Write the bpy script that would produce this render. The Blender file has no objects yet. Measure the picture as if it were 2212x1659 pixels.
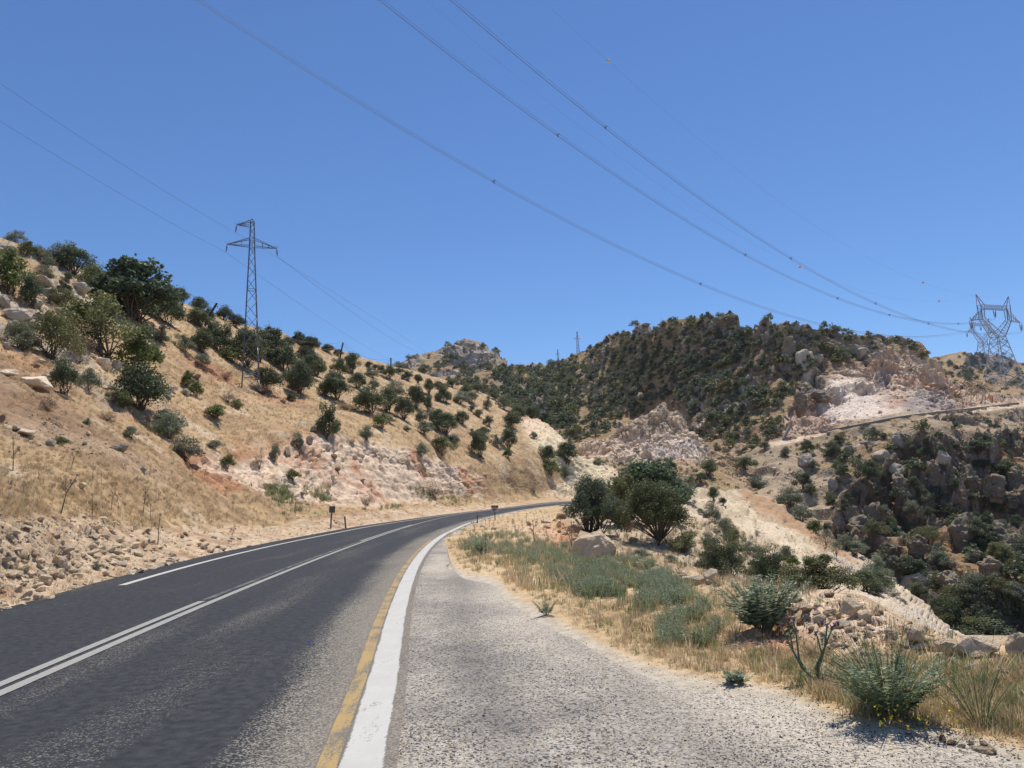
import bpy, math, random
import numpy as np
from mathutils import Vector, Matrix, Euler
from mathutils.bvhtree import BVHTree
random.seed(7); RNG = np.random.default_rng(11)
SC = bpy.context.scene
COL = SC.collection

# ------------------------------------------------------------------ camera, sky, sun, exposure
FPX = 1661.0; W2, H2 = 2212.0, 1659.0           # picture units used for measuring: 2212 x 1659
PITCH = math.radians(8.5); ROLL = math.radians(2.25); CAMH = 1.6
fw = np.array([0, math.cos(PITCH), math.sin(PITCH)])
r0 = np.array([1., 0, 0]); u0 = np.array([0, -math.sin(PITCH), math.cos(PITCH)])
RT = math.cos(ROLL) * r0 - math.sin(ROLL) * u0
UP = math.sin(ROLL) * r0 + math.cos(ROLL) * u0
CAM = np.array([0, 0, CAMH])
cd = bpy.data.cameras.new('camera'); cam = bpy.data.objects.new('camera', cd); COL.objects.link(cam)
cd.sensor_fit = 'HORIZONTAL'; cd.sensor_width = 36.0; cd.lens = 36.0 * FPX / W2
cd.clip_start = 0.05; cd.clip_end = 6000
cam.matrix_world = Matrix(((RT[0], UP[0], -fw[0], 0), (RT[1], UP[1], -fw[1], 0), (RT[2], UP[2], -fw[2], CAMH), (0, 0, 0, 1)))
SC.camera = cam

SUN_EL = math.radians(70); SUN_AZ = math.radians(26)      # azimuth clockwise from +Y
world = bpy.data.worlds.new('World'); SC.world = world; world.use_nodes = True
wn = world.node_tree; bg = wn.nodes['Background']
sky = wn.nodes.new('ShaderNodeTexSky'); sky.sky_type = 'NISHITA'; sky.sun_disc = False
sky.sun_elevation = SUN_EL; sky.sun_rotation = SUN_AZ
sky.altitude = 600; sky.air_density = 1.0; sky.dust_density = 0.0; sky.ozone_density = 9.0
hs = wn.nodes.new('ShaderNodeHueSaturation'); hs.inputs['Hue'].default_value = .503; hs.inputs['Saturation'].default_value = 1.05; wn.links.new(sky.outputs[0], hs.inputs['Color']); wn.links.new(hs.outputs[0], bg.inputs[0]); bg.inputs[1].default_value = 0.13
sd = bpy.data.lights.new('sun', 'SUN'); sun = bpy.data.objects.new('sun', sd); COL.objects.link(sun)
sd.energy = 5.0; sd.angle = math.radians(0.5); sd.color = (1.0, 0.94, 0.84)
sv = Vector((math.sin(SUN_AZ) * math.cos(SUN_EL), math.cos(SUN_AZ) * math.cos(SUN_EL), math.sin(SUN_EL)))
sun.rotation_euler = sv.to_track_quat('Z', 'Y').to_euler(); sun.location = (0, 0, 200)
SC.view_settings.view_transform = 'Standard'; SC.view_settings.look = 'None'
SC.view_settings.gamma = 1.0; SC.view_settings.exposure = 0.0
SC.view_settings.use_curve_mapping = False
SC.cycles.max_bounces = 6; SC.cycles.transparent_max_bounces = 6

# ------------------------------------------------------------------ measuring helpers
def ray(q, y):
    q = np.asarray(q, float); y = np.asarray(y, float)
    d = fw * FPX + (q - W2 / 2)[..., None] * RT + (H2 / 2 - y)[..., None] * UP
    return d / np.hypot(d[..., 0], d[..., 1])[..., None]
def at(q, y, D): return CAM + ray(q, y) * np.asarray(D, float)[..., None]
def proj(p):
    v = np.asarray(p, float) - CAM; z = v @ fw
    return W2 / 2 + FPX * (v @ RT) / z, H2 / 2 - FPX * (v @ UP) / z
def gz(q, y, z=0.0):
    d = ray(q, y); return CAM + d * ((z - CAMH) / d[..., 2])[..., None]
def pchip(x, y):
    x = np.asarray(x, float); y = np.asarray(y, float)
    h = np.diff(x); dl = np.diff(y) / h
    m = np.zeros_like(y)
    for i in range(1, len(x) - 1):
        if dl[i - 1] * dl[i] > 0:
            w1 = 2 * h[i] + h[i - 1]; w2 = h[i] + 2 * h[i - 1]
            m[i] = (w1 + w2) / (w1 / dl[i - 1] + w2 / dl[i])
    m[0], m[-1] = dl[0], dl[-1]
    def f(t):
        t = np.asarray(t, float); i = np.clip(np.searchsorted(x, t) - 1, 0, len(h) - 1)
        s = (t - x[i]) / h[i]; sc = np.clip(s, 0, 1)
        v = (y[i] * (1 + 2 * sc) * (1 - sc) ** 2 + h[i] * m[i] * sc * (1 - sc) ** 2
             + y[i + 1] * sc ** 2 * (3 - 2 * sc) + h[i] * m[i + 1] * sc ** 2 * (sc - 1))
        v = v + np.where(t < x[0], (t - x[0]) * m[0], 0) + np.where(t > x[-1], (t - x[-1]) * m[-1], 0)
        return v
    return f

# ------------------------------------------------------------------ numpy noise
_T = RNG.random((64, 64, 64)).astype(np.float32)
def vnoise(p):
    p = np.asarray(p, float); i = np.floor(p).astype(int); f = p - i; f = f * f * (3 - 2 * f)
    i0 = i & 63; i1 = (i + 1) & 63
    x0, y0, z0 = i0[..., 0], i0[..., 1], i0[..., 2]; x1, y1, z1 = i1[..., 0], i1[..., 1], i1[..., 2]
    fx, fy, fz = f[..., 0], f[..., 1], f[..., 2]
    a = _T[x0, y0, z0] * (1 - fx) + _T[x1, y0, z0] * fx; b = _T[x0, y1, z0] * (1 - fx) + _T[x1, y1, z0] * fx
    c = _T[x0, y0, z1] * (1 - fx) + _T[x1, y0, z1] * fx; d = _T[x0, y1, z1] * (1 - fx) + _T[x1, y1, z1] * fx
    return (a * (1 - fy) + b * fy) * (1 - fz) + (c * (1 - fy) + d * fy) * fz
def fbm(p, oct=4, gain=.5, lac=2.03):
    s = 0; a = 1; t = 0; q = np.asarray(p, float)
    for k in range(oct):
        s = s + a * vnoise(q + 17.3 * k); t += a; a *= gain; q = q * lac
    return s / t * 2 - 1
def ridged(p, oct=4):
    s = 0; a = 1; t = 0; q = np.asarray(p, float)
    for k in range(oct):
        n = 1 - np.abs(vnoise(q + 9.1 * k) * 2 - 1) * 1.6; s = s + a * n; t += a; a *= .52; q = q * 2.1
    return s / t
def worley(p, seed=0):
    """facetted blocks: returns a random height per cell blended to a sloped facet, and border distance"""
    p = np.asarray(p, float); i = np.floor(p).astype(int)
    b1 = np.full(p.shape[:-1], 9.); b2 = b1.copy(); hid = np.zeros(p.shape[:-1]); tilt = np.zeros(p.shape[:-1])
    for dx in (-1, 0, 1):
        for dy in (-1, 0, 1):
            for dz in (-1, 0, 1):
                c = i + np.array([dx, dy, dz]); k = (c + seed * 7) & 63
                jx = _T[k[..., 0], k[..., 1], k[..., 2]]; jy = _T[k[..., 1], k[..., 2], k[..., 0]]; jz = _T[k[..., 2], k[..., 0], k[..., 1]]
                o = c + np.stack([jx, jy, jz], -1); v = p - o; d = np.sqrt((v ** 2).sum(-1))
                nearer = d < b1
                b2 = np.where(nearer, b1, np.minimum(b2, d)); b1 = np.where(nearer, d, b1)
                h = _T[k[..., 2], k[..., 1], (k[..., 0] + 5) & 63]
                tl = (v[..., 0] * (jy - .5) + v[..., 1] * (jz - .5) + v[..., 2] * (jx - .5)) * 2
                hid = np.where(nearer, h, hid); tilt = np.where(nearer, tl, tilt)
    return hid, tilt, b2 - b1
def beds(P, n, f, seed=0.):
    c = P @ np.array(n, float); w = fbm(P * f * .25, 2) * 1.2; q = np.stack([c * f + w, w * 0 + seed, w * 0], -1); return (vnoise(q) - .5) + .5 * (vnoise(q * 2.7 + 3) - .5)
def stair(P, period, w, seed=0.):
    """rock steps: lowers and raises the surface into ledges and walls; returns the change in height"""
    off = fbm(P * np.array([.045, .045, .01]) + seed, 3) * period * 1.6 + fbm(P * .2 + seed, 3) * period * .35
    u = (P[..., 2] + off) / period; k = np.floor(u); f = u - k; g = sstep(.55, .97, f)
    return ((k + g) - u) * period * w
def sstep(a, b, x): t = np.clip((x - a) / (b - a), 0, 1); return t * t * (3 - 2 * t)

# ------------------------------------------------------------------ object helpers
def tag(o, label=None, cat=None, group=None, kind=None):
    if label: o['label'] = label
    if cat: o['category'] = cat
    if group: o['group'] = group
    if kind: o['kind'] = kind
    return o
def mesh_np(name, V, F, mat=None, smooth=True):
    me = bpy.data.meshes.new(name); V = np.asarray(V, np.float32); F = np.asarray(F, np.int32)
    me.vertices.add(len(V)); me.vertices.foreach_set('co', V.ravel())
    k = F.shape[1]; me.loops.add(F.size); me.loops.foreach_set('vertex_index', F.ravel())
    me.polygons.add(len(F)); me.polygons.foreach_set('loop_start', np.arange(0, F.size, k, dtype=np.int32))
    me.polygons.foreach_set('loop_total', np.full(len(F), k, np.int32))
    me.polygons.foreach_set('use_smooth', np.full(len(F), bool(smooth)))
    if mat: me.materials.append(mat)
    me.update(calc_edges=True); return me
def add_obj(name, me, parent=None, loc=None):
    o = bpy.data.objects.new(name, me); COL.objects.link(o)
    if parent: o.parent = parent
    if loc is not None: o.location = loc
    return o
def set_col(me, C, name='Col'):
    a = me.attributes.new(name, 'FLOAT_COLOR', 'POINT')
    C = np.concatenate([C, np.ones((len(C), 1))], 1) if C.shape[1] == 3 else C
    a.data.foreach_set('color', C.astype(np.float32).ravel())
def set_f(me, v, name):
    a = me.attributes.new(name, 'FLOAT', 'POINT'); a.data.foreach_set('value', np.asarray(v, np.float32).ravel())

# ------------------------------------------------------------------ materials
class NT:
    def __init__(s, name):
        s.m = bpy.data.materials.new(name); s.m.use_nodes = True; s.t = s.m.node_tree
        s.b = s.t.nodes['Principled BSDF']; s.b.inputs['Roughness'].default_value = .9
        s.b.inputs['Specular IOR Level'].default_value = .25; s.out = s.t.nodes['Material Output']
    def n(s, t, **k):
        x = s.t.nodes.new('ShaderNode' + t)
        for a, v in k.items(): setattr(x, a, v)
        return x
    def l(s, a, b): s.t.links.new(a, b)
    def co(s):
        g = s.n('NewGeometry'); return g.outputs['Position']
    def noise(s, scale, detail=3, rough=.55, vec=None, lo=None, hi=None):
        x = s.n('TexNoise'); x.inputs['Scale'].default_value = scale; x.inputs['Detail'].default_value = detail
        x.inputs['Roughness'].default_value = rough; s.l(vec or s.co(), x.inputs['Vector'])
        if lo is None: return x.outputs['Fac']
        return s.mr(x.outputs['Fac'], lo, hi)
    def voro(s, scale, feat='F1', vec=None, out='Distance'):
        x = s.n('TexVoronoi', feature=feat); x.inputs['Scale'].default_value = scale; s.l(vec or s.co(), x.inputs['Vector'])
        return x.outputs[out]
    def mr(s, v, a, b, c=0., d=1.):
        x = s.n('MapRange'); x.inputs[1].default_value = a; x.inputs[2].default_value = b
        x.inputs[3].default_value = c; x.inputs[4].default_value = d; s.l(v, x.inputs[0]); return x.outputs[0]
    def val(s, sock, v):
        if isinstance(v, (int, float)): sock.default_value = v
        elif isinstance(v, (tuple, list)): sock.default_value = tuple(v) + ((1,) if len(v) == 3 else ())
        else: s.l(v, sock)
    def math(s, op, a, b=0.):
        x = s.n('Math', operation=op); s.val(x.inputs[0], a); s.val(x.inputs[1], b); return x.outputs[0]
    def mix(s, f, a, b, mode='MIX'):
        x = s.n('Mix', data_type='RGBA', blend_type=mode); s.val(x.inputs[0], f); s.val(x.inputs[6], a); s.val(x.inputs[7], b)
        return x.outputs[2]
    def attr(s, name, out='Color'):
        x = s.n('Attribute', attribute_name=name); return x.outputs[out]
    def bump(s, h, dist, strength=1.):
        x = s.n('Bump'); x.inputs['Distance'].default_value = dist; x.inputs['Strength'].default_value = strength
        s.l(h, x.inputs['Height']); s.l(x.outputs[0], s.b.inputs['Normal'])
    def base(s, c): s.val(s.b.inputs['Base Color'], c)

def terrain_mat(name, s1, s2, bd):
    t = NT(name); c = t.attr('Col')
    n1 = t.noise(s1, 5, .65, lo=.3, hi=.7); n2 = t.noise(s2, 4, .7, lo=.3, hi=.7)
    f = t.mr(n1, 0, 1, .72, 1.25); g = t.mr(n2, 0, 1, .8, 1.18)
    k = t.math('MULTIPLY', f, g)
    x = t.n('VectorMath', operation='SCALE'); t.l(c, x.inputs[0]); t.l(k, x.inputs[3])
    t.base(x.outputs[0])
    h = t.math('ADD', t.math('MULTIPLY', n1, .6), t.math('MULTIPLY', t.noise(s2 * .9, 6, .75), .9)); t.bump(h, bd, .8)
    return t.m
M_HILL = terrain_mat('hill_earth', 1.3, 6., .12)
M_FAR = terrain_mat('mountain_rock', .35, 1.6, .7)
M_NEAR = terrain_mat('verge_earth', 6., 40., .02)

# ------------------------------------------------------------------ road curves  x(y), z(x, y)
def curve_from(pts):
    P = [gz(q, y, z) for q, y, z in pts]; return np.array(P)
R_ = curve_from([(800, 1480, 0), (870, 1290, 0), (887, 1244, 0), (907, 1199, 0), (932, 1169, 0), (969, 1149.5, 0), (1006, 1133, .0), (1044, 1120.6, .02), (1082, 1111, .05), (1132, 1103, .12)])
R_ = np.vstack([R_, at(1210, 1091, 132.)])
L_ = curve_from([(150, 1297, 0), (330, 1243, 0), (500, 1195, 0), (657, 1165, 0.02), (792, 1138, .04), (864, 1127, .06), (982, 1111, .15)])
L_ = np.vstack([L_, at(1082, 1099, 111.), at(1210, 1084.5, 140.)])
M_ = curve_from([(0, 1490, 0), (200, 1407, 0), (400, 1325, 0), (657, 1218, 0), (744, 1184, 0), (832, 1152, .0), (894, 1133, .02), (989, 1116, .06)])
def yfun(P, extra, back):
    P = np.vstack([P, extra]); y = P[:, 1]; x = P[:, 0]
    co = np.polyfit(y, x, 5)
    g = np.concatenate([np.linspace(y[0], 40, 9), np.linspace(40, y[-1], 12)[1:]])
    return pchip(np.concatenate([[-40], g]), np.concatenate([[g[0] * 0 + np.polyval(co, g[0]) + back * (g[0] + 40)], np.polyval(co, g)]))
xR = yfun(R_, np.array([[16., 150, 1], [26., 165, 1]]), .105)
xL = yfun(L_, np.array([[17., 158, 1], [24.5, 170, 1]]), .105)
xM = yfun(M_, np.array([[-7.6, 88, 0], [.5, 118, 0], [9., 140, .3], [25.2, 167.5, 1]]), .105)
zr_y = pchip(R_[3:, 1], R_[3:, 2]); zl_y = pchip(L_[2:, 1], L_[2:, 2])
def road_z(x, y):
    a = np.where(y < 60, 0, np.clip(zr_y(np.clip(y, 60, 132)), 0, 9)) * sstep(55, 80, y)
    b = np.where(y < 35, 0, np.clip(zl_y(np.clip(y, 35, 140)), 0, 9)) * sstep(35, 60, y)
    f = np.clip((xR(y) - x) / np.maximum(xR(y) - xL(y), .5), -.1, 1.15)
    camber = -.05 * (2 * np.clip(f, 0, 1) - 1) ** 2 * sstep(60, 40, y)
    return a * (1 - f) + b * f + camber * .6
def strip(name, fx0, fx1, y0, y1, ny, nx, dz, mat, parent=None, rag=0):
    ys = np.concatenate([np.linspace(y0, min(y1, 30), ny // 2), np.linspace(min(y1, 30), y1, ny // 2 + 1)[1:]]) if y1 > 30 else np.linspace(y0, y1, ny)
    a = fx0(ys); b = fx1(ys); s = np.linspace(0, 1, nx)
    X = a[:, None] * (1 - s) + b[:, None] * s; Y = np.repeat(ys[:, None], nx, 1)
    Z = road_z(X, Y) + dz
    V = np.stack([X, Y, Z], -1).reshape(-1, 3); n, m = X.shape
    I = np.arange(n * m).reshape(n, m); F = np.stack([I[:-1, :-1], I[:-1, 1:], I[1:, 1:], I[1:, :-1]], -1).reshape(-1, 4)
    me = mesh_np(name, V, F, mat); set_f(me, ((xR(Y) - X) / (xR(Y) - xL(Y))).ravel(), 'lat'); 
    return add_obj(name, me, parent)

# asphalt material: dark wheel paths with light chippings showing, brownish dust near the right line
def asphalt():
    t = NT('asphalt'); lat = t.attr('lat', 'Fac'); pos = t.co()
    mp = t.n('Mapping'); mp.inputs['Scale'].default_value = (1, .12, 1); mp.inputs['Rotation'].default_value = (0, 0, math.radians(-6)); t.l(pos, mp.inputs[0])
    st = t.noise(1.1, 4, .6, vec=mp.outputs[0]); big = t.noise(.22, 3, .6)
    # wear: how much aggregate shows
    wp = t.n('ValToRGB'); e = wp.color_ramp.elements; e[0].position = 0; e[0].color = (1, 1, 1, 1); e[1].position = 1.1; e[1].color = (.1, .1, .1, 1)
    for p_, v in ((.06, .98), (.12, .70), (.17, .12), (.24, .08), (.30, .32), (.36, .36), (.42, .14), (.5, .3), (.58, .12), (.8, .10), (.95, .1)):
        x = e.new(p_); x.color = (v, v, v, 1)
    t.l(lat, wp.inputs[0])
    w = t.math('ADD', wp.outputs[0], t.math('MULTIPLY', t.math('SUBTRACT', st, .5), 1.3))
    w = t.math('ADD', w, t.math('MULTIPLY', t.math('SUBTRACT', big, .5), .5))
    grain = t.noise(110, 2, .8); g2 = t.voro(84, 'F1'); rnd = t.voro(84, 'F1', out='Color')
    sp = t.n('SeparateColor'); t.l(rnd, sp.inputs[0])
    gr = t.math('ADD', t.math('MULTIPLY', sp.outputs[0], .75), t.math('MULTIPLY', grain, .25))
    thr = t.mr(w, 0, 1, .93, .42)
    dlt = t.math('SUBTRACT', gr, thr); m = t.mr(dlt, -.05, .08)
    dark = t.mix(t.noise(9, 4, lo=.35, hi=.65), (.021, .022, .026), (.044, .045, .049))
    light = t.mix(sp.outputs[1], (.16, .145, .115), (.40, .36, .29))
    lightd = t.mix(t.mr(w, .1, .8), t.mix(.68, light, dark), light)
    dusty = t.math('MULTIPLY', t.mr(lat, .13, .045), t.mr(t.math('ADD', st, t.math('MULTIPLY', grain, .4)), .35, .95, .35, .85))
    t.base(t.mix(t.math('MULTIPLY', dusty, .75), t.mix(m, dark, lightd), (.24, .205, .165))); t.val(t.b.inputs['Roughness'], t.mr(w, 0, 1, .75, .95))
    t.b.inputs['Specular IOR Level'].default_value = .2
    t.bump(t.math('SUBTRACT', 1., g2), .004, .35); return t.m
def gravel_mat():
    t = NT('chipped_gravel'); pos = t.co()
    v = t.n('TexVoronoi', feature='F1'); v.inputs['Scale'].default_value = 88; t.l(pos, v.inputs['Vector'])
    v2 = t.n('TexVoronoi', feature='F1'); v2.inputs['Scale'].default_value = 52; t.l(pos, v2.inputs['Vector'])
    sp = t.n('SeparateColor'); t.l(v.outputs['Color'], sp.inputs[0]); sp2 = t.n('SeparateColor'); t.l(v2.outputs['Color'], sp2.inputs[0])
    big = t.noise(.35, 4, .65, lo=.35, hi=.68); mid = t.noise(1.7, 4, .6, lo=.3, hi=.7)
    dustm = t.attr('dust', 'Fac')
    c = t.mix(sp.outputs[0], (.18, .155, .125), (.70, .61, .48))
    c = t.mix(t.mr(sp2.outputs[1], .80, .84), c, (.07, .068, .07))
    c = t.mix(t.mr(sp2.outputs[0], .84, .88), c, (.62, .58, .52))
    tar = t.math('MULTIPLY', t.math('SUBTRACT', 1., dustm), t.mr(t.math('ADD', big, t.math('MULTIPLY', mid, .5)), .3, 1.2, .62, .05))
    c = t.mix(tar, c, (.075, .072, .075))
    c = t.mix(t.math('MULTIPLY', dustm, t.mr(mid, 0, 1, .25, .6)), c, (.50, .43, .34))
    bandm = t.math('MULTIPLY', t.attr('track', 'Fac'), t.mr(mid, 0, 1, .25, .75)); c = t.mix(bandm, c, t.mix(.35, (.075, .07, .072), c))
    t.base(c)
    h = t.math('ADD', t.math('MULTIPLY', t.math('SUBTRACT', 1., v.outputs['Distance']), .6), t.math('MULTIPLY', t.math('SUBTRACT', 1., v2.outputs['Distance']), .6))
    t.bump(h, .009, .9); return t.m
def paint(name, col, col2, wear, under):
    t = NT(name); g = t.noise(55, 3, .8); b = t.noise(2.2, 4, .6)
    mp = t.n('Mapping'); mp.inputs['Scale'].default_value = (4, .8, 1); t.l(t.co(), mp.inputs[0])
    b2 = t.noise(2.0, 5, .7, vec=mp.outputs[0])
    e = t.attr('edge', 'Fac')
    k = t.math('ADD', t.math('ADD', t.math('MULTIPLY', g, .5), t.math('MULTIPLY', b, .35)), t.math('MULTIPLY', b2, .35))
    k = t.math('SUBTRACT', k, t.math('MULTIPLY', e, .20))
    m = t.mr(k, wear, wear + .05)
    t.base(t.mix(m, under, t.mix(b, col, col2))); t.b.inputs['Roughness'].default_value = .7
    t.bump(g, .004, .6); return t.m
M_ASPH = asphalt(); M_GRAV = gravel_mat()
M_WHITE = paint('white_road_paint', (.58, .56, .51), (.40, .38, .34), .47, (.17, .16, .14))
M_WORN = paint('worn_white_road_paint', (.36, .35, .31), (.26, .25, .225), .47, (.06, .06, .065))
M_FAINT = paint('nearly_gone_road_paint', (.20, .195, .18), (.14, .135, .125), .58, (.045, .045, .048))
M_YEL = paint('old_yellow_road_paint', (.44, .29, .10), (.36, .25, .11), .56, (.16, .145, .12))

road = strip('road', lambda y: xR(y) + .25, lambda y: xL(y) - (.75 + .012 * np.clip(y, 0, 40)), -12, 172, 420, 26, 0.0, M_ASPH); tag(road, kind='structure')
def line(name, fx, w0, w1, y0, y1, mat, ny=300, dz=.006):
    o = strip(name, lambda y: fx(y) + w0, lambda y: fx(y) + w1, y0, y1, ny, 13, dz, mat)
    n = len(o.data.vertices) // 13; set_f(o.data, np.tile([1] + [0] * 11 + [1], n), 'edge'); return o
markings = []
markings.append(line('edge_line', xR, -.12, .17, -6, 172, M_WHITE, 400))
markings.append(line('yellow_edge_line', xR, -.27, -.125, -6, 34, M_YEL, 300))
markings.append(line('left_edge_line', lambda y: xL(y), -.10, .10, 18.3, 172, M_WHITE, 300))
markings.append(line('centre_line', lambda y: xM(y), -.02, .13, -6, 172, M_WORN, 400))
for a, b in ((-6, 14.2), (31, 47), (51.5, 57)):
    markings.append(line('centre_dash', lambda y: xM(y), -.24, -.10, a, b, M_WORN, 120))
markings.append(line('faded_centre_dash', lambda y: xM(y), -.24, -.10, 14.4, 30.8, M_FAINT, 120))
for m in markings: m['kind'] = 'structure'
# ------------------------------------------------------------------ terrain patches (lofted between measured ground lines)
def S(h):                                   # sRGB 0-255 triple -> linear
    a = np.array(h) / 255.; return np.where(a < .04045, a / 12.92, ((a + .055) / 1.055) ** 2.4)
C_DRY = np.array([.45, .31, .165]); C_DRY2 = np.array([.33, .215, .115]); C_STRAW = np.array([.56, .41, .235])
C_RED = np.array([.40, .18, .09]); C_BROWN = np.array([.27, .165, .095]); C_PALE = np.array([.68, .525, .375]); C_PINK = np.array([.62, .43, .31])
C_ROCK = np.array([.33, .28, .22]); C_DARKROCK = np.array([.165, .142, .115]); C_SCREE = np.array([.46, .355, .24]); C_WHITE = np.array([.80, .665, .54])
C_CREAM = np.array([.68, .56, .37])
def mixc(c, d, m): m = np.asarray(m)[..., None]; return c * (1 - m) + d * m
TERRAIN = []
class Patch: pass
def patch(name, q0, q1, dq, lines, segs, shade, mat, cross=True):
    """lines: list of knot lists (q,y,D) or callables(qs)->world points; shade(Q,Y,P,N)->(displacement, colour)"""
    qs = np.arange(q0, q1 + dq * .5, dq); rows = []
    for L in lines:
        if callable(L): rows.append(L(qs))
        else:
            a = np.array(L, float); y = pchip(a[:, 0], a[:, 1])(qs); D = np.exp(pchip(a[:, 0], np.log(a[:, 2]))(qs)); rows.append(at(qs, y, D))
    G = np.array(rows)                                       # lines x qs x 3
    # monotone (Catmull-like) blend over lines per column
    T = []; 
    for i, n in enumerate(segs): T += list(i + np.arange(n) / n)
    T.append(len(segs)); T = np.array(T)
    K = len(rows); M = np.zeros_like(G)
    dl = np.diff(G, axis=0)
    for i in range(1, K - 1):
        a, b = dl[i - 1], dl[i]; M[i] = np.where(a * b > 0, 2 * a * b / (a + b + np.where(np.abs(a + b) < 1e-9, 1e-9, 0)), 0)
    M[0] = dl[0]; M[-1] = dl[-1]
    i = np.clip(T.astype(int), 0, K - 2); s = (T - i)[:, None, None]
    P = (G[i] * (1 + 2 * s) * (1 - s) ** 2 + M[i] * s * (1 - s) ** 2 + G[i + 1] * s * s * (3 - 2 * s) + M[i + 1] * s * s * (s - 1))
    Q, Y = proj(P.reshape(-1, 3)); Q = Q.reshape(P.shape[:2]); Y = Y.reshape(P.shape[:2])
    def normals(P):
        du = np.gradient(P, axis=1); dv = np.gradient(P, axis=0); N = np.cross(du, dv)
        N /= np.linalg.norm(N, axis=-1, keepdims=True) + 1e-9; return N * np.where(N[..., 2:3] < 0, -1, 1)
    N = normals(P)
    Tg = np.repeat(T[:, None], len(qs), 1)
    disp, colr = shade(Q, Y, P, N, Tg)
    V = P + disp
    n, m = V.shape[:2]; I = np.arange(n * m).reshape(n, m)
    F = np.stack([I[:-1, :-1], I[:-1, 1:], I[1:, 1:], I[1:, :-1]], -1).reshape(-1, 4)
    V2 = V.reshape(-1, 3)
    me = mesh_np(name, V2, F, mat, smooth=False); set_col(me, np.clip(colr, .01, .9).reshape(-1, 3))
    me.polygons.foreach_set('use_smooth', np.full(len(F), name in ('verge', 'hillside')))
    o = add_obj(name, me); tag(o, kind='structure')
    T3 = np.concatenate([F[:, :3], F[:, [0, 2, 3]]])
    bvh = BVHTree.FromPolygons([tuple(v) for v in V2.tolist()], T3.tolist())
    TERRAIN.append((o, bvh)); return o
def ell(Q, Y, cx, cy, rx, ry, rot=0, soft=.5, nz=None):
    a = math.radians(rot); x = (Q - cx) * math.cos(a) + (Y - cy) * math.sin(a); y = -(Q - cx) * math.sin(a) + (Y - cy) * math.cos(a)
    r = np.sqrt((x / rx) ** 2 + (y / ry) ** 2)
    if nz is not None: r = r + nz
    return 1 - sstep(1 - soft, 1 + soft, r)
def poly(Q, Y, pts, soft=14., nz=0):
    """signed soft mask inside polygon"""
    pts = np.array(pts, float); ins = np.zeros(Q.shape, bool); dm = np.full(Q.shape, 1e9); n = len(pts)
    for i in range(n):
        x1, y1 = pts[i]; x2, y2 = pts[(i + 1) % n]
        c = ((y1 > Y) != (y2 > Y)) & (Q < (x2 - x1) * (Y - y1) / ((y2 - y1) if y2 != y1 else 1e-9) + x1); ins ^= c
        dx, dy = x2 - x1, y2 - y1; t = np.clip(((Q - x1) * dx + (Y - y1) * dy) / (dx * dx + dy * dy + 1e-9), 0, 1)
        dm = np.minimum(dm, np.hypot(Q - x1 - t * dx, Y - y1 - t * dy))
    sd = np.where(ins, dm, -dm) + nz
    return sstep(-soft, soft, sd)
def drop(L, dD, dz):
    a = np.array(L, float)
    def f(qs):
        y = pchip(a[:, 0], a[:, 1])(qs); D = np.exp(pchip(a[:, 0], np.log(a[:, 2]))(qs)); p = at(qs, y, D); r = ray(qs, y)
        h = r.copy(); h[..., 2] = 0; p = p + h * dD; p[..., 2] += dz; return p
    return f

# ---- left hillside with its road cutting
yy = np.concatenate([np.linspace(-2, 30, 200), np.linspace(30, 172, 300)[1:]])
EDGE = np.stack([xL(yy) - (.55 + .012 * np.clip(yy, 0, 40)), yy, road_z(xL(yy), yy) - .045], -1)
_m = EDGE[:, 1] > 5; _q = proj(EDGE[_m])[0]; _E = EDGE[_m]
_k = np.maximum.accumulate(_q) == _q; _q, _E = _q[_k], _E[_k]
def edge_line(qs):
    return np.stack([np.interp(qs, _q, _E[:, i]) for i in range(3)], -1) + np.where(qs < _q[0], (qs - _q[0]), 0)[:, None] * np.array([.010, -.006, 0])
H_T0 = lambda qs: edge_line(qs) + (lambda r: np.stack([r[:, 0] * 2.2, r[:, 1] * 2.2, np.full(len(qs), .16)], -1))(ray(qs, np.full(len(qs), 1100.)))
H_T1 = [(-500, 1070, 18), (-250, 1095, 20), (0, 1111, 23), (187, 1118, 29), (312, 1140, 35), (437, 1136, 42), (563, 1138, 50), (691, 1120, 58), (800, 1104, 70), (900, 1098, 88), (1000, 1093, 108), (1100, 1086, 128), (1210, 1075, 152), (1300, 1066, 165), (1400, 1062, 175)]
H_C0 = [(-500, 960, 26), (-250, 985, 29), (0, 1005, 32), (150, 1005, 36), (300, 1035, 42), (437, 1062, 50), (563, 1078, 58), (650, 1082, 65), (760, 1085, 78), (900, 1083, 96), (1030, 1072, 120), (1120, 1069, 138), (1210, 1060, 157), (1300, 1048, 168), (1400, 1052, 178)]
H_C1 = [(-500, 740, 42), (-250, 810, 43), (0, 860, 45), (150, 890, 49), (300, 932, 55), (437, 965, 62), (563, 985, 69), (640, 952, 77), (700, 930, 86), (800, 948, 96), (900, 975, 107), (1000, 1002, 124), (1080, 1003, 136), (1150, 1000, 152), (1210, 1020, 164), (1300, 1027, 175), (1400, 1040, 183)]
H_H1 = [(-500, 560, 60), (-250, 650, 61), (0, 740, 62), (150, 770, 66), (300, 810, 74), (437, 845, 84), (540, 842, 100), (650, 860, 108), (760, 880, 117), (900, 908, 130), (1000, 928, 146), (1080, 943, 158), (1150, 955, 167), (1210, 978, 170), (1300, 1013, 181), (1400, 1034, 187)]
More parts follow.
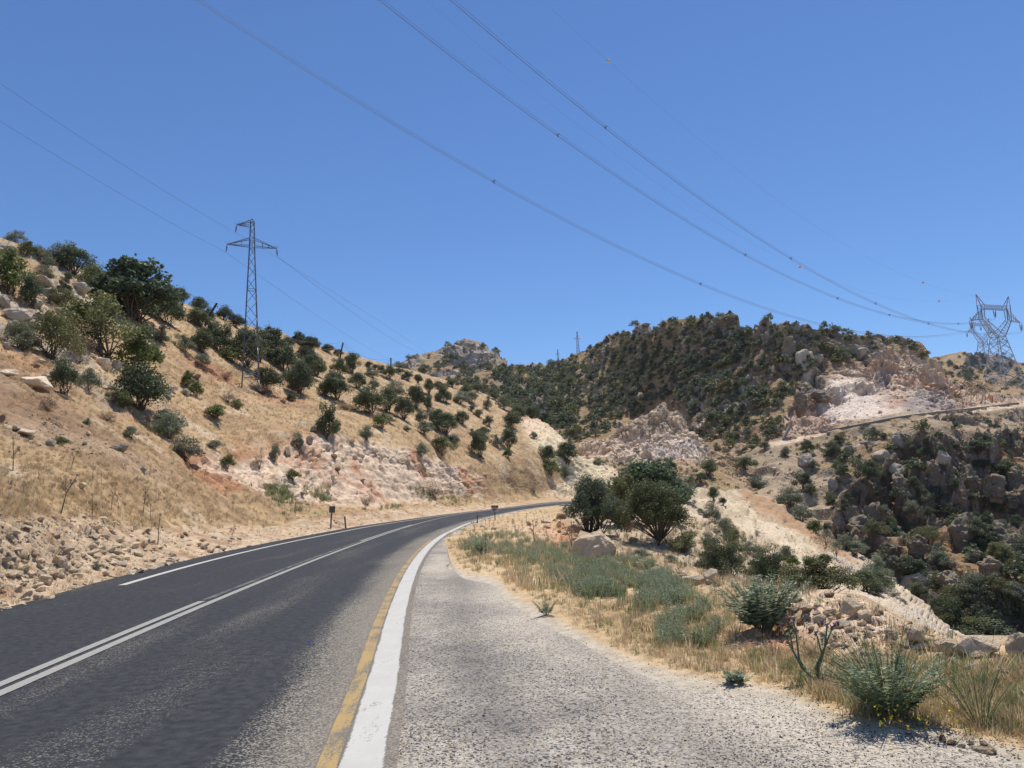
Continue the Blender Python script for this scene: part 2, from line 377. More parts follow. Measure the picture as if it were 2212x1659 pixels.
H_H2 = [(-500, 300, 100), (-250, 420, 105), (0, 517, 110), (80, 540, 112), (200, 592, 118), (300, 630, 124), (437, 672, 138), (540, 704, 150), (650, 737, 170), (760, 768, 200), (850, 792, 225), (950, 818, 240), (1050, 852, 245), (1120, 893, 225), (1180, 916, 205), (1215, 945, 190), (1250, 985, 182), (1300, 1004, 188), (1350, 1022, 190), (1400, 1031, 192)]
CUT = [(430, 985), (500, 990), (560, 985), (600, 975), (640, 950), (690, 925), (750, 945), (830, 950), (900, 975), (1000, 1000), (1040, 1030), (1030, 1068), (960, 1075), (900, 1082), (800, 1095), (700, 1085), (600, 1080), (560, 1060), (500, 1020), (440, 1005)]
NOSE = [(1120, 905), (1180, 905), (1215, 940), (1255, 985), (1300, 1000), (1350, 1020), (1420, 1025), (1420, 1070), (1230, 1078), (1170, 1075), (1225, 1030), (1150, 960)]
def strata(P, s=1.0):
    """coordinates turned so that beds dip down to the right along the cutting"""
    e = np.array([[.80, .20, -.56], [-.1, .97, .2], [.58, -.1, .80]]); q = P @ e.T
    return q * np.array([.45, .45, 1.5]) * s
def sh_hill(Q, Y, P, N, T):
    D = np.hypot(P[..., 0], P[..., 1]); n0 = fbm(P * .12, 4); n1 = fbm(P * .5 + 5, 4); n2 = fbm(P * 1.7 + 9, 3)
    wob = n1 * 22 + n0 * 14
    cut = poly(Q, Y, CUT, 10, wob * .8); nose = poly(Q, Y, NOSE, 10, wob * .5)
    red = np.maximum.reduce([poly(Q, Y, [(360, 905), (420, 960), (480, 1000), (545, 1000), (560, 1035), (500, 1060), (440, 1040), (400, 1000), (380, 950)], 10, wob * .7),
        ell(Q, Y, 545, 1000, 60, 30, 20, .5, n1 * .5), ell(Q, Y, 455, 800, 60, 14, 25, .5, n1 * .5), ell(Q, Y, 660, 985, 50, 20, 20, .5, n1 * .6),
        ell(Q, Y, 610, 860, 60, 16, 10, .6, n1 * .8) * .5, ell(Q, Y, 760, 970, 120, 20, 15, .5, n1 * .8) * .8, ell(Q, Y, 80, 800, 100, 30, 15, .5, n1) * .6,
        ell(Q, Y, 590, 1010, 90, 55, 25, .4, n1 * .7) * .65, ell(Q, Y, 240, 870, 90, 10, 28, .5, n1) * .5, ell(Q, Y, 480, 1060, 70, 8, 32, .5, n1) * .8])
    brown = np.maximum(ell(Q, Y, 40, 885, 190, 52, 22, .5, n1 * .5), ell(Q, Y, 160, 935, 190, 28, 26, .5, n1 * .7) * .9)
    talus = sstep(2.15, 1.8, T + n1 * .3) * sstep(1250, 1050, Q)
    talus2 = np.maximum(ell(Q, Y, 180, 960, 160, 22, 24, .5, n1), ell(Q, Y, 70, 940, 80, 20, 20, .5, n1))
    outc = sstep(.0, .16, fbm(P * .22 + 40, 3)) * np.maximum.reduce([ell(Q, Y, 100, 680, 170, 120, 15, .4, n1 * .4), ell(Q, Y, 50, 560, 110, 60, 10, .5), ell(Q, Y, 230, 830, 130, 40, 22, .5) * .7, ell(Q, Y, 650, 945, 40, 30, 0, .5)])
    h, tl, bd = worley(strata(P, .9), 3); h2, tl2, bd2 = worley(strata(P, 2.4), 5)
    block = (h - .5) + tl * .9 - .35 * sstep(.16, 0, bd); block2 = (h2 - .5) * .5 + tl2 * .5 - .22 * sstep(.2, 0, bd2)
    rock = np.maximum.reduce([cut, nose, outc]); cutlow = ell(Q, Y, 870, 1040, 170, 42, 12, .5, n1 * .6)
    fall = sstep(0, .12, T)
    d = n0 * .8 * sstep(2, 3.2, T) + n1 * .34 * sstep(1.6, 2.6, T) + n2 * .10
    d = d * (1 - rock * .5) + rock * .78 * (block * .18 + block2 * .26 + beds(P, (.70, -.1, .70), 1.5, 4.) * .75 + beds(P, (.62, .1, .78), 4.2, 9.) * .30 + ridged(P * .35, 3) * .25) * (1 - .55 * cutlow) * np.clip(D / 90, .5, 1.4)
    d = d + talus * (worley(P * 1.6, 2)[0] - .5) * .16 + red * (block2 * .4 - .25) + brown * block2 * .25
    edge = sstep(0, 1, T / 1.0)
    d = d * (.12 + .88 * sstep(.3, 1.6, T))
    c = mixc(C_DRY, C_DRY2, sstep(-.3, .5, n1 + n0 * .6)); c = mixc(c, C_STRAW, sstep(.1, .6, fbm(P * .3 + 70, 3)) * .6)
    c = mixc(c, np.array([.36, .22, .12]), sstep(.02, .45, fbm(P * .11 + 50, 4)) * .45); c = mixc(c, np.array([.60, .47, .33]), sstep(.2, .5, fbm(P * .35 + 80, 4)) * .6)
    c = mixc(c, C_BROWN, brown * .9); c = mixc(c, C_RED, red * (.75 + .25 * n2))
    c = mixc(c, mixc(np.array([.56, .42, .28]), np.array([.40, .255, .155]), sstep(.0, .5, n2 + .6 * n1)), talus * .95); c = mixc(c, C_PALE, talus2 * .25)
    cr = mixc(C_PALE * 1.02, C_PINK * 1.02, sstep(-.2, .5, n0 + .4 * n1)); cr = mixc(cr, C_RED * 1.2, sstep(.08, .45, fbm(P * .25 + 30, 4)) * .75)
    cr = mixc(cr, C_BROWN * 1.3, sstep(.08, 0, bd) * .5); cr = mixc(cr, C_CREAM, ell(Q, Y, 1230, 990, 120, 80))
    c = mixc(c, cr, np.clip(cut + nose, 0, 1)); c = mixc(c, C_ROCK * 1.2, outc * (1 - cut))
    c = mixc(c, np.array([.40, .36, .17]), sstep(.1, .5, fbm(P * .25 + 11, 3)) * sstep(2.05, 2.35, T) * sstep(3.1, 2.8, T) * sstep(520, 620, Q) * (1 - cut) * .5)
    c = c * (1 + .16 * n2)[..., None] * (1 + .10 * (h2 - .5))[..., None]
    off = N * d[..., None]; off[..., 2] += stair(P, 1.6, .75, 3.) * outc + stair(P, 1.1, .5, 9.) * cut * .5
    return off, c
hill = patch('hillside', -500, 1400, 2.6, [edge_line, H_T0, H_T1, H_C0, H_C1, H_H1, H_H2, drop(H_H2, 14, -3.5), drop(H_H2, 70, -40)], [10, 60, 50, 95, 55, 75, 6, 4], sh_hill, M_HILL)

# ---- near ground right of the road, verge and the bank falling to the gorge
GRASS_EDGE = [(300, 1800, 3), (700, 1700, 3), (930, 1225, 1), (962, 1175, 1), (972, 1206, 1), (997, 1235, 1), (1065, 1247, 1), (1103, 1281, 1), (1147, 1306, 1), (1244, 1360, 1), (1400, 1435, 1), (1521, 1463, 1), (1615, 1475, 1), (1696, 1494, 1), (1771, 1525, 1), (1864, 1566, 1), (2021, 1575, 1), (2212, 1619, 1), (2900, 1800, 1)]
def rightline(qs):                       # world point of the right road line in column q
    y = np.concatenate([np.linspace(.3, 30, 400), np.linspace(30, 171, 500)[1:]]); p = np.stack([xR(y) + .14, y, road_z(xR(y) - .0, y) - .03], -1)
    q = proj(p)[0]; k = np.maximum.accumulate(q) == q
    return np.stack([np.interp(qs, q[k], p[k][:, i]) for i in range(3)], -1)
_ge = np.array(GRASS_EDGE, float)[2:]; _gy = pchip(_ge[:, 0], _ge[:, 1]) if np.all(np.diff(_ge[:, 0]) > 0) else None
def L0(qs):
    r = ray(qs, np.full(len(qs), 1500.)); p = r * .06; p[..., 2] = -.07; return p
def L1(qs):
    a = rightline(np.clip(qs, 200, 960)); b = gz(np.clip(qs, 960, 2900), _gy(np.clip(qs, 960, 2900)), -.025)
    w = sstep(955, 968, qs)[:, None]; return a * (1 - w) + b * w
V2K = [(1215, 1108, 70), (1232, 1150, 32), (1260, 1185, 24.5), (1330, 1205, 20.5), (1420, 1218, 18.5), (1500, 1245, 15.5), (1560, 1272, 13.3), (1650, 1288, 12), (1760, 1298, 11), (1850, 1306, 10.3), (1950, 1360, 9.0), (2100, 1400, 8.2), (2212, 1400, 8.0), (2500, 1450, 7.6), (2900, 1500, 7.4)]
def L2(qs):
    a = rightline(np.clip(qs, 200, 1212)); k = np.array(V2K, float)
    qq = np.clip(qs, 1215, 2900); b = at(qq, pchip(k[:, 0], k[:, 1])(qq), np.exp(pchip(k[:, 0], np.log(k[:, 2]))(qq)))
    w = sstep(1205, 1222, qs)[:, None]; p = a * (1 - w) + b * w
    # left of the grass boundary the three lines run together just under the road
    lo = sstep(968, 955, qs)[:, None]; r = ray(qs, np.full(len(qs), 1300.)); r[..., 2] = 0
    return p + lo * (r * .05 + np.array([0, 0, -.02]))
V3K = [(900, 1140, 80), (1150, 1101, 112), (1240, 1098, 96), (1330, 1150, 44), (1420, 1168, 40), (1500, 1190, 36), (1560, 1212, 33), (1650, 1262, 27), (1760, 1292, 22), (1850, 1300, 20), (1950, 1348, 18), (2100, 1392, 16), (2212, 1396, 15), (2900, 1480, 14)]
V4K = [(900, 1132, 90), (1150, 1099, 122), (1240, 1094, 125), (1330, 1095, 118), (1420, 1092, 105), (1480, 1102, 98), (1560, 1132, 92), (1650, 1172, 85), (1760, 1216, 76), (1850, 1262, 68), (1950, 1322, 58), (2050, 1385, 50), (2212, 1480, 42), (2900, 1750, 40)]
V5K = [(900, 1125, 100), (1150, 1096, 140), (1240, 1084, 168), (1330, 1066, 165), (1420, 1060, 158), (1480, 1058, 150), (1600, 1061, 145), (1700, 1109, 138), (1800, 1169, 128), (1900, 1239, 116), (2000, 1326, 104), (2080, 1396, 95), (2212, 1500, 86), (2900, 1900, 70)]
def lineP(K, z=0):
    def f(qs):
        k = np.array(K, float); p = at(qs, pchip(k[:, 0], k[:, 1])(qs), np.exp(pchip(k[:, 0], np.log(k[:, 2]))(qs)))
        lo = sstep(1235, 1150, qs)[:, None]; a = rightline(np.clip(qs, 200, 1212)); r = ray(qs, np.full(len(qs), 1100.)); r[..., 2] = 0
        return p * (1 - lo) + (a + r * z * .3 + np.array([0, 0, -.05 * z])) * lo
    return f
def sh_near(Q, Y, P, N, T):
    D = np.hypot(P[..., 0], P[..., 1]); n1 = fbm(P * .6 + 3, 4); n2 = fbm(P * 3.1 + 9, 3); n3 = fbm(P * .12, 3)
    apr = sstep(1.02, .98, T); ver = sstep(.98, 1.08, T) * sstep(2.5, 2.2, T); slope = sstep(1.9, 2.3, T)
    off = sstep(968, 990, Q)
    mound = np.maximum.reduce([ell(Q, Y, 1810, 1350, 165, 62, 12, .5), ell(Q, Y, 1980, 1385, 120, 28, 10, .6) * .7, ell(Q, Y, 1680, 1375, 80, 30, 0, .6) * .5, ell(Q, Y, 1450, 1235, 110, 16, 18, .6) * .6,
        ell(Q, Y, 1150, 1150, 60, 18, 10, .6) * .5])
    h, tl, bd = worley(P * 3.3, 8); hs, ts, bs = worley(strata(P, .8), 6); h3, t3, b3 = worley(strata(P, 2.6), 9)
    mound = mound * sstep(2.2, 1.9, T); d = ver * (n1 * .05 + n2 * .02) + mound * (.11 * (1 + n1 * .8) + (h - .5) * .12 + tl * .10)
    sl = slope * sstep(1235, 1330, Q)
    d = d + sl * ((n3 * .9 + n1 * .3) * np.clip((D - 9) / 50, 0, 1) + ((hs - .5) * .55 + ts * .35 + (h3 - .5) * .2) * sstep(2.6, 3.2, T) * np.clip(D / 90, .2, 1.2))
    d = d * off - .05 * sstep(1.0, .9, T)
    # colours
    c = mixc(C_DRY, C_STRAW, sstep(-.2, .4, n1)); c = mixc(c, C_RED * 1.3, .75 * np.maximum(ell(Q, Y, 1230, 1165, 90, 24, 12, .5, n1), ell(Q, Y, 1700, 1378, 110, 34, 0, .5, n1 * .6)))
    c = mixc(c, C_PALE * .98, mound * .85 * (1 - ell(Q, Y, 1660, 1380, 60, 30)))
    c = mixc(c, C_STRAW * 1.05, sstep(1.25, 1.02, T) * .5)
    tan = mixc(np.array([.60, .49, .345]), np.array([.42, .325, .215]), sstep(-.25, .35, fbm(strata(P, .25), 4) + .5 * beds(P, (.75, -.2, .62), 1.3, 3.))); tan = mixc(tan, C_PALE * .8, sstep(0, .5, n3) * .5)
    tan = mixc(tan, np.array([.40, .25, .14]), poly(Q, Y, [(1600, 1055), (1700, 1105), (1800, 1165), (1870, 1225), (1850, 1235), (1780, 1190), (1690, 1130), (1600, 1080)], 9, n1 * 10))
    tan = mixc(tan, C_ROCK * 1.5, poly(Q, Y, [(1780, 1180), (1850, 1215), (1980, 1320), (2080, 1400), (2040, 1400), (1940, 1320), (1850, 1240), (1790, 1200)], 8, n1 * 16) * .8)
    tan = mixc(tan, C_DRY2, sstep(2.9, 2.4, T) * .6)
    c = mixc(c, tan, slope); c = c * (1 + .15 * n2)[..., None]
    g = np.array([.50, .43, .33]); c = mixc(c, g, apr)
    return N * d[..., None], c
near = patch('verge', 240, 2900, 3.0, [L0, L1, L2, lineP(V3K, 1), lineP(V4K, 2), lineP(V5K, 3), lambda qs: lineP(V5K, 4)(qs) + np.array([5., 8, -5]), lambda qs: lineP(V5K, 5)(qs) + np.array([16., 14, -22])],
             [34, 90, 60, 70, 55, 5, 5], sh_near, M_NEAR)
# gravel apron sheet on top of the near ground (4 mm up) down to the grass boundary
def apron():
    ys = np.concatenate([np.linspace(-8, 12, 220), np.linspace(12, 62, 220)[1:]])
    ge = gz(_ge[:, 0], _ge[:, 1], -.02); o = np.argsort(ge[:, 1]); gy, gx = ge[o, 1], ge[o, 0]
    right = np.interp(ys, gy, gx, left=gx[0]); right = np.maximum(right + .25 + fbm(np.stack([ys * 1.3, ys * 0, ys * 0], -1), 4) * .5, xR(ys) + .3)
    right = np.where(ys > 40, np.interp(ys, [40, 62], [xR(40) + .75, xR(62) + .35]), right)
    right = np.where(ys < gy[0], gx[0] + (gy[0] - ys) * 2.0, right); right = np.minimum(right, 12)
    a = xR(ys) + .10; s = np.linspace(0, 1, 60) ** 1.0
    X = a[:, None] * (1 - s) + right[:, None] * s; Y = np.repeat(ys[:, None], 60, 1)
    Z = np.where(Y < 3.4, -.012, -.012) + road_z(xR(Y), Y) + .0 * X
    Z = Z - .0 + fbm(np.stack([X * .9, Y * .9, X * 0], -1), 3) * .006 - .02 * s[None, :] ** 3
    V = np.stack([X, Y, Z], -1).reshape(-1, 3); n, m = X.shape; I = np.arange(n * m).reshape(n, m)
    F = np.stack([I[:-1, :-1], I[:-1, 1:], I[1:, 1:], I[1:, :-1]], -1).reshape(-1, 4)
    me = mesh_np('gravel_shoulder', V, F, M_GRAV)
    dust = sstep(.25, 1, np.repeat(s[None], n, 0) + fbm(np.stack([X * .5, Y * .3, X * 0], -1), 3) * .45 - .12 * sstep(12, 4, Y)); set_f(me, dust.ravel(), 'dust')
    wv = fbm(np.stack([X * 0, Y * .12, X * 0], -1), 2) * .3; lx = X - xR(Y) + wv; trk = np.exp(-((lx - 1.05) / .28) ** 2) + .8 * np.exp(-((lx - 2.35) / .30) ** 2); set_f(me, np.clip(trk, 0, 1).ravel(), 'track')
    return tag(add_obj('gravel_shoulder', me), kind='structure')
shoulder = apron()
bv = BVHTree.FromObject(shoulder, bpy.context.evaluated_depsgraph_get()); TERRAIN.append((shoulder, bv)); 
TERRAIN.append((road, BVHTree.FromObject(road, bpy.context.evaluated_depsgraph_get())))

# ---- mountain across the gorge
M_S = [(900, 860, 460), (1000, 820, 470), (1090, 795, 470), (1150, 793, 460), (1200, 785, 440), (1250, 764, 410), (1300, 740, 370), (1350, 720, 340), (1400, 708, 320), (1450, 697, 308), (1500, 693, 300), (1550, 676, 290), (1580, 675, 286), (1620, 698, 280), (1650, 686, 276), (1700, 692, 272), (1750, 698, 272), (1800, 708, 276), (1850, 714, 282), (1900, 720, 288), (1950, 730, 292), (1985, 745, 294), (2010, 775, 294), (2035, 806, 296), (2060, 829, 330), (2110, 831, 420), (2160, 838, 480), (2212, 842, 480), (2500, 830, 480), (2900, 800, 480)]
M_M = [(900, 870, 400), (1000, 850, 400), (1100, 850, 395), (1200, 838, 375), (1300, 812, 340), (1400, 795, 308), (1500, 790, 285), (1560, 790, 275), (1650, 800, 262), (1700, 805, 256), (1850, 790, 262), (1950, 800, 268), (2010, 825, 275), (2035, 838, 282), (2084, 852, 320), (2150, 850, 400), (2212, 855, 420), (2500, 850, 430), (2900, 830, 430)]
M_R = [(900, 890, 340), (1000, 885, 330), (1100, 885, 330), (1200, 905, 318), (1300, 905, 305), (1400, 910, 295), (1500, 930, 262), (1560, 945, 240), (1600, 953, 228), (1669, 957, 218), (1769, 935, 222), (1870, 916, 226), (1959, 899, 231), (2084, 885, 242), (2212, 870, 256), (2500, 845, 285), (2900, 815, 310)]
M_R2 = [(q, y + 5, D - 5) for q, y, D in M_R]
M_G1 = [(900, 930, 300), (1100, 930, 292), (1240, 960, 275), (1300, 965, 262), (1400, 968, 245), (1500, 985, 222), (1600, 1006, 206), (1700, 1020, 196), (1800, 1000, 200), (1900, 975, 206), (2000, 960, 212), (2100, 955, 216), (2212, 950, 222), (2500, 940, 235), (2900, 920, 250)]
M_G2 = [(900, 990, 280), (1240, 1010, 240), (1400, 1020, 215), (1500, 1040, 198), (1600, 1072, 184), (1700, 1115, 172), (1800, 1130, 170), (1900, 1120, 175), (2000, 1105, 180), (2100, 1100, 184), (2212, 1095, 188), (2500, 1085, 198), (2900, 1070, 210)]
M_G3 = [(900, 1050, 260), (1240, 1050, 225), (1400, 1060, 205), (1500, 1075, 192), (1600, 1095, 178), (1700, 1150, 164), (1800, 1215, 150), (1900, 1295, 138), (2000, 1370, 130), (2100, 1400, 126), (2212, 1415, 124), (2500, 1440, 124), (2900, 1460, 124)]
QUARRY = [(1700, 930), (1690, 890), (1730, 860), (1780, 830), (1800, 800), (1860, 790), (1880, 765), (1960, 752), (2010, 770), (2040, 800), (2060, 830), (2110, 850), (2212, 870), (2212, 880), (2084, 884), (1959, 898), (1830, 922), (1760, 938)]
def sh_mtn(Q, Y, P, N, T):
    n0 = fbm(P * .02, 4); n1 = fbm(P * .07 + 5, 4); n2 = fbm(P * .3 + 9, 4); n3 = fbm(P * .9 + 2, 3)
    wob = n1 * 30 + n2 * 10
    qry = poly(Q, Y, QUARRY, 10, wob * .5)
    low = sstep(3.1, 3.3, T)         # placeholder; T counts from top line
    gorge = poly(Q, Y, [(1790, 1150), (1820, 1080), (1900, 1010), (1980, 960), (2100, 955), (2300, 930), (2950, 900), (2950, 1600), (1950, 1500), (1800, 1300), (1760, 1200)], 22, wob)
    ridge_r = np.maximum.reduce([ell(Q, Y, 1575, 700, 55, 34, -15, .4, n2 * .4), ell(Q, Y, 1690, 712, 90, 34, 5, .4, n2 * .4), ell(Q, Y, 1735, 775, 55, 48, 60, .4, n2 * .3), ell(Q, Y, 1390, 712, 28, 14, -10, .5), ell(Q, Y, 1850, 742, 60, 26, 8, .5, n2 * .5) * .8,
        ell(Q, Y, 1140, 862, 80, 26, 40, .4, n2 * .5), ell(Q, Y, 1185, 890, 26, 40, 0, .5), ell(Q, Y, 1610, 835, 22, 40, 10, .5, n2), ell(Q, Y, 1770, 850, 50, 22, 10, .4, n2 * .4), ell(Q, Y, 1745, 875, 26, 28, 0, .4), ell(Q, Y, 1900, 780, 30, 60, 5, .4, n2 * .4)])
    sc_out = sstep(.16, .34, fbm(P * .06 + 60, 4)) * sstep(1500, 1640, Q) * (1 - qry) * .9
    sc_out = np.maximum(sc_out, sstep(.2, .36, fbm(P * .07 + 60, 4)) * .85)
    scree = np.maximum(poly(Q, Y, [(1560, 990), (1690, 965), (1760, 1000), (1800, 1060), (1790, 1150), (1700, 1090), (1600, 1060), (1540, 1040)], 20, wob), 0)
    rock = np.maximum.reduce([ridge_r, sc_out, gorge * sstep(-.35, -.05, fbm(P * .05 + 20, 4))]) * (1 - scree * .9)
    # vertical fins in the gorge, blocks elsewhere
    fin, ft, fb = worley(P * np.array([.11, .11, .035]) + n1[..., None] * .35, 4); f2, f2t, f2b = worley(P * np.array([.30, .30, .14]) + n2[..., None] * .3, 6)
    b1, t1, d1 = worley(P * np.array([.16, .16, .16]) + n1[..., None] * .3, 7); b2, t2, d2 = worley(P * np.array([.5, .5, .75]), 9)
    bd_ = beds(P, (.25, -.1, .96), .42, 2.); fins = (fin - .35) * 8 + ft * 5 + (f2 - .5) * 2.2 + f2t * 2.0 + bd_ * 2.6 - 2.6 * sstep(.12, 0, fb) - 1. * sstep(.12, 0, f2b) + n2 * .9 + (b2 - .5) * 1.2
    blocks = (b1 - .3) * 2.2 + t1 * 1.6 + (b2 - .5) * .9 + t2 * .7 + beds(P, (.35, -.1, .93), .6, 5.) * 1.9 - 1.2 * sstep(.12, 0, d1) - .5 * sstep(.15, 0, d2)
    q1, qt, qd = worley(P * np.array([.22, .22, .13]), 12); q2, q2t, q2d = worley(P * np.array([.7, .7, .9]) , 14)
    quarry = ((q1 - .5) * 1.5 + qt * 1.5 + (q2 - .5) * .5 + q2t * .6 + beds(P, (.5, -.2, .84), .7, 8.) * 1.1 - .4 * sstep(.12, 0, q2d)) * (1 - .96 * ell(Q, Y, 1875, 872, 170, 50, 15, .5, n2 * .4))
    d = n0 * 4 + n1 * 1.8 + n2 * .5 + n3 * .15
    roadf = sstep(9, 3, np.abs(Y - np.interp(Q, [a[0] for a in M_R], [a[1] for a in M_R]) - 3)) * sstep(1640, 1670, Q)
    d = d * (1 - qry * .5) + blocks * rock * (1 - gorge) + fins * gorge * np.clip(rock + .15, 0, 1) + quarry * qry
    d = d * (1 - .85 * roadf) * (1 - .5 * scree)
    d = d * np.where(T > 5.5, sstep(7, 5.5, T), 1); st_ = stair(P, 13., .92, 1.) * gorge * np.clip(rock + .3, 0, 1) * sstep(7.2, 6.6, T) + stair(P, 7., .85, 5.) * np.clip(ridge_r + sc_out * .6, 0, 1) * (1 - gorge) + stair(P, 6., .45, 7.) * qry * (1 - ell(Q, Y, 1870, 868, 180, 62, 12))
    c = mixc(C_DRY * .80, C_BROWN * 1.25, sstep(-.2, .4, n1 + .5 * n2)); 
    c = mixc(c, C_DRY * .78, sstep(1600, 1450, Q) * .8)
    rc = mixc(C_ROCK, C_ROCK * 1.75, sstep(-.15, .35, n2 + .4 * n3)); rc = mixc(rc, C_DARKROCK, sstep(-.1, .5, fbm(P * .15 + 90, 3)) * .5)
    gc = mixc(C_ROCK * np.array([.84, .78, .70]), C_DARKROCK * np.array([.82, .74, .66]), sstep(-.3, .4, fbm(P * .12 + 33, 4))); gc = mixc(gc, C_ROCK * 1.5, sstep(.2, .5, n2 + .5 * n3) * .6); gc = mixc(gc, np.array([.34, .17, .07]), sstep(.25, .5, fbm(P * .1 + 77, 3)) * .35)  # gorge rock toned down so its colour adds shadow depth
    rc = mixc(rc, gc, gorge); c = mixc(c, np.array([.30, .185, .095]), gorge * .85)
    c = mixc(c, rc, rock)
    qc = mixc(C_PINK * .95, C_PALE * .95, sstep(-.3, .3, n1)); qc = mixc(qc, np.array([.46, .25, .15]), sstep(.1, .45, fbm(P * .09 + 4, 3)) * .7)
    qc = mixc(qc, C_WHITE, ell(Q, Y, 1840, 875, 95, 45, 20, .5, n2 * .5)); qc = mixc(qc, np.array([.42, .34, .29]), np.maximum(poly(Q, Y, [(1945, 900), (1950, 870), (1985, 850), (2040, 835), (2060, 860), (2065, 885)], 5, n2 * 8), poly(Q, Y, [(1890, 800), (1915, 795), (1920, 835), (1898, 838)], 4, n2 * 5)))  # grey polygons paint shadow onto the columns and the cut face
    c = mixc(c, qc, qry)
    c = mixc(c, mixc(C_SCREE * 1.05, C_SCREE * .85, sstep(-.3, .4, n2)), scree * .95)
    below = poly(Q, Y, [(1690, 965), (1960, 905), (2212, 878), (2900, 840), (2900, 900), (2212, 930), (2000, 940), (1850, 965), (1760, 1010)], 14, wob * .6)
    c = mixc(c, C_SCREE * .92, below * .8); c = mixc(c, C_PALE * 1.0, roadf * .9)
    knoll = 0
    c = c * (1 + .14 * n3)[..., None] * (1 + .12 * (b2 - .5) * 2 * rock)[..., None]
    off = N * d[..., None]; off[..., 2] += st_
    return off, c
mtn = patch('mountain', 1000, 2900, 3.0, [drop(M_S, 60, -35), drop(M_S, 12, -3), M_S, M_M, M_R, M_R2, M_G1, M_G2, M_G3, drop(M_G3, -25, -18)], [4, 5, 75, 75, 5, 42, 75, 85, 8], lambda Q, Y, P, N, T: sh_mtn(Q, Y, P, N, T - 1), M_FAR)

# ---- pale rock knoll in the middle distance
K_S = [(1225, 1005, 205), (1240, 985, 205), (1262, 962, 206), (1330, 932, 208), (1390, 893, 212), (1432, 868, 214), (1452, 882, 214), (1490, 916, 212), (1520, 952, 210), (1550, 975, 208), (1600, 992, 204), (1650, 1040, 200)]
K_1 = [(1225, 1010, 200), (1262, 985, 200), (1330, 955, 203), (1432, 930, 205), (1490, 950, 204), (1550, 985, 202), (1600, 1010, 198), (1650, 1060, 195)]
K_2 = [(1225, 1020, 192), (1262, 1005, 192), (1330, 990, 193), (1432, 985, 193), (1500, 990, 193), (1550, 1000, 193), (1600, 1030, 190), (1650, 1075, 188)]
K_3 = [(1225, 1070, 178), (1330, 1045, 178), (1432, 1045, 176), (1500, 1050, 172), (1560, 1062, 168), (1600, 1075, 166), (1650, 1110, 160)]
def sh_knoll(Q, Y, P, N, T):
    n1 = fbm(P * .1 + 5, 4); n2 = fbm(P * .4 + 9, 4); n3 = fbm(P * 1.1 + 2, 3)
    b1, t1, d1 = worley(P * np.array([.25, .25, .2]) + n1[..., None] * .3, 21); b2, t2, d2 = worley(P * np.array([.8, .8, .6]), 22)
    a = sstep(3.6, 3.0, T)
    d = ((b1 - .5) * .5 + t1 * .9 + (b2 - .5) * .3 + t2 * .5 + beds(P, (-.5, -.2, .84), .8, 8.) * .9 - .5 * sstep(.14, 0, d2)) * (.35 + .65 * a) * (1 - .85 * sstep(.08, 0, np.abs(T - 2.0))) + n1 * 1.2
    c = mixc(C_PALE * 1.12, C_PALE * .9, sstep(-.2, .3, n2)); c = mixc(c, C_SCREE, sstep(2.0, 1.0, T + n1) * .35); c = mixc(c, C_WHITE * .92, ell(Q, Y, 1450, 965, 90, 22, 0, .5, n2 * .5)); c = mixc(c, C_DRY * .9, sstep(2.9, 3.4, T) * .8)
    c = mixc(c, C_DRY * .85, sstep(1500, 1560, Q) * .7)
    off = N * d[..., None]; off[..., 2] += stair(P, 6., .28, 4.) * sstep(3.4, 3.0, T)
    return off, c * (1 + .15 * n3)[..., None]
knoll = patch('rocky_knoll', 1225, 1650, 2.4, [drop(K_S, 20, -25), K_S, K_1, K_2, K_3, drop(K_3, -12, -14)], [5, 30, 30, 34, 5], sh_knoll, M_FAR)

# ---- small rocky peak behind the left hill, and the farthest ridge at the right
P_S = [(700, 860, 620), (790, 830, 600), (845, 793, 590), (880, 778, 585), (940, 758, 580), (970, 748, 575), (1000, 740, 572), (1030, 742, 570), (1045, 756, 568), (1058, 768, 566), (1070, 766, 565), (1084, 776, 565), (1090, 800, 565), (1110, 830, 565), (1160, 870, 565)]
P_1 = [(700, 880, 520), (850, 830, 500), (950, 815, 490), (1000, 810, 485), (1050, 812, 480), (1110, 840, 470), (1160, 880, 460)]
P_2 = [(700, 920, 400), (850, 880, 390), (1000, 880, 380), (1110, 890, 370), (1160, 900, 360)]
def sh_peak(Q, Y, P, N, T):
    n0 = fbm(P * .015, 4); n1 = fbm(P * .04 + 5, 4); n2 = fbm(P * .16 + 9, 4)
    b1, t1, d1 = worley(P * np.array([.05, .05, .12]), 31); b2, t2, d2 = worley(P * np.array([.18, .18, .4]), 33)
    rock = np.maximum(ell(Q, Y, 1015, 765, 75, 26, 12, .5, n2 * .4), ell(Q, Y, 880, 785, 40, 10, -30, .5) * .7)
    rock = np.maximum(rock, ell(Q, Y, 1000, 805, 90, 8, 0, .6, n2 * .6))
    d = n0 * 5 + n1 * 3 + n2 * 1 + rock * ((b1 - .5) * 4 + (b2 - .5) * 2 + t2 * 2 + beds(P, (.1, 0, 1), .22, 3.) * 5)
    c = mixc(C_DRY * .8, C_BROWN * 1.1, sstep(-.2, .3, n1)); c = mixc(c, mixc(C_ROCK * .9, C_ROCK * 1.6, sstep(-.2, .4, n2)), rock)
    off = N * d[..., None]; off[..., 2] += stair(P, 9., .85, 4.) * rock
    return off, c
peak = patch('rocky_peak', 700, 1160, 2.4, [drop(P_S, 60, -40), P_S, P_1, P_2], [5, 60, 30], sh_peak, M_FAR)
F_S = [(1950, 830, 800), (2020, 780, 800), (2050, 768, 790), (2080, 764, 780), (2112, 768, 780), (2135, 770, 780), (2160, 776, 780), (2185, 782, 780), (2212, 792, 780), (2400, 800, 780), (2700, 770, 780)]
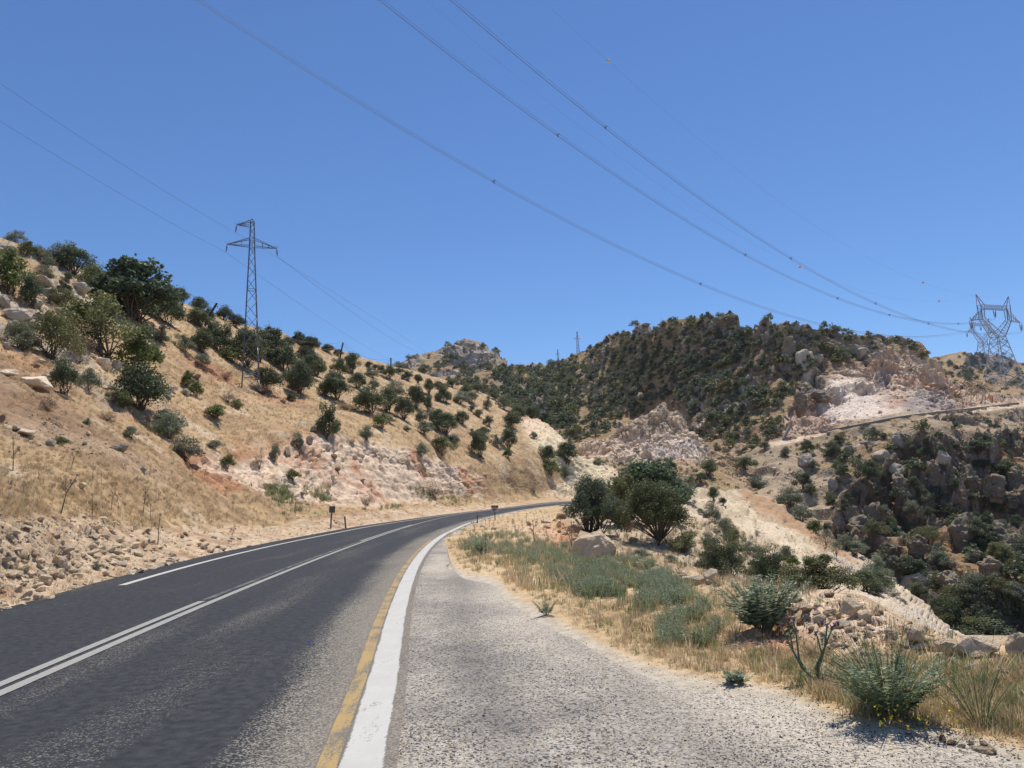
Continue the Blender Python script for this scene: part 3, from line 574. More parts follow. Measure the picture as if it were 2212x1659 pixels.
F_1 = [(1950, 870, 640), (2030, 830, 640), (2100, 830, 640), (2212, 840, 640), (2700, 840, 640)]
F_2 = [(1950, 930, 520), (2100, 900, 520), (2212, 890, 520), (2700, 890, 520)]
def sh_far(Q, Y, P, N, T):
    n0 = fbm(P * .012, 4); n1 = fbm(P * .04 + 5, 4); n2 = fbm(P * .16 + 9, 4)
    b1, t1, d1 = worley(P * np.array([.04, .04, .06]), 41)
    butte = np.maximum(ell(Q, Y, 2110, 778, 24, 17, 0, .25, n2 * .2), ell(Q, Y, 2163, 785, 22, 18, 0, .25, n2 * .2))
    d = n0 * 4 + n1 * 3 + n2 + (b1 - .5) * 4 * sstep(.0, .3, n1)
    D_ = ray(Q, Y); D_[..., 2] = 0
    off = -butte[..., None] * D_ * 7 + N * d[..., None]; off[..., 2] += stair(P, 16., .95, 3.) * np.maximum(butte, .5 * sstep(0, .3, n1))
    c = mixc(C_DRY * .75, C_BROWN * 1.1, sstep(-.2, .3, n1)); c = mixc(c, C_DARKROCK * 1.0, np.clip(butte * 2.2, 0, 1)); c = mixc(c, C_ROCK, sstep(.1, .4, n2) * .6)  # buttes painted dark for the shade on their near faces
    return off, c
farr = patch('distant_ridge', 1950, 2700, 2.4, [drop(F_S, 60, -30), F_S, F_1, F_2], [5, 45, 20], sh_far, M_FAR)

# ---- the ground sheet that carries on to the horizon far below and behind
def base_ground():
    rr = np.concatenate([[0], np.geomspace(4, 2300, 56)]); aa = np.linspace(0, 2 * math.pi, 121)
    Rg, A = np.meshgrid(rr, aa, indexing='ij'); X = Rg * np.sin(A); Y = Rg * np.cos(A)
    Z = -.35 - 50 * sstep(8, 75, Rg) + 28 * fbm(np.stack([X * .004, Y * .004, X * 0], -1), 4) * sstep(60, 500, Rg)
    back = sstep(.35, -.2, np.cos(A)) ; Z = Z * (1 - back) + back * (-.30 + 22 * sstep(40, 400, Rg) * (1 + fbm(np.stack([X * .01, Y * .01, X * 0], -1), 4)) * .5)
    Z = Z - 12 * sstep(100, 260, Rg) * (1 - back)
    V = np.stack([X, Y, Z], -1).reshape(-1, 3); n, m = X.shape; I = np.arange(n * m).reshape(n, m)
    F = np.stack([I[:-1, :-1], I[1:, :-1], I[1:, 1:], I[:-1, 1:]], -1).reshape(-1, 4)
    me = mesh_np('ground', V, F, M_FAR); set_col(me, mixc(C_DRY * .7, C_BROWN, sstep(-.3, .3, fbm(V * .02, 3))))
    return tag(add_obj('ground', me), kind='structure')
base_ground()

CAMV = Vector(CAM)
def hit(q, y, only=None, first=True):
    d = Vector(ray(q, y)); best = None
    d.normalize()
    for o, b in TERRAIN:
        if only and o not in only: continue
        h = b.ray_cast(CAMV, d)
        if h[0] is not None and (best is None or h[3] < best[2]): best = (h[0], h[1] if h[1].z > 0 else -h[1], h[3], o)
    return best
# ------------------------------------------------------------------ plant and rock building blocks
def leaf_mat(name, col, col2, trans=.36, var=.4):
    t = NT(name); at_ = t.attr('Col'); oi = t.n('ObjectInfo')
    sp = t.n('SeparateColor'); t.l(at_, sp.inputs[0])
    c = t.mix(sp.outputs[0], col, col2)
    hr = t.n('MapRange'); hr.inputs[1].default_value = .45; hr.inputs[2].default_value = 1.; hr.inputs[4].default_value = .38; rr = t.math('FRACT', t.math('MULTIPLY', oi.outputs['Random'], 7.31)); t.l(rr, hr.inputs[0]); c = t.mix(hr.outputs[0], c, t.mix(.5, c, (.26, .22, .10)))
    k = t.mr(oi.outputs['Random'], 0, 1, 1 - var * .5, 1 + var * .5)
    x = t.n('VectorMath', operation='SCALE'); t.l(c, x.inputs[0]); t.l(k, x.inputs[3])
    t.base(x.outputs[0]); t.b.inputs['Roughness'].default_value = .55; t.b.inputs['Specular IOR Level'].default_value = .35
    tr = t.n('BsdfTranslucent'); t.l(x.outputs[0], tr.inputs[0]); ms = t.n('MixShader'); ms.inputs[0].default_value = trans
    t.l(t.b.outputs[0], ms.inputs[1]); t.l(tr.outputs[0], ms.inputs[2]); t.l(ms.outputs[0], t.out.inputs[0]); return t.m
def plain(name, col, rough=.85, metal=0., n=None, amt=.25, sc=8.):
    t = NT(name); nz = t.noise(sc, 4, .6, lo=.3, hi=.7)
    t.base(t.mix(nz, tuple(c * (1 - amt) for c in col), tuple(min(c * (1 + amt), 1) for c in col)))
    t.b.inputs['Roughness'].default_value = rough; t.b.inputs['Metallic'].default_value = metal; return t.m
ML_DARK = leaf_mat('oak_leaves', (0.056, 0.083, 0.040), (0.156, 0.188, 0.094))
ML_OLIVE = leaf_mat('olive_green_leaves', (0.088, 0.100, 0.035), (0.213, 0.219, 0.088))
ML_GREY = leaf_mat('grey_green_leaves', (0.106, 0.131, 0.088), (0.250, 0.281, 0.188))
ML_BRIGHT = leaf_mat('bright_green_leaves', (.090, .120, .035), (.220, .265, .090), .35)
ML_FIG = leaf_mat('fig_leaves', (0.035, 0.075, 0.040), (0.138, 0.206, 0.112))
ML_DRY = leaf_mat('dry_twigs', (.22, .15, .10), (.38, .27, .18), .15)
ML_STRAW = leaf_mat('dry_grass_blades', (.46, .34, .19), (.70, .57, .36), .42)
ML_GOLD = leaf_mat('golden_grass_blades', (.46, .32, .16), (.68, .51, .28), .42)
ML_FORB = leaf_mat('grey_green_herb_leaves', (.19, .235, .14), (.38, .43, .28), .42)
ML_GREENG = leaf_mat('green_stem_blades', (.16, .21, .08), (.32, .38, .17), .35)
ML_CLUMP = leaf_mat('clump_leaves', (.050, .072, .040), (.135, .160, .095)); ML_OLIVED = leaf_mat('deep_olive_leaves', (.050, .066, .026), (.125, .145, .060))
M_BARK = plain('bark', (.13, .10, .075)); M_STALK = plain('dead_stalk', (.17, .115, .08)); M_STEMG = plain('green_stem', (.13, .17, .10))
def rock_mat(name, a, b, c, sc=1.):
    t = NT(name); tc = t.n('TexCoord'); v = tc.outputs['Object']; oi = t.n('ObjectInfo')
    ad = t.n('VectorMath', operation='ADD'); t.l(v, ad.inputs[0]); t.l(oi.outputs['Random'], ad.inputs[1])
    n1 = t.noise(2.2 * sc, 6, .68, vec=ad.outputs[0], lo=.3, hi=.7); n2 = t.noise(8 * sc, 5, .75, vec=ad.outputs[0], lo=.3, hi=.7)
    col = t.mix(n1, a, b); col = t.mix(t.math('MULTIPLY', n2, t.mr(n1, .2, .9)), col, c)
    k = t.mr(oi.outputs['Random'], 0, 1, .82, 1.14); x = t.n('VectorMath', operation='SCALE'); t.l(col, x.inputs[0]); t.l(k, x.inputs[3]); t.base(x.outputs[0])
    h = t.math('ADD', n1, n2); t.bump(h, .05, .8); return t.m
MR_PALE = rock_mat('pale_limestone', (.74, .58, .40), (.84, .71, .53), (.58, .42, .26))
MR_GREY = rock_mat('grey_limestone', (.33, .285, .225), (.62, .56, .46), (.42, .32, .21))
MR_ORANGE = rock_mat('orange_limestone', (.70, .52, .34), (.82, .68, .49), (.52, .35, .20))
MR_DARK = rock_mat('shade_toned_limestone', (.15, .122, .088), (.34, .285, .21), (.22, .155, .09), 1.4)  # cliff limestone with the gorge's shadow depth put into its colour
MR_WARM = rock_mat('warm_rubble_stone', (.66, .49, .32), (.78, .63, .45), (.50, .34, .21))
MR_BROWN = rock_mat('brown_stone', (.24, .15, .09), (.42, .29, .19), (.30, .2, .13))

def tube(P0, P1, ra, rb, n=5):
    d = P1 - P0; L = np.linalg.norm(d) + 1e-9; d = d / L; a = np.cross(d, [0, 0, 1.]) if abs(d[2]) < .9 else np.cross(d, [1., 0, 0]); a /= np.linalg.norm(a); b = np.cross(d, a)
    t = np.arange(n) * 2 * math.pi / n; c = np.cos(t)[:, None] * a + np.sin(t)[:, None] * b
    return np.concatenate([P0 + c * ra, P1 + c * rb]), np.array([[i, (i + 1) % n, n + (i + 1) % n, n + i] for i in range(n)])
class MB:
    def __init__(s): s.V = []; s.F = []; s.n = 0; s.C = []
    def add(s, V, F, c=0.):
        V = np.asarray(V, float); s.V.append(V); s.F.append(np.asarray(F) + s.n); s.n += len(V); s.C.append(np.full(len(V), c) if np.isscalar(c) else c)
    def tube(s, a, b, ra, rb, n=5, c=.5): v, f = tube(np.array(a, float), np.array(b, float), ra, rb, n); s.add(v, f, c)
    def path(s, pts, r0, r1, n=5, c=.5):
        pts = [np.array(p, float) for p in pts]; k = len(pts) - 1
        for i in range(k): s.tube(pts[i], pts[i + 1], r0 + (r1 - r0) * i / k, r0 + (r1 - r0) * (i + 1) / k, n, c)
    def box(s, c, h, R=None, col=.5):
        x = np.array([[a, b, d] for a in (-1, 1) for b in (-1, 1) for d in (-1, 1)], float) * h
        if R is not None: x = x @ np.array(R).T
        s.add(x + np.array(c), [[0, 1, 3, 2], [4, 6, 7, 5], [0, 4, 5, 1], [2, 3, 7, 6], [0, 2, 6, 4], [1, 5, 7, 3]], col)
    def me(s, name, mat, smooth=False):
        V = np.concatenate(s.V); F = np.concatenate(s.F); me = mesh_np(name, V, F, mat, smooth); c = np.concatenate(s.C)
        set_col(me, np.stack([c, c, c], -1)); return me
def leaves(cent, nrm_bias, size, rng, aspect=.6, mb=None, c=None):
    """one quad per leaf"""
    n = len(cent); a = rng.normal(size=(n, 3)); a /= np.linalg.norm(a, axis=1, keepdims=True)
    b = rng.normal(size=(n, 3)) + nrm_bias; b -= (a * b).sum(1, keepdims=True) * a; b /= np.linalg.norm(b, axis=1, keepdims=True) + 1e-9
    w = np.cross(a, b); s = (np.asarray(size) * (.7 + .6 * rng.random(n)))[:, None]
    # quad spanned by a (length) and w (width); b is the leaf normal
    V = np.stack([cent - a * s * .5, cent + w * s * aspect * .5, cent + a * s * .5, cent - w * s * aspect * .5], 1).reshape(-1, 3)
    F = np.arange(4 * n).reshape(n, 4); cc = np.repeat(rng.random(n) if c is None else c, 4); mb.add(V, F, cc)
def make_tree(seed, nleaf=2600, leaf=.055, wid=1.0, low=.18, clumps=26, stems=3, flat=.8, ragged=.25, lean=0.):
    """unit-height, unit-width tree: lumpy crown of leaf clumps round a body, limbs into the clumps"""
    rng = np.random.default_rng(seed); tr = MB(); cr = MB()
    a = rng.random(clumps) * 6.283; u = rng.uniform(-.75, 1, clumps); rr = np.sqrt(1 - u * u); sk_ = rng.random(clumps) < .28; u = np.where(sk_, rng.uniform(-.7, -.2, clumps), u); rr = np.sqrt(1 - u * u); rr = np.where(sk_, np.maximum(rr, .95), rr); rad = rng.uniform(.55, .80, clumps) + ragged * .25 * rng.normal(size=clumps)
    C = np.stack([np.cos(a) * rr * rad * .5, np.sin(a) * rr * rad * .5, u * rad * .5], -1)
    C[:, :2] *= (1.0 + .5 * np.clip(.1 - u, 0, .6))[:, None]; C[:, :2] *= (1.0 + .15 * (u < .1))[:, None]                     # fuller skirt
    hz = (1 - low); C[:, 2] = low + hz * (.5 + C[:, 2]); C[:, 0] += lean * C[:, 2]
    R = (.13 + .07 * rng.random(clumps)) * (26 / clumps) ** .4
    k = rng.integers(0, clumps, nleaf); v = rng.normal(size=(nleaf, 3)); v /= np.linalg.norm(v, axis=1, keepdims=True)
    rl = (.45 + .55 * rng.random(nleaf) ** .5)[:, None] * R[k][:, None] * (1 + ragged * rng.normal(size=(nleaf, 1)) * .35)
    P = C[k] + v * rl * np.array([1.1, 1.1, flat])
    ni = nleaf // 6; P[:ni] = np.array([lean * .6, 0, low + hz * .48]) + rng.normal(size=(ni, 3)) * np.array([.15, .15, .17 * hz]); P[:, 2] = np.maximum(P[:, 2], .02)
    lo, hi = np.percentile(P[:, 0], [1, 99]); wx = hi - lo; top = np.percentile(P[:, 2], 99.5)
    sc_ = np.array([1 / wx, 1 / wx, 1 / top]); P *= sc_; C *= sc_
    leaves(P, v * .8 + np.array([0, 0, 1.0]), leaf, rng, .62, cr, np.clip(rng.random(nleaf) * .6 + .4 * rng.random(clumps)[k], 0, 1))
    base = [np.array([.03 * math.cos(t), .03 * math.sin(t), -.06]) for t in np.linspace(0, 2 * math.pi, stems, endpoint=False)]
    mids = []
    for b in base:
        m = b * 3 + np.array([rng.normal() * .04 + lean * .3, rng.normal() * .04, low + .10]); mids.append(m); tr.path([b, (b + m) / 2 + rng.normal(size=3) * .015, m], .028 / math.sqrt(stems) * 1.5, .017, 6)
    for i in range(clumps):
        m = mids[i % len(mids)]; e = C[i]
        if e[2] < low + .30 and i % 3: continue
        mid = (m + e) / 2 + rng.normal(size=3) * .03; tr.path([m, mid, e], .012, .003, 4)
    return tr, cr
PROTO = {}
def tproto(kind, v, mat, **k):
    tr, cr = make_tree(hash((kind, v)) % 100000 if False else (sum(map(ord, kind)) * 31 + v * 977), **k)
    PROTO[(kind, v)] = (tr.me('trunk', M_BARK, True), cr.me('crown', mat))
for v in range(6): tproto('oak', v, ML_DARK, nleaf=5200, leaf=.050, low=.03 + .05 * (v % 3), clumps=16 + 3 * v, ragged=.35)
for v in range(3): tproto('olive', v, ML_OLIVE, nleaf=5200, leaf=.045, low=.06, clumps=26, ragged=.35)
for v in range(4): tproto('grey', v, ML_GREY, nleaf=4200, leaf=.050, low=.02, clumps=16 + 3 * v, ragged=.45)
for v in range(4): tproto('bright', v, ML_BRIGHT, nleaf=2800, leaf=.070, low=.10, clumps=20, ragged=.5)
for v in range(2): tproto('thin', v, ML_GREY, nleaf=900, leaf=.055, low=.25, clumps=16, ragged=.6)
for v in range(2): tproto('dry', v, ML_DRY, nleaf=1300, leaf=.05, low=.03, clumps=18, stems=5, ragged=.7)
tproto('fig', 0, ML_FIG, nleaf=7000, leaf=.062, low=.05, clumps=50, ragged=.2)
tproto('heroG', 0, ML_CLUMP, nleaf=26000, leaf=.026, low=.02, clumps=60, ragged=.3)
tproto('heroF', 0, ML_FIG, nleaf=11000, leaf=.042, low=.10, clumps=54, ragged=.25)
tproto('heroO', 0, ML_OLIVED, nleaf=24000, leaf=.026, low=.16, clumps=58, stems=1, ragged=.35, lean=.12)
tproto('heroB', 0, ML_DARK, nleaf=15000, leaf=.034, low=.01, clumps=50, ragged=.4)
tproto('heroB', 1, ML_OLIVE, nleaf=16000, leaf=.032, low=.01, clumps=54, ragged=.4)
NV = {}
for (k, v) in PROTO: NV[k] = NV.get(k, 0) + 1
tree_rng = random.Random(5); N_TREES = [0]; TREE_PIX = []
def ground_at(q, y, D, only):
    xy = at(q, y, D); best = None
    for o, b in TERRAIN:
        if only and o not in only: continue
        h = b.ray_cast(Vector((xy[0], xy[1], 200)), Vector((0, 0, -1)))
        if h[0] is not None and (best is None or h[0].z > best[0].z): best = (h[0], h[1], D, o)
    return best
def place_tree(kind, q, y, h, w, label, group=None, cat='tree', name='tree', v=None, D=None, sink=.03, only=None, minD=0):
    hh = hit(q, y, only)
    if D or (minD and (hh is None or hh[2] < minD)): hh = ground_at(q, y, D or minD * tree_rng.uniform(1.0, 1.4), only)
    if hh is None: return None
    p = hh[0]; d = math.hypot(p.x, p.y); H = h * d / FPX * 1.02; Wd = w * d / FPX
    v = tree_rng.randrange(NV[kind]) if v is None else v
    trm, crm = PROTO[(kind, v)]
    e = bpy.data.objects.new(name, None); COL.objects.link(e); e.empty_display_size = .2
    e.location = p - Vector((0, 0, H * sink)); wn_ = .96 if kind.startswith('hero') else .84
    e.scale = (Wd / wn_ * .94, Wd / wn_ * .94, H); e.rotation_euler = (0, 0, 0 if kind.startswith('hero') else tree_rng.random() * 6.283)
    add_obj('trunk', trm, e); add_obj('crown', crm, e); tag(e, label, cat, group); N_TREES[0] += 1; TREE_PIX.append((q, y, h, w)); return e

# rocks ------------------------------------------------------------
import bmesh
def rock_mesh(seed, mat, sub=3, flat=.7, cuts=9, rough=.05, bed=0.):
    """angular block: hull of scattered points, faces split and roughened"""
    rng = np.random.default_rng(seed); n = {1: 9, 3: 15, 4: 22}.get(sub, 14); p = rng.normal(size=(n, 3)); p /= np.linalg.norm(p, axis=1, keepdims=True); p *= rng.uniform(.72, 1.05, (n, 1)); p *= np.array([1, .82, flat])
    bm = bmesh.new()
    for v in p: bm.verts.new(v)
    r = bmesh.ops.convex_hull(bm, input=bm.verts); bmesh.ops.delete(bm, geom=[g for g in r['geom_interior'] if isinstance(g, bmesh.types.BMVert)], context='VERTS')
    if sub > 1:
        bmesh.ops.bevel(bm, geom=list(bm.edges), offset=.05, segments=1, affect='EDGES', profile=.5, clamp_overlap=True)
        bmesh.ops.triangulate(bm, faces=bm.faces); 
        for _ in range(1 if sub == 3 else 2): bmesh.ops.subdivide_edges(bm, edges=[e for e in bm.edges if e.calc_length() > .16], cuts=2 if sub == 3 else 2, use_grid_fill=True); bmesh.ops.triangulate(bm, faces=bm.faces)
    bmesh.ops.recalc_face_normals(bm, faces=bm.faces); bm.verts.ensure_lookup_table(); bm.normal_update()
    V = np.array([v.co[:] for v in bm.verts]); N = np.array([v.normal[:] for v in bm.verts]); F = np.array([[x.index for x in f.verts] for f in bm.faces]) if all(len(f.verts) == 3 for f in bm.faces) else None
    if sub > 1:
        d = fbm(V * 2.6 + seed, 4) * rough * 1.6 + (ridged(V * 5 + seed, 3) - .5) * rough * .9
        if bed: d = d + beds(V, (.2, .1, .97), 5.5, seed * 1.3) * bed
        V = V + N * d[:, None]
    if F is None: bmesh.ops.triangulate(bm, faces=bm.faces); F = np.array([[x.index for x in f.verts] for f in bm.faces])
    bm.free(); return mesh_np('rock', V * .52, F, mat, smooth=False)
RK = {'pale': [rock_mesh(i, MR_PALE, 3, .62 + .1 * (i % 3)) for i in range(6)], 'grey': [rock_mesh(20 + i, MR_GREY, 4, .7, 8, .07, .10) for i in range(5)],
      'orange': [rock_mesh(40 + i, MR_ORANGE, 4, .78, 8, .06, .05) for i in range(4)], 'brown': [rock_mesh(60 + i, MR_BROWN, 3, .7) for i in range(3)],
      'dark': [rock_mesh(80 + i, MR_DARK, 4, 1.25, 7, .12, .20) for i in range(5)], 'tiny': [rock_mesh(100 + i, MR_WARM if i < 3 else MR_PALE, 1, .7, 6, .03) for i in range(5)], 'tinyg': [rock_mesh(120 + i, MR_GREY, 1, .7, 6, .03) for i in range(3)]}
rk_rng = random.Random(3); ROCKPIX = []
def place_rock(kind, q, y, h, w, label, group=None, name='boulder', v=None, cat='rock', tilt=.25, rz=None, sink=.22, only=None):
    hh = hit(q, y, only)
    if hh is None: return None
    p = hh[0]; d = math.hypot(p.x, p.y); Hh = h * d / FPX; Wd = w * d / FPX
    ms = RK[kind]; me = ms[rk_rng.randrange(len(ms)) if v is None else v]
    zz = max(abs(u.co.z) for u in me.vertices) * 2
    o = add_obj(name, me); o.scale = (Wd * 1.04, Wd * .95, Hh / zz * 1.15); o.location = p + Vector((0, 0, Hh * (.5 - sink)))
    o.rotation_euler = (rk_rng.uniform(-tilt, tilt), rk_rng.uniform(-tilt, tilt), rk_rng.random() * 6.28 if rz is None else rz)
    tag(o, label, cat, group); ROCKPIX.append((q, y, h, w)); return o

# instanced stuff ---------------------------------------------------
def scatter(name, P, scl, rot, idx, protos, label=None, cat=None, kind='stuff'):
    P = np.asarray(P, np.float32)
    me = bpy.data.meshes.new(name); me.vertices.add(len(P)); me.vertices.foreach_set('co', P.ravel())
    for nm, ty, pr, a in (('scl', 'FLOAT_VECTOR', 'vector', scl), ('rot', 'FLOAT_VECTOR', 'vector', rot), ('idx', 'INT', 'value', idx)):
        at_ = me.attributes.new(nm, ty, 'POINT'); at_.data.foreach_set(pr, np.asarray(a, np.int32 if ty == 'INT' else np.float32).ravel())
    o = add_obj(name, me); c = bpy.data.collections.new(name + '_shapes')
    for i, m in enumerate(protos): c.objects.link(bpy.data.objects.new('%s_shape_%02d' % (name, i), m))
    g = bpy.data.node_groups.new(name + '_scatter', 'GeometryNodeTree')
    g.interface.new_socket('Geometry', in_out='INPUT', socket_type='NodeSocketGeometry'); g.interface.new_socket('Geometry', in_out='OUTPUT', socket_type='NodeSocketGeometry')
    gi = g.nodes.new('NodeGroupInput'); go = g.nodes.new('NodeGroupOutput'); ip = g.nodes.new('GeometryNodeInstanceOnPoints')
    ci = g.nodes.new('GeometryNodeCollectionInfo'); ci.inputs['Collection'].default_value = c; ci.inputs['Separate Children'].default_value = True; ci.inputs['Reset Children'].default_value = True
    def na(n, t):
        x = g.nodes.new('GeometryNodeInputNamedAttribute'); x.data_type = t; x.inputs['Name'].default_value = n; return x.outputs['Attribute']
    g.links.new(gi.outputs[0], ip.inputs['Points']); g.links.new(ci.outputs[0], ip.inputs['Instance']); ip.inputs['Pick Instance'].default_value = True
    g.links.new(na('idx', 'INT'), ip.inputs['Instance Index']); g.links.new(na('scl', 'FLOAT_VECTOR'), ip.inputs['Scale'])
    er = g.nodes.new('FunctionNodeEulerToRotation'); g.links.new(na('rot', 'FLOAT_VECTOR'), er.inputs[0]); g.links.new(er.outputs[0], ip.inputs['Rotation'])
    g.links.new(ip.outputs[0], go.inputs[0]); md = o.modifiers.new('scatter', 'NODES'); md.node_group = g
    tag(o, label, cat, None, kind); return o
def sample(n, region, only, seed=1, jit=True):
    """region: function (Q,Y)->keep probability over a bounding box (q0,q1,y0,y1)"""
    (q0, q1, y0, y1), f = region; rng = np.random.default_rng(seed); out = []; Q = rng.uniform(q0, q1, n); Y = rng.uniform(y0, y1, n); k = rng.random(n) < f(Q, Y)
    for q, y in zip(Q[k], Y[k]):
        h = hit(q, y, only)
        if h: out.append((h[0].x, h[0].y, h[0].z, h[2], h[1].x, h[1].y, h[1].z, q, y))
    return np.array(out)
# grass tufts
def tuft(seed, mat, n, h, spread, w, lean=.5, curve=.5):
    rng = np.random.default_rng(seed); mb = MB()
    for i in range(n):
        a = rng.random() * 6.283; b = np.array([math.cos(a), math.sin(a), 0]) * spread * rng.random() ** .5; d = np.array([math.cos(a + rng.normal() * .8), math.sin(a + rng.normal() * .8), 0])
        H = h * (.5 + .5 * rng.random()); ln = lean * rng.random(); side = np.array([-d[1], d[0], 0]) * w * .5
        p0 = b; p1 = b + np.array([0, 0, H * .55]) + d * ln * H * .3; p2 = b + np.array([0, 0, H]) + d * ln * H * (.3 + curve)
        V = [p0 - side, p0 + side, p1 + side * .8, p1 - side * .8, p2 + side * .15, p2 - side * .15]; c = rng.random(); mb.add(V, [[0, 1, 2, 3], [3, 2, 4, 5]], c)
    return mb.me('tuft', mat)
T_STRAW = [tuft(i, ML_STRAW, 26, 1, .35, .035, .7) for i in range(4)]; T_GOLD = [tuft(10 + i, ML_GOLD, 30, 1, .35, .035, .8) for i in range(3)]
T_GREEN = [tuft(20 + i, ML_GREENG, 24, 1, .3, .030, .6) for i in range(2)]
def forb(seed, mat, n=14, h=1., twig=16, leafl=.10, aspect=.28):
    rng = np.random.default_rng(seed); mb = MB()
    for i in range(n):
        a = rng.random() * 6.283; out = .15 + .55 * rng.random(); H = h * (.6 + .4 * rng.random()); b = np.array([math.cos(a), math.sin(a), 0])
        pts = [b * .05, b * out * .35 + np.array([0, 0, H * .5]), b * out * .75 + np.array([0, 0, H])]
        for k in range(2): mb.path([pts[k], pts[k + 1]], .006, .004, 3, .3)
        t = np.linspace(.25, 1.0, twig); P = np.array([pts[0] * (1 - x) ** 2 + pts[1] * 2 * x * (1 - x) + pts[2] * x * x for x in t])
        P = np.repeat(P, 2, 0) + rng.normal(size=(twig * 2, 3)) * .012; n_ = len(P)
        side = np.array([-b[1], b[0], 0.25]); sg = np.tile([1, -1], twig)[:, None]; L = leafl * (1.15 - .6 * np.repeat(t, 2))[:, None]
        dr = side * sg + np.array([0, 0, .35]) + b * .4 + rng.normal(size=(n_, 3)) * .18; dr /= np.linalg.norm(dr, axis=1, keepdims=True); up = np.cross(dr, rng.normal(size=(n_, 3))); up /= np.linalg.norm(up, axis=1, keepdims=True)
        V = np.stack([P, P + dr * L * .5 + up * L * aspect * .5, P + dr * L, P + dr * L * .5 - up * L * aspect * .5], 1).reshape(-1, 3); mb.add(V, np.arange(4 * n_).reshape(n_, 4), np.repeat(rng.random(n_), 4))
    return mb.me('herb', mat)
T_FORB = [forb(i, ML_FORB, 9, 1., 9, .16, .32) for i in range(4)]
def euler_scatter(n, rng, t=.15): return np.stack([rng.normal(size=n) * t, rng.normal(size=n) * t, rng.random(n) * 6.283], -1)
# ------------------------------------------------------------------ trees and bushes
SIZEW = lambda h: 'tall' if h > 95 else 'medium' if h > 48 else 'small'
KIND_WORD = {'oak': ('dark green', 'oak tree', 'tree'), 'olive': ('olive green', 'bush', 'bush'), 'grey': ('grey-green', 'bush', 'bush'), 'bright': ('bright green', 'bush', 'bush'), 'thin': ('sparse grey-green', 'tree', 'tree'), 'dry': ('leafless brown', 'bush', 'bush')}
def put(L, ox, oy, s, only, where, group, sc=1.0, minD=0):
    for (x, y, w, h, k) in L:
        w, h = w * sc, h * sc
        q, yy_ = ox + x * s, oy + y * s; ww, hh = w * s, h * s
        col, noun, cat = KIND_WORD[k]
        if k == 'oak' and hh < 24: noun, cat = 'bush', 'bush'
        if k == 'bright' and hh > 70: noun, cat = 'tree', 'tree'
        wh = where(q, yy_) if callable(where) else where
        nm = {'tree': 'oak_tree' if k == 'oak' else 'small_tree', 'bush': 'bush'}[cat]
        place_tree(k, q, yy_, hh, ww, '%s %s %s %s' % (SIZEW(hh), col, noun, wh), group + (' (%s)' % (KIND_WORD[k][0])), cat, nm, only=only, minD=minD)
def where_hill(q, y):
    if y < 690 and q < 130: return 'at the top left corner of the left hillside'
    if q < 130: return 'among grey boulders low on the left hillside'
    if q < 215: return 'left of the big fig tree on the hillside'
    if q < 440: return 'around the big fig tree on the hillside' if y < 800 else 'on stony ground below the fig tree'
    if q < 600: return 'behind the near lattice pylon' if y < 790 else 'around the foot of the near pylon'
    if q < 760: return 'right of the near pylon high on the slope' if y < 810 else 'on dry slope right of the near pylon'
    if q < 950: return 'on the crest beside the wooden poles' if y < 850 else 'in mid slope below the wooden poles'
    if q < 1100: return 'in the gully at the far end of the slope'
    return 'on the pale rock nose above the road bend'
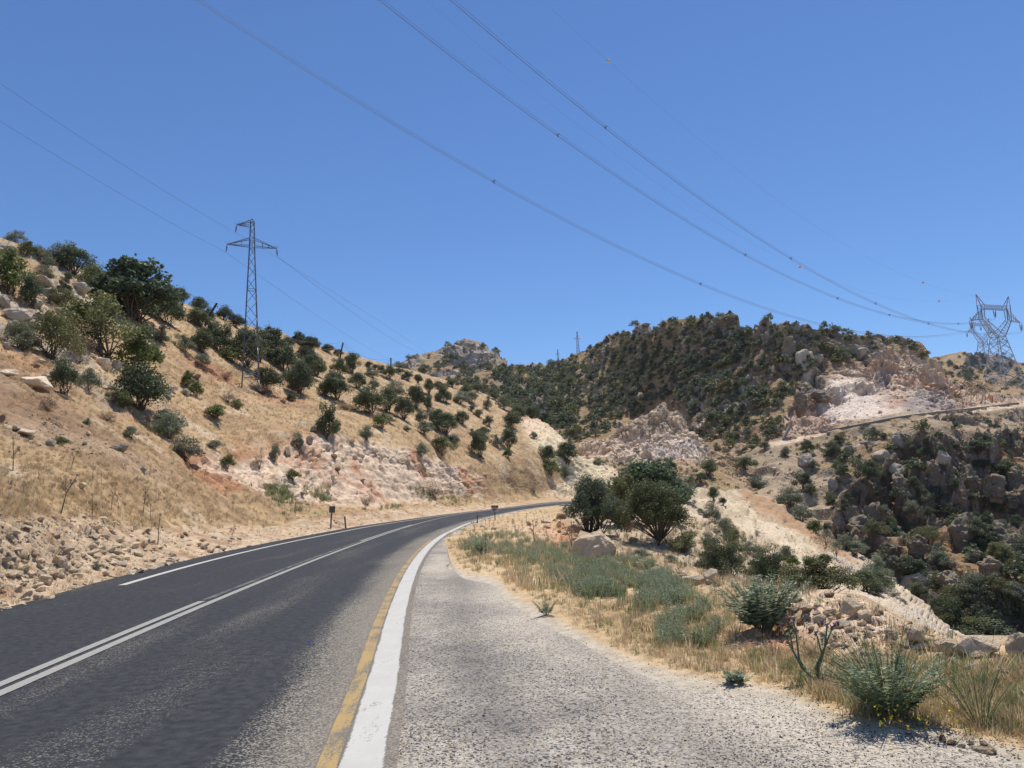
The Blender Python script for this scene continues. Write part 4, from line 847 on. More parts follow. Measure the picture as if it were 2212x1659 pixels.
Z1 = [(20, 310, 180, 170, 'oak'), (185, 310, 120, 105, 'oak'), (110, 350, 90, 80, 'grey'), (180, 440, 90, 90, 'bright'), (275, 470, 100, 90, 'grey'), (330, 525, 80, 70, 'grey'), (300, 610, 110, 90, 'grey'),
 (425, 425, 120, 115, 'oak'), (405, 500, 140, 140, 'grey'), (510, 570, 180, 190, 'oak'), (570, 480, 110, 110, 'oak'), (622, 480, 70, 66, 'oak'), (60, 700, 220, 270, 'bright'), (210, 800, 120, 190, 'oak'), (430, 800, 140, 120, 'olive'), (440, 690, 80, 80, 'oak'), (465, 620, 60, 60, 'oak'),
 (690, 700, 220, 190, 'olive'), (780, 570, 130, 110, 'bright'), (1150, 905, 230, 240, 'oak'), (1190, 690, 60, 60, 'grey'), (1250, 790, 100, 120, 'oak'), (660, 1110, 400, 400, 'olive'), (345, 1150, 260, 280, 'olive'), (140, 1090, 180, 170, 'grey'), (535, 1110, 180, 180, 'dry'), (950, 1250, 260, 290, 'bright'), (980, 1510, 300, 290, 'oak'),
 (440, 1400, 150, 230, 'oak'), (612, 1370, 110, 140, 'grey'), (780, 1450, 80, 100, 'grey'), (855, 1490, 90, 110, 'bright'), (1375, 840, 100, 110, 'oak'), (1370, 930, 140, 130, 'oak'), (1105, 1040, 100, 110, 'grey'), (1265, 1100, 110, 110, 'grey'), (1385, 1110, 150, 150, 'oak'), (1390, 1200, 80, 80, 'grey'), (1440, 900, 90, 100, 'oak'),
 (1550, 890, 110, 100, 'oak'), (1530, 1110, 190, 200, 'oak'), (1630, 940, 110, 90, 'oak'), (1600, 1180, 130, 110, 'bright'), (1710, 1220, 190, 260, 'oak'), (1850, 1130, 190, 190, 'oak'), (1860, 1015, 70, 85, 'oak'), (1840, 1370, 180, 155, 'oak'), (1980, 1250, 150, 190, 'oak'), (1985, 1075, 95, 75, 'oak'), (2055, 1040, 70, 75, 'oak'), (2160, 1095, 100, 85, 'oak'), (2080, 1385, 160, 230, 'oak'),
 (2130, 1180, 120, 95, 'oak'), (2185, 1270, 110, 130, 'oak'), (1298, 1350, 70, 110, 'bright'), (1350, 1415, 85, 110, 'bright'), (1482, 1565, 140, 95, 'bright'), (1642, 1500, 65, 65, 'bright'), (1160, 1640, 190, 130, 'grey'), (2020, 1445, 70, 50, 'oak'), (1970, 1290, 70, 50, 'grey'), (1790, 1170, 150, 160, 'oak'), (1470, 1010, 120, 120, 'oak'), (1690, 1060, 110, 120, 'oak'), (1910, 1180, 120, 120, 'oak'), (650, 640, 120, 110, 'oak'), (1560, 1290, 90, 60, 'dry'), (1820, 1400, 120, 60, 'dry'), (1570, 1450, 110, 70, 'dry')]
put(Z1, 0, 414.75, .3125, [hill], where_hill, 'trees and bushes on the left hillside')
place_tree('fig', 290, 414.75 + 880 * .3125, 122, 138, 'large glossy dark green fig tree, biggest crown on the left hillside', None, 'tree', 'fig_tree', only=[hill])
Z2 = [(1160, 370, 170, 170, 'grey'), (1270, 525, 180, 160, 'grey'), (905, 370, 75, 70, 'grey'), (1565, 590, 90, 100, 'bright'), (1900, 535, 65, 125, 'grey'), (1790, 575, 90, 90, 'dry'), (2020, 662, 75, 75, 'bright'), (420, 425, 80, 55, 'bright'), (330, 180, 90, 110, 'dry'), (740, 250, 110, 60, 'dry'), (2060, 440, 70, 110, 'grey'), (1480, 450, 100, 60, 'grey'), (600, 280, 40, 40, 'grey'), (670, 1275, 60, 40, 'grey')]
put(Z2, 0, 829.5, .3125, [hill], where_hill, 'trees and bushes on the left hillside')
Z3 = [(80, 385, 65, 85, 'oak'), (150, 430, 125, 95, 'oak'), (275, 445, 85, 60, 'oak'), (345, 472, 60, 50, 'oak'), (120, 500, 110, 95, 'oak'), (165, 620, 145, 165, 'oak'), (80, 735, 155, 240, 'oak'), (440, 590, 105, 150, 'oak'), (350, 605, 105, 120, 'oak'), (325, 775, 185, 195, 'oak'), (265, 745, 100, 150, 'grey'), (480, 695, 105, 115, 'oak'), (560, 875, 205, 200, 'oak'), (690, 860, 150, 175, 'oak'), (730, 760, 125, 130, 'grey'), (560, 550, 55, 42, 'oak'), (602, 562, 45, 35, 'oak'),
 (575, 620, 95, 75, 'grey'), (592, 695, 75, 65, 'grey'), (640, 585, 55, 55, 'oak'), (700, 625, 95, 95, 'oak'), (645, 970, 95, 105, 'bright'), (270, 1030, 165, 235, 'oak'), (540, 1050, 95, 105, 'grey'), (800, 910, 115, 165, 'oak'), (890, 835, 115, 165, 'oak'), (968, 855, 60, 115, 'oak'), (975, 735, 65, 110, 'oak'), (1080, 790, 125, 135, 'oak'), (920, 920, 85, 85, 'grey'), (1015, 955, 115, 125, 'oak'), (1090, 1015, 155, 155, 'oak'), (940, 1012, 115, 95, 'grey'), (1060, 1150, 145, 135, 'olive'),
 (920, 1165, 85, 95, 'grey'), (1150, 1075, 75, 65, 'grey'), (1205, 940, 85, 95, 'oak'), (1190, 800, 95, 95, 'grey'), (1270, 795, 105, 85, 'grey'), (1330, 1172, 125, 185, 'oak'), (1350, 1020, 85, 65, 'oak'), (1390, 955, 65, 75, 'oak'), (1320, 892, 65, 55, 'oak'), (1280, 1022, 55, 52, 'grey'), (1440, 1095, 75, 85, 'grey'), (1525, 1115, 95, 155, 'oak'), (1520, 1178, 55, 75, 'bright'), (1550, 975, 115, 125, 'oak'), (1590, 912, 95, 105, 'oak'), (1380, 835, 55, 95, 'grey'), (1490, 835, 85, 95, 'grey'), (1680, 900, 105, 85, 'oak'), (1765, 912, 65, 65, 'oak'),
 (1790, 1212, 115, 125, 'oak'), (1812, 1295, 115, 115, 'bright'), (1930, 1222, 135, 155, 'oak'), (1912, 1312, 65, 85, 'grey'), (1010, 1455, 130, 115, 'dry'), (1270, 852, 42, 42, 'oak'), (830, 640, 70, 70, 'oak'), (900, 660, 60, 65, 'oak'), (860, 740, 70, 60, 'oak'), (1140, 690, 80, 70, 'oak'), (1230, 740, 80, 80, 'oak'), (1040, 700, 70, 60, 'oak'), (770, 600, 70, 50, 'oak'), (1310, 720, 70, 60, 'oak'), (1430, 770, 60, 60, 'oak'), (400, 840, 130, 60, 'dry'), (620, 920, 90, 70, 'dry'), (540, 1500, 120, 70, 'dry'), (1700, 1550 - 140, 80, 60, 'dry'), (700, 930, 60, 50, 'grey'), (820, 990, 50, 40, 'grey'), (1700, 1040, 50, 50, 'grey')]
put(Z3, 622.1, 622.1, .3125, [hill], where_hill, 'trees and bushes on the left hillside')
# the four trees of the clump beside the road bend
place_tree('heroF', 1175.1 + 900 * .25, 933.2 + 800 * .25, 134, 172, 'very dark big-leaved tree at the back of the clump beside the road bend', None, 'tree', 'dark_tree', only=[near])
place_tree('heroG', 1175.1 + 425 * .25, 1150, 118, 116, 'dense grey-green tree, left end of the clump beside the road bend', None, 'tree', 'grey_green_tree', only=[near])
place_tree('heroO', 1402, 1177, 132, 142, 'olive green tree with a bare leaning trunk, front of the clump beside the bend', None, 'tree', 'olive_green_tree', only=[near])
place_tree('heroB', 1349, 1138, 108, 100, 'olive green bush wedged between the grey-green and the leaning trunk tree', None, 'bush', 'bush', v=1, only=[near])
place_tree('grey', 1472, 1085, 58, 55, 'pale grey bush at the right end of the tree clump beside the bend', None, 'bush', 'bush', only=[near])
place_tree('heroB', 1175.1 + 1565 * .25, 1262, 84, 90, 'dark green bush just behind the square boulder on the verge edge', None, 'bush', 'bush', v=0, only=[near], D=17.)
place_tree('heroB', 1772, 1325, 74, 130, 'wide dark green bush behind the rubble heap with the balanced boulder', None, 'bush', 'bush', v=1, only=[near], D=19.)
place_tree('heroB', 1665, 1262, 76, 78, 'rounded mid green bush between the dark bush and the pale slope', None, 'bush', 'bush', v=0, only=[near])
def where_mid(q, y):
    if y < 1010: return 'on the bench below the pale rock knoll'
    if y < 1075: return 'at the top of the pale scree slope'
    if q < 1520: return 'among dry reeds right of the leaning tree'
    if q < 1750: return 'on the bank above the pale striped slope'
    return 'on the edge of the pale striped slope'
Z7 = [(780, 355, 230, 75, 'oak'), (990, 372, 95, 100, 'oak'), (1088, 330, 100, 115, 'oak'), (1430, 392, 130, 155, 'oak'), (1285, 450, 100, 85, 'grey'), (1360, 442, 80, 90, 'oak'), (1740, 320, 150, 105, 'oak'), (1690, 192, 45, 35, 'grey'), (1800, 152, 50, 42, 'oak'), (1910, 152, 75, 65, 'oak'), (2090, 202, 65, 75, 'grey'), (1840, 485, 160, 95, 'grey'), (2130, 640, 190, 160, 'grey'), (470 + 0, 280, 90, 60, 'grey')]
put(Z7, 1175.1, 933.2, .25, [knoll, mtn, hill, near], where_mid, 'bushes below the pale knoll')
Z7b = [(1470, 605, 85, 125, 'oak'), (1545, 632, 65, 62, 'oak'), (1460, 785, 125, 175, 'grey'), (1565, 905, 165, 155, 'grey'), (1640, 985, 145, 155, 'olive'), (1430, 1005, 115, 135, 'grey'), (1780, 1060, 135, 115, 'grey'), (2160, 1175, 105, 100, 'bright'), (1220, 1045, 230, 175, 'olive'), (1400, 1180, 150, 110, 'grey'), (840, 1095, 150, 85, 'grey'), (1350, 712, 52, 52, 'grey'), (1845, 885, 45, 52, 'dry'), (735, 860, 110, 120, 'dry'), (2195, 1415, 110, 190, 'oak'), (1100, 1210, 90, 60, 'grey')]
put(Z7b, 1175.1, 933.2, .25, [near], where_mid, 'bushes on the bank right of the tree clump', 1.0, 17)
def where_gorge(q, y):
    if y < 1010 and q < 1850: return 'on stony ground under the mountain road'
    if y < 1010: return 'among grey outcrops under the mountain road'
    if q < 1800: return 'in the gully left of the dark cliffs'
    if y < 1150: return 'between the upper towers of the dark cliffs'
    if y < 1290: return 'in the shaded middle of the dark cliffs'
    return 'near the foot of the dark cliffs'
Z6 = [(340, 195, 120, 145, 'oak'), (560, 205, 180, 155, 'oak'), (625, 95, 110, 85, 'oak'), (150, 205, 70, 62, 'grey'), (300, 500, 170, 175, 'oak'), (370, 545, 120, 105, 'oak'), (392, 312, 95, 90, 'grey'), (510, 855, 65, 82, 'oak'), (650, 372, 110, 105, 'oak'), (850, 445, 200, 235, 'oak'), (980, 402, 62, 52, 'oak'), (660, 690, 105, 135, 'oak'), (562, 655, 130, 125, 'oak'), (692, 605, 92, 95, 'oak'), (1270, 175, 120, 145, 'grey'), (1370, 105, 80, 72, 'oak'), (1350, 212, 100, 92, 'oak'), (1500, 205, 80, 115, 'oak'),
 (1610, 132, 110, 82, 'grey'), (1830, 175, 230, 115, 'oak'), (2100, 32, 70, 42, 'oak'), (2100, 222, 55, 72, 'grey'), (1130, 425, 160, 95, 'oak'), (1260, 485, 110, 115, 'oak'), (1460, 605, 160, 155, 'grey'), (1620, 505, 80, 115, 'oak'), (1250, 695, 130, 115, 'grey'), (1400, 725, 90, 85, 'oak'), (1560, 725, 230, 115, 'oak'), (1860, 325, 160, 95, 'oak'), (2060, 375, 230, 145, 'oak'), (1900, 595, 230, 75, 'grey'), (1780, 595, 110, 75, 'oak'), (2120, 725, 90, 92, 'grey'), (1980, 685, 160, 95, 'oak'), (1900, 825, 100, 145, 'oak'), (2020, 855, 110, 105, 'grey'),
 (2160, 825, 110, 115, 'oak'), (1220, 875, 130, 145, 'grey'), (1060, 815, 90, 95, 'bright'), (1010, 695, 90, 75, 'grey'), (1500, 1155, 60, 62, 'grey'), (1195, 1240, 200, 185, 'oak'), (1340, 1345, 170, 155, 'grey'), (1900, 1525, 100, 155, 'oak'), (2080, 1565, 80, 125, 'grey'), (1970, 1305, 130, 115, 'grey'), (1510, 1640, 250, 190, 'oak'), (600, 330, 100, 90, 'oak'), (750, 560, 90, 90, 'grey'), (1640, 860, 110, 90, 'oak'), (2150, 480, 90, 100, 'oak'), (1730, 420, 90, 80, 'oak'), (1350, 950, 100, 80, 'oak'), (2080, 1180, 100, 90, 'oak'), (1750, 1130, 110, 90, 'grey'), (700, 130, 60, 60, 'grey'), (1000, 60, 70, 60, 'oak'), (930, 20, 80, 50, 'oak'), (1290, 1420, 150, 130, 'oak'), (1690, 1480, 110, 110, 'oak'), (1180, 960, 90, 90, 'grey')]
put(Z6, 1659, 933.2, .25, [mtn], where_gorge, 'trees and bushes of the gorge', .80)
Z6b = [(290, 765, 150, 125, 'grey'), (115, 610, 130, 145, 'grey'), (410, 885, 120, 112, 'bright'), (490, 1010, 110, 155, 'thin'), (580, 1090, 100, 160, 'thin'), (665, 1015, 120, 115, 'grey'), (760, 1055, 150, 105, 'grey'), (945, 1130, 180, 185, 'oak'), (935, 1275, 190, 185, 'grey'), (700, 1305, 110, 155, 'thin'), (1060, 1535, 110, 165, 'thin'), (860, 1575, 200, 165, 'oak'), (942, 1412, 110, 95, 'grey'), (660, 885, 85, 85, 'oak'), (850, 1040, 90, 80, 'grey'), (1120, 1640, 120, 100, 'grey')]
put(Z6b, 1659, 933.2, .25, [near], where_mid, 'bushes along the pale striped slope', 1.0, 52)
Z8 = [(1690, 392, 170, 205, 'oak'), (1950, 465, 300, 120, 'oak'), (1255, 355, 90, 85, 'grey'), (1360, 395, 65, 72, 'grey'), (2190, 312, 42, 85, 'oak')]
put(Z8, 1520.75, 1244.25, .3125, [mtn], 'at the foot of the dark cliffs beyond the verge', 'bushes below the verge edge')

# woods on the mountain: the trees that show largest as things, the rest as one wood
def dens_m(Q, Y):
    left = poly(Q, Y, [(1100, 795), (1250, 768), (1350, 722), (1450, 697), (1560, 680), (1640, 760), (1650, 830), (1620, 900), (1560, 940), (1500, 900), (1440, 862), (1380, 890), (1260, 955), (1230, 900), (1180, 840)], 12)
    left2 = poly(Q, Y, [(1180, 900), (1240, 890), (1330, 925), (1260, 958), (1236, 970), (1200, 930)], 8)
    mid = poly(Q, Y, [(1560, 680), (1760, 700), (1800, 760), (1720, 830), (1680, 880), (1600, 940), (1540, 945)], 12) * .42
    top = poly(Q, Y, [(1700, 690), (2000, 745), (2040, 800), (1940, 750), (1800, 790)], 8) * .30
    low = poly(Q, Y, [(1480, 930), (1690, 900), (1690, 950), (1560, 985)], 8) * .35
    gorge = poly(Q, Y, [(1780, 960), (2212, 900), (2212, 1420), (1980, 1350), (1800, 1180)], 10) * .05
    return np.maximum.reduce([left * .98, left2, mid, top, low, gorge]) * np.where(sstep(.15, .4, fbm(np.stack([Q * .02, Y * .03, Q * 0], -1), 3)) > .6, .8, 1)
mt = sample(16000, ((1100, 2212, 680, 1420), dens_m), [mtn], 3)
mt = mt[(mt[:, 6] > .2)]
def thin_out(A, k):
    keep = []; cell = {}
    for i in np.random.default_rng(2).permutation(len(A)):
        q, y = A[i, 7], A[i, 8]; r = k * 250 / A[i, 3]; ok = True; ci, cj = int(q // 16), int(y // 16)
        for a in (-1, 0, 1):
            for b in (-1, 0, 1):
                for (q2, y2) in cell.get((ci + a, cj + b), ()):
                    if abs(q - q2) < r and abs(y - y2) < r * .62: ok = False
        if ok: keep.append(i); cell.setdefault((ci, cj), []).append((q, y))
    return A[keep]
mt = thin_out(mt, 9.8)
pk = thin_out(sample(1500, ((700, 1240, 740, 920), lambda Q, Y: .6 * (1 - .85 * ell(Q, Y, 1015, 762, 70, 26, 12)) * sstep(.0, .3, fbm(np.stack([Q * .03, Y * .05, Q * 0 + 4], -1), 3) + .25 * (Y > 795) + .4 * (Q > 1040))), [peak, mtn], 5), 7)
fr = thin_out(sample(500, ((2010, 2212, 765, 880), lambda Q, Y: .4 * (1 - np.maximum(ell(Q, Y, 2110, 785, 26, 20), ell(Q, Y, 2163, 792, 24, 20)))), [farr], 6), 5)
rngm = np.random.default_rng(9)
SMALL = []
for v in range(4):
    tr, cr = make_tree(900 + v, nleaf=420, leaf=.15, low=.03, clumps=12, stems=1, ragged=.3)
    mb = MB(); [mb.add(V, F, c) for V, F, c in [(np.concatenate(cr.V), np.concatenate(cr.F), np.concatenate(cr.C))]]
    SMALL.append(mb.me('far_tree', ML_DARK if v < 2 else (ML_GREY if v == 2 else ML_OLIVE)))
A_side = sample(900, ((2212, 2560, 880, 1440), lambda Q, Y: .12 + 0 * Q), [mtn], 8)
n_ind = max(0, 292 - N_TREES[0]); size = (1.3 + 2.3 * rngm.random(len(mt)) ** 1.4) ; app = size / mt[:, 3]; od = np.argsort(-app)
tops = [rngm.integers(0, 5, len(mt))]
def where_m(q, y):
    if q < 1330: return 'on the left shoulder of the wooded mountain'
    if y < 760 and q < 1560: return 'high on the wooded mountain below the skyline'
    if q < 1560: return 'in the dense wood on the mountain face'
    if y < 800: return 'among the grey summit rocks of the mountain'
    if q < 1720: return 'on brown ground left of the quarry face'
    return 'between cliff towers right of the gully'
for i in od[:n_ind]:
    q, y = mt[i, 7], mt[i, 8]; hp = size[i] * FPX / mt[i, 3]
    place_tree(['oak', 'oak', 'olive', 'grey'][int(rngm.integers(0, 4))], q, y + 2, hp, hp * 1.25, 'small dark scrub oak %s' % where_m(q, y), 'scrub oaks on the mountain', 'tree', 'oak_tree', only=[mtn])
rest = od[n_ind:]
A = np.concatenate([mt[rest], pk, fr, A_side]); sz = np.concatenate([size[rest], 2.4 + 2.4 * rngm.random(len(pk)), 2.0 + 2.2 * rngm.random(len(fr)), 1.6 + 2 * rngm.random(len(A_side))])
n = len(A); sx = sz * (1.0 + .35 * rngm.random(n))
scatter('woodland', A[:, :3] - np.array([0, 0, .1]), np.stack([sx, sx, sz], -1), euler_scatter(n, rngm, .06), rngm.integers(0, 4, n), SMALL, 'dark scrub oak wood covering the mountain and the small peak', 'woodland')
print('TREES', N_TREES[0], 'wood', n)
# ------------------------------------------------------------------ boulders, stones
def rocks(L, ox, oy, s, only, where, group, name='boulder'):
    for i, (x, y, w, h, k) in enumerate(L):
        q, yy_ = ox + x * s, oy + y * s
        c = {'pale': 'pale cream', 'grey': 'grey weathered', 'orange': 'orange and cream', 'brown': 'reddish brown', 'dark': 'dark grey'}[k]
        sz = 'large' if w * s > 36 else 'middling' if w * s > 20 else 'small'
        sh = 'flat' if w > 2.0 * h else 'upright' if h > w else 'blocky'
        place_rock(k, q, yy_, h * s, w * s, '%s %s %s limestone boulder %s' % (sz, sh, c, where(q, yy_) if callable(where) else where), group, name, only=only)
def wr(q, y):
    if y < 700: return 'near the top left corner of the hill'
    if q < 100: return 'at the picture edge low on the hillside' if y > 760 else 'among left hillside trees'
    if y < 870: return 'on the upper slope left of the near pylon'
    if y < 1030: return 'in the brown band above the dry grass bank'
    if y < 1120: return 'in dry grass on the bank'
    if q < 130: return 'in roadside rubble at the left picture edge'
    if q < 230: return 'in roadside rubble before the thistle stalks'
    return 'in roadside rubble near the left edge line'
BL = [(475, 1330, 120, 95, 'orange'), (535, 1215, 110, 62, 'pale'), (360, 1465, 112, 80, 'orange'), (285, 1485, 80, 45, 'pale'), (435, 1430, 52, 52, 'brown'), (845, 1405, 52, 46, 'orange'), (1080, 1365, 66, 30, 'brown'), (500, 1155, 50, 42, 'pale'), (1055, 1175, 112, 62, 'pale'), (1145, 1172, 72, 60, 'orange'), (740, 1192, 74, 52, 'pale'), (270, 1245, 82, 58, 'pale'), (645, 700, 95, 45, 'orange'), (1090, 640, 52, 36, 'pale'), (1140, 572, 62, 44, 'grey'),
 (945, 400, 140, 48, 'grey'), (60, 225, 72, 44, 'pale'), (15, 185, 66, 72, 'brown'), (125, 245, 95, 44, 'pale'), (205, 285, 150, 62, 'pale'), (405, 365, 72, 52, 'grey'), (45, 1325, 70, 50, 'pale'), (140, 1405, 120, 46, 'pale'), (490, 1420, 60, 45, 'pale'), (820, 1205, 70, 42, 'pale'), (250, 310, 60, 40, 'orange'), (700, 280, 60, 36, 'pale'), (1180, 1060, 90, 36, 'brown'), (890, 1062, 60, 28, 'brown'), (680, 352, 50, 30, 'pale')]
rocks(BL, 0, 864, .27086, [hill], wr, 'boulders of the left slope')
B1 = [(120, 885, 165, 85, 'grey'), (215, 935, 110, 55, 'grey'), (90, 945, 120, 58, 'grey'), (290, 920, 110, 95, 'grey'), (245, 795, 90, 60, 'grey'), (45, 420, 150, 60, 'grey'), (265, 370, 130, 62, 'grey'), (300, 650, 170, 62, 'grey'), (335, 740, 190, 70, 'grey'), (560, 690, 140, 75, 'grey'), (440, 830, 130, 36, 'grey'), (25, 800, 90, 90, 'grey'), (250, 1350, 180, 95, 'pale'), (322, 1300, 72, 46, 'pale'), (720, 1215, 120, 72, 'pale'), (812, 1215, 72, 60, 'grey'), (1190, 1385, 82, 55, 'pale'), (1150, 1425, 100, 56, 'grey'),
 (1280, 1400, 92, 44, 'grey'), (730, 1362, 92, 24, 'pale'), (60, 1270, 122, 50, 'pale'), (50, 1080, 76, 48, 'grey'), (905, 1650, 56, 44, 'grey'), (545, 1170, 42, 22, 'brown'), (240, 1215, 70, 34, 'brown'), (1360, 1290, 70, 36, 'brown'), (1960, 1450, 60, 26, 'grey'), (1320, 1265, 60, 30, 'brown'), (1560, 590 + 700, 30, 18, 'pale'), (290, 1180, 60, 30, 'pale')]
rocks(B1, 0, 414.75, .3125, [hill], wr, 'boulders of the left slope')
def wc(q, y): return 'on the rim of the road cutting' if y < 975 else 'fallen at the foot of the road cutting' if y > 1050 else 'jutting from the road cutting'
B5 = [(1105, 585, 112, 60, 'pale'), (1400, 612, 60, 36, 'pale'), (520, 600, 130, 130, 'grey'), (430, 700, 105, 130, 'grey'), (575, 420, 150, 80, 'grey'), (215, 740, 175, 130, 'pale'), (850, 800, 120, 70, 'brown'), (1890, 850, 110, 90, 'orange'), (2040, 950, 70, 110, 'orange'), (1420, 720, 90, 60, 'orange'), (900, 980, 130, 60, 'brown'), (840, 1100, 90, 80, 'orange'), (420, 1310, 130, 46, 'brown'), (1250, 870 + 250, 120, 40, 'brown')]
rocks(B5, 587.6, 864, .15625, [hill], wc, 'boulders of the road cutting')
place_rock('orange', 1288, 1211, 68, 98, 'huge rounded orange and cream boulder in front of the grey-green tree', None, only=[near], v=0, sink=.12, tilt=.08, rz=.4)
place_rock('pale', 1537, 1254, 26, 44, 'squarish pale boulder perched on the verge edge before the dark bush', None, only=[near], v=1, sink=.08, tilt=.1)
place_rock('pale', 1500, 1262, 22, 70, 'flat pale slab lying against the squarish boulder', None, only=[near], v=2, sink=.2)
place_rock('pale', 1838, 1334, 38, 56, 'angular pale boulder balanced on top of the rubble heap', None, only=[near], v=3, sink=.0, tilt=.12, rz=.5)
place_rock('orange', 1979, 1386, 30, 52, 'tapered orange boulder right of the rubble heap', None, only=[near], v=2, sink=.05, rz=1.0)
place_rock('orange', 2058, 1412, 30, 62, 'orange-tinted slab left of the big whitish slab', None, only=[near], v=3, sink=.12)
place_rock('pale', 2112, 1412, 34, 84, 'big whitish slab on the verge edge at the right', None, only=[near], v=4, sink=.12, tilt=.06, rz=.2)
place_rock('orange', 2210, 1415, 44, 62, 'pale and orange boulder cut by the right picture edge', None, only=[near], v=1, sink=.15)
BR = [(1590, 150, 250, 110, 'orange'), (1765, 215, 130, 130, 'pale'), (1700, 130, 90, 60, 'pale'), (1790, 95, 170, 85, 'brown'), (1990, 300, 290, 150, 'brown'), (1850, 320, 150, 60, 'pale'), (1590, 225, 130, 60, 'pale'), (860, 245, 120, 50, 'pale'), (700, 210, 90, 40, 'pale')]  # widest brown block is coloured for a spot of dark shade
rocks(BR, 933.2, 1106, .15625, [near], 'on the verge left of the tree clump', 'boulders at the verge by the tree clump')
BX = [(1075, 1175, 60, 36, 'pale'), (640, 1170, 110, 60, 'orange'), (570, 1165, 60, 44, 'pale'), (830, 1185, 130, 70, 'pale'), (1010, 1200, 120, 66, 'pale'), (900, 1160, 130, 46, 'brown'), (1180, 1260, 120, 36, 'pale'), (1300, 1300, 240, 56, 'pale'), (770, 950, 90, 60, 'grey')]
rocks(BX, 1175.1, 933.2, .25, [near], 'along the verge edge between huge and squarish boulders', 'boulders strung along the verge edge')
B8 = [(640, 165, 120, 50, 'pale'), (720, 240, 120, 46, 'pale'), (800, 330, 120, 66, 'pale'), (1110, 310, 130, 66, 'pale'), (1290, 430, 120, 66, 'orange'), (1150, 420, 110, 50, 'pale'), (950, 350, 110, 50, 'pale'), (1500, 510, 130, 50, 'pale'), (1620, 520, 90, 44, 'orange'), (1730, 610, 120, 46, 'pale'), (1870, 640, 130, 46, 'pale'), (745, 560, 80, 44, 'brown'), (900, 590, 60, 32, 'brown'), (1950, 1225, 110, 44, 'orange'), (1780, 1190, 70, 30, 'pale'), (1690, 495, 60, 40, 'brown'), (2080, 680, 110, 40, 'pale'), (1400, 490, 100, 40, 'pale'), (870, 260, 100, 40, 'orange')]
rocks(B8, 1520.75, 1244.25, .3125, [near], lambda q, y: 'at the gravel edge, bottom right' if y > 1560 else 'in the rubble heap' if q < 1900 else 'between rubble heap and right picture edge', 'rocks of the rubble heap')
# towers and slabs of the dark cliffs and outcrops on the mountain
CL = [(1740, 500, 170, 250, 'dark'), (1950, 560, 220, 200, 'dark'), (1440, 440, 160, 210, 'dark'), (1170, 560, 190, 240, 'dark'), (1380, 680, 140, 120, 'dark'), (1130, 350, 140, 90, 'grey'), (2150, 470, 160, 180, 'dark'), (1700, 980, 240, 330, 'dark'), (1290, 1060, 200, 180, 'dark'), (2000, 960, 200, 260, 'dark'), (1560, 1440, 330, 330, 'dark'), (1520, 260, 120, 110, 'grey'), (980, 240, 170, 110, 'grey'), (1140, 110, 150, 120, 'grey'), (700, 160, 90, 60, 'grey'), (560, 480, 80, 90, 'grey'), (800, 870, 230, 230, 'dark'), (2100, 640, 150, 130, 'dark'), (1800, 1120, 160, 140, 'dark'), (1060, 1340, 160, 110, 'grey'), (1790, 1660, 260, 80, 'grey'), (2120, 1060, 180, 200, 'dark'), (1950, 1240, 190, 170, 'dark'), (340, 290, 140, 120, 'grey'), (2150, 1420, 160, 110, 'dark')]
rocks(CL, 1659, 933.2, .25, [mtn], where_gorge, 'rock towers of the dark cliffs', 'crag')
place_rock('grey', 1985, 1268, 34, 62, 'sharp grey slab on the far edge of the pale striped slope', None, 'slab', only=[near, mtn])
MO = [(190, 720, 150, 190, 'dark'), (330, 830, 170, 190, 'grey'), (200, 920, 150, 190, 'dark'), (440, 780, 100, 100, 'grey'), (290, 1120, 150, 90, 'dark'), (470, 1110, 220, 110, 'dark'), (290, 1210, 110, 110, 'dark'), (390, 1190, 90, 70, 'dark'), (810, 730, 110, 90, 'grey'), (200, 1200, 90, 70, 'dark')]  # dark crags at left stand for shaded faces of the lit grey outcrop
rocks(MO, 1659, 587.6, .25, [mtn], lambda q, y: 'left of the quarry face under the summit' if y < 850 else 'on the white scree at the quarry foot', 'crags beside the quarry face', 'crag')
S4 = [(690, 380, 100, 45, 'dark'), (1430, 330, 90, 70, 'dark'), (1480, 320, 80, 60, 'dark'), (1540, 310, 70, 60, 'dark'), (1800, 330, 90, 60, 'dark'), (1870, 335, 80, 50, 'dark'), (2080, 375, 90, 60, 'dark'), (2140, 390, 70, 50, 'dark'), (1400, 400, 80, 60, 'dark'), (950, 1000, 70, 120, 'dark'), (640, 1110, 90, 100, 'orange'), (960, 1180, 80, 120, 'dark'), (1240, 930, 50, 130, 'dark'), (1700, 910, 80, 60, 'grey'), (560, 500, 60, 30, 'pale'), (290, 660, 120, 60, 'grey')]
rocks(S4, 1244.25, 622.1, .21875, [mtn], lambda q, y: 'on the mountain skyline' if y < 715 else 'poking from the wood on the mountain', 'crags of the mountain', 'crag')
# loose stones: the largest as things, the rest as rubble
def d_tal(Q, Y):
    yt = np.interp(Q, [0, 187, 312, 437, 563, 691, 800, 900, 1000], [1111, 1118, 1140, 1136, 1138, 1120, 1104, 1098, 1093]); n = fbm(np.stack([Q * .03, Y * .06, Q * 0], -1), 3)
    a = sstep(-8, 8, Y - yt + n * 25) * (.65 + .5 * n); b = np.maximum(ell(Q, Y, 190, 955, 150, 24, 24, .6, n), ell(Q, Y, 70, 940, 70, 20, 20, .6, n)) * .8; c = poly(Q, Y, CUT, 12, n * 20) * .35
    return np.clip(np.maximum.reduce([a, b, c, .035 + 0 * Q]), 0, 1)
st = sample(70000, ((-250, 1060, 760, 1380), d_tal), [hill], 21)
r2 = np.random.default_rng(4); u = r2.random(len(st)); pix = 1.7 + 2.4 * u ** 3 + 14 * u ** 30 * np.clip((st[:, 8] - 1050) / 150, .35, 1)
size = pix * st[:, 3] / FPX * np.clip(46 / st[:, 3], .6, 1.6)
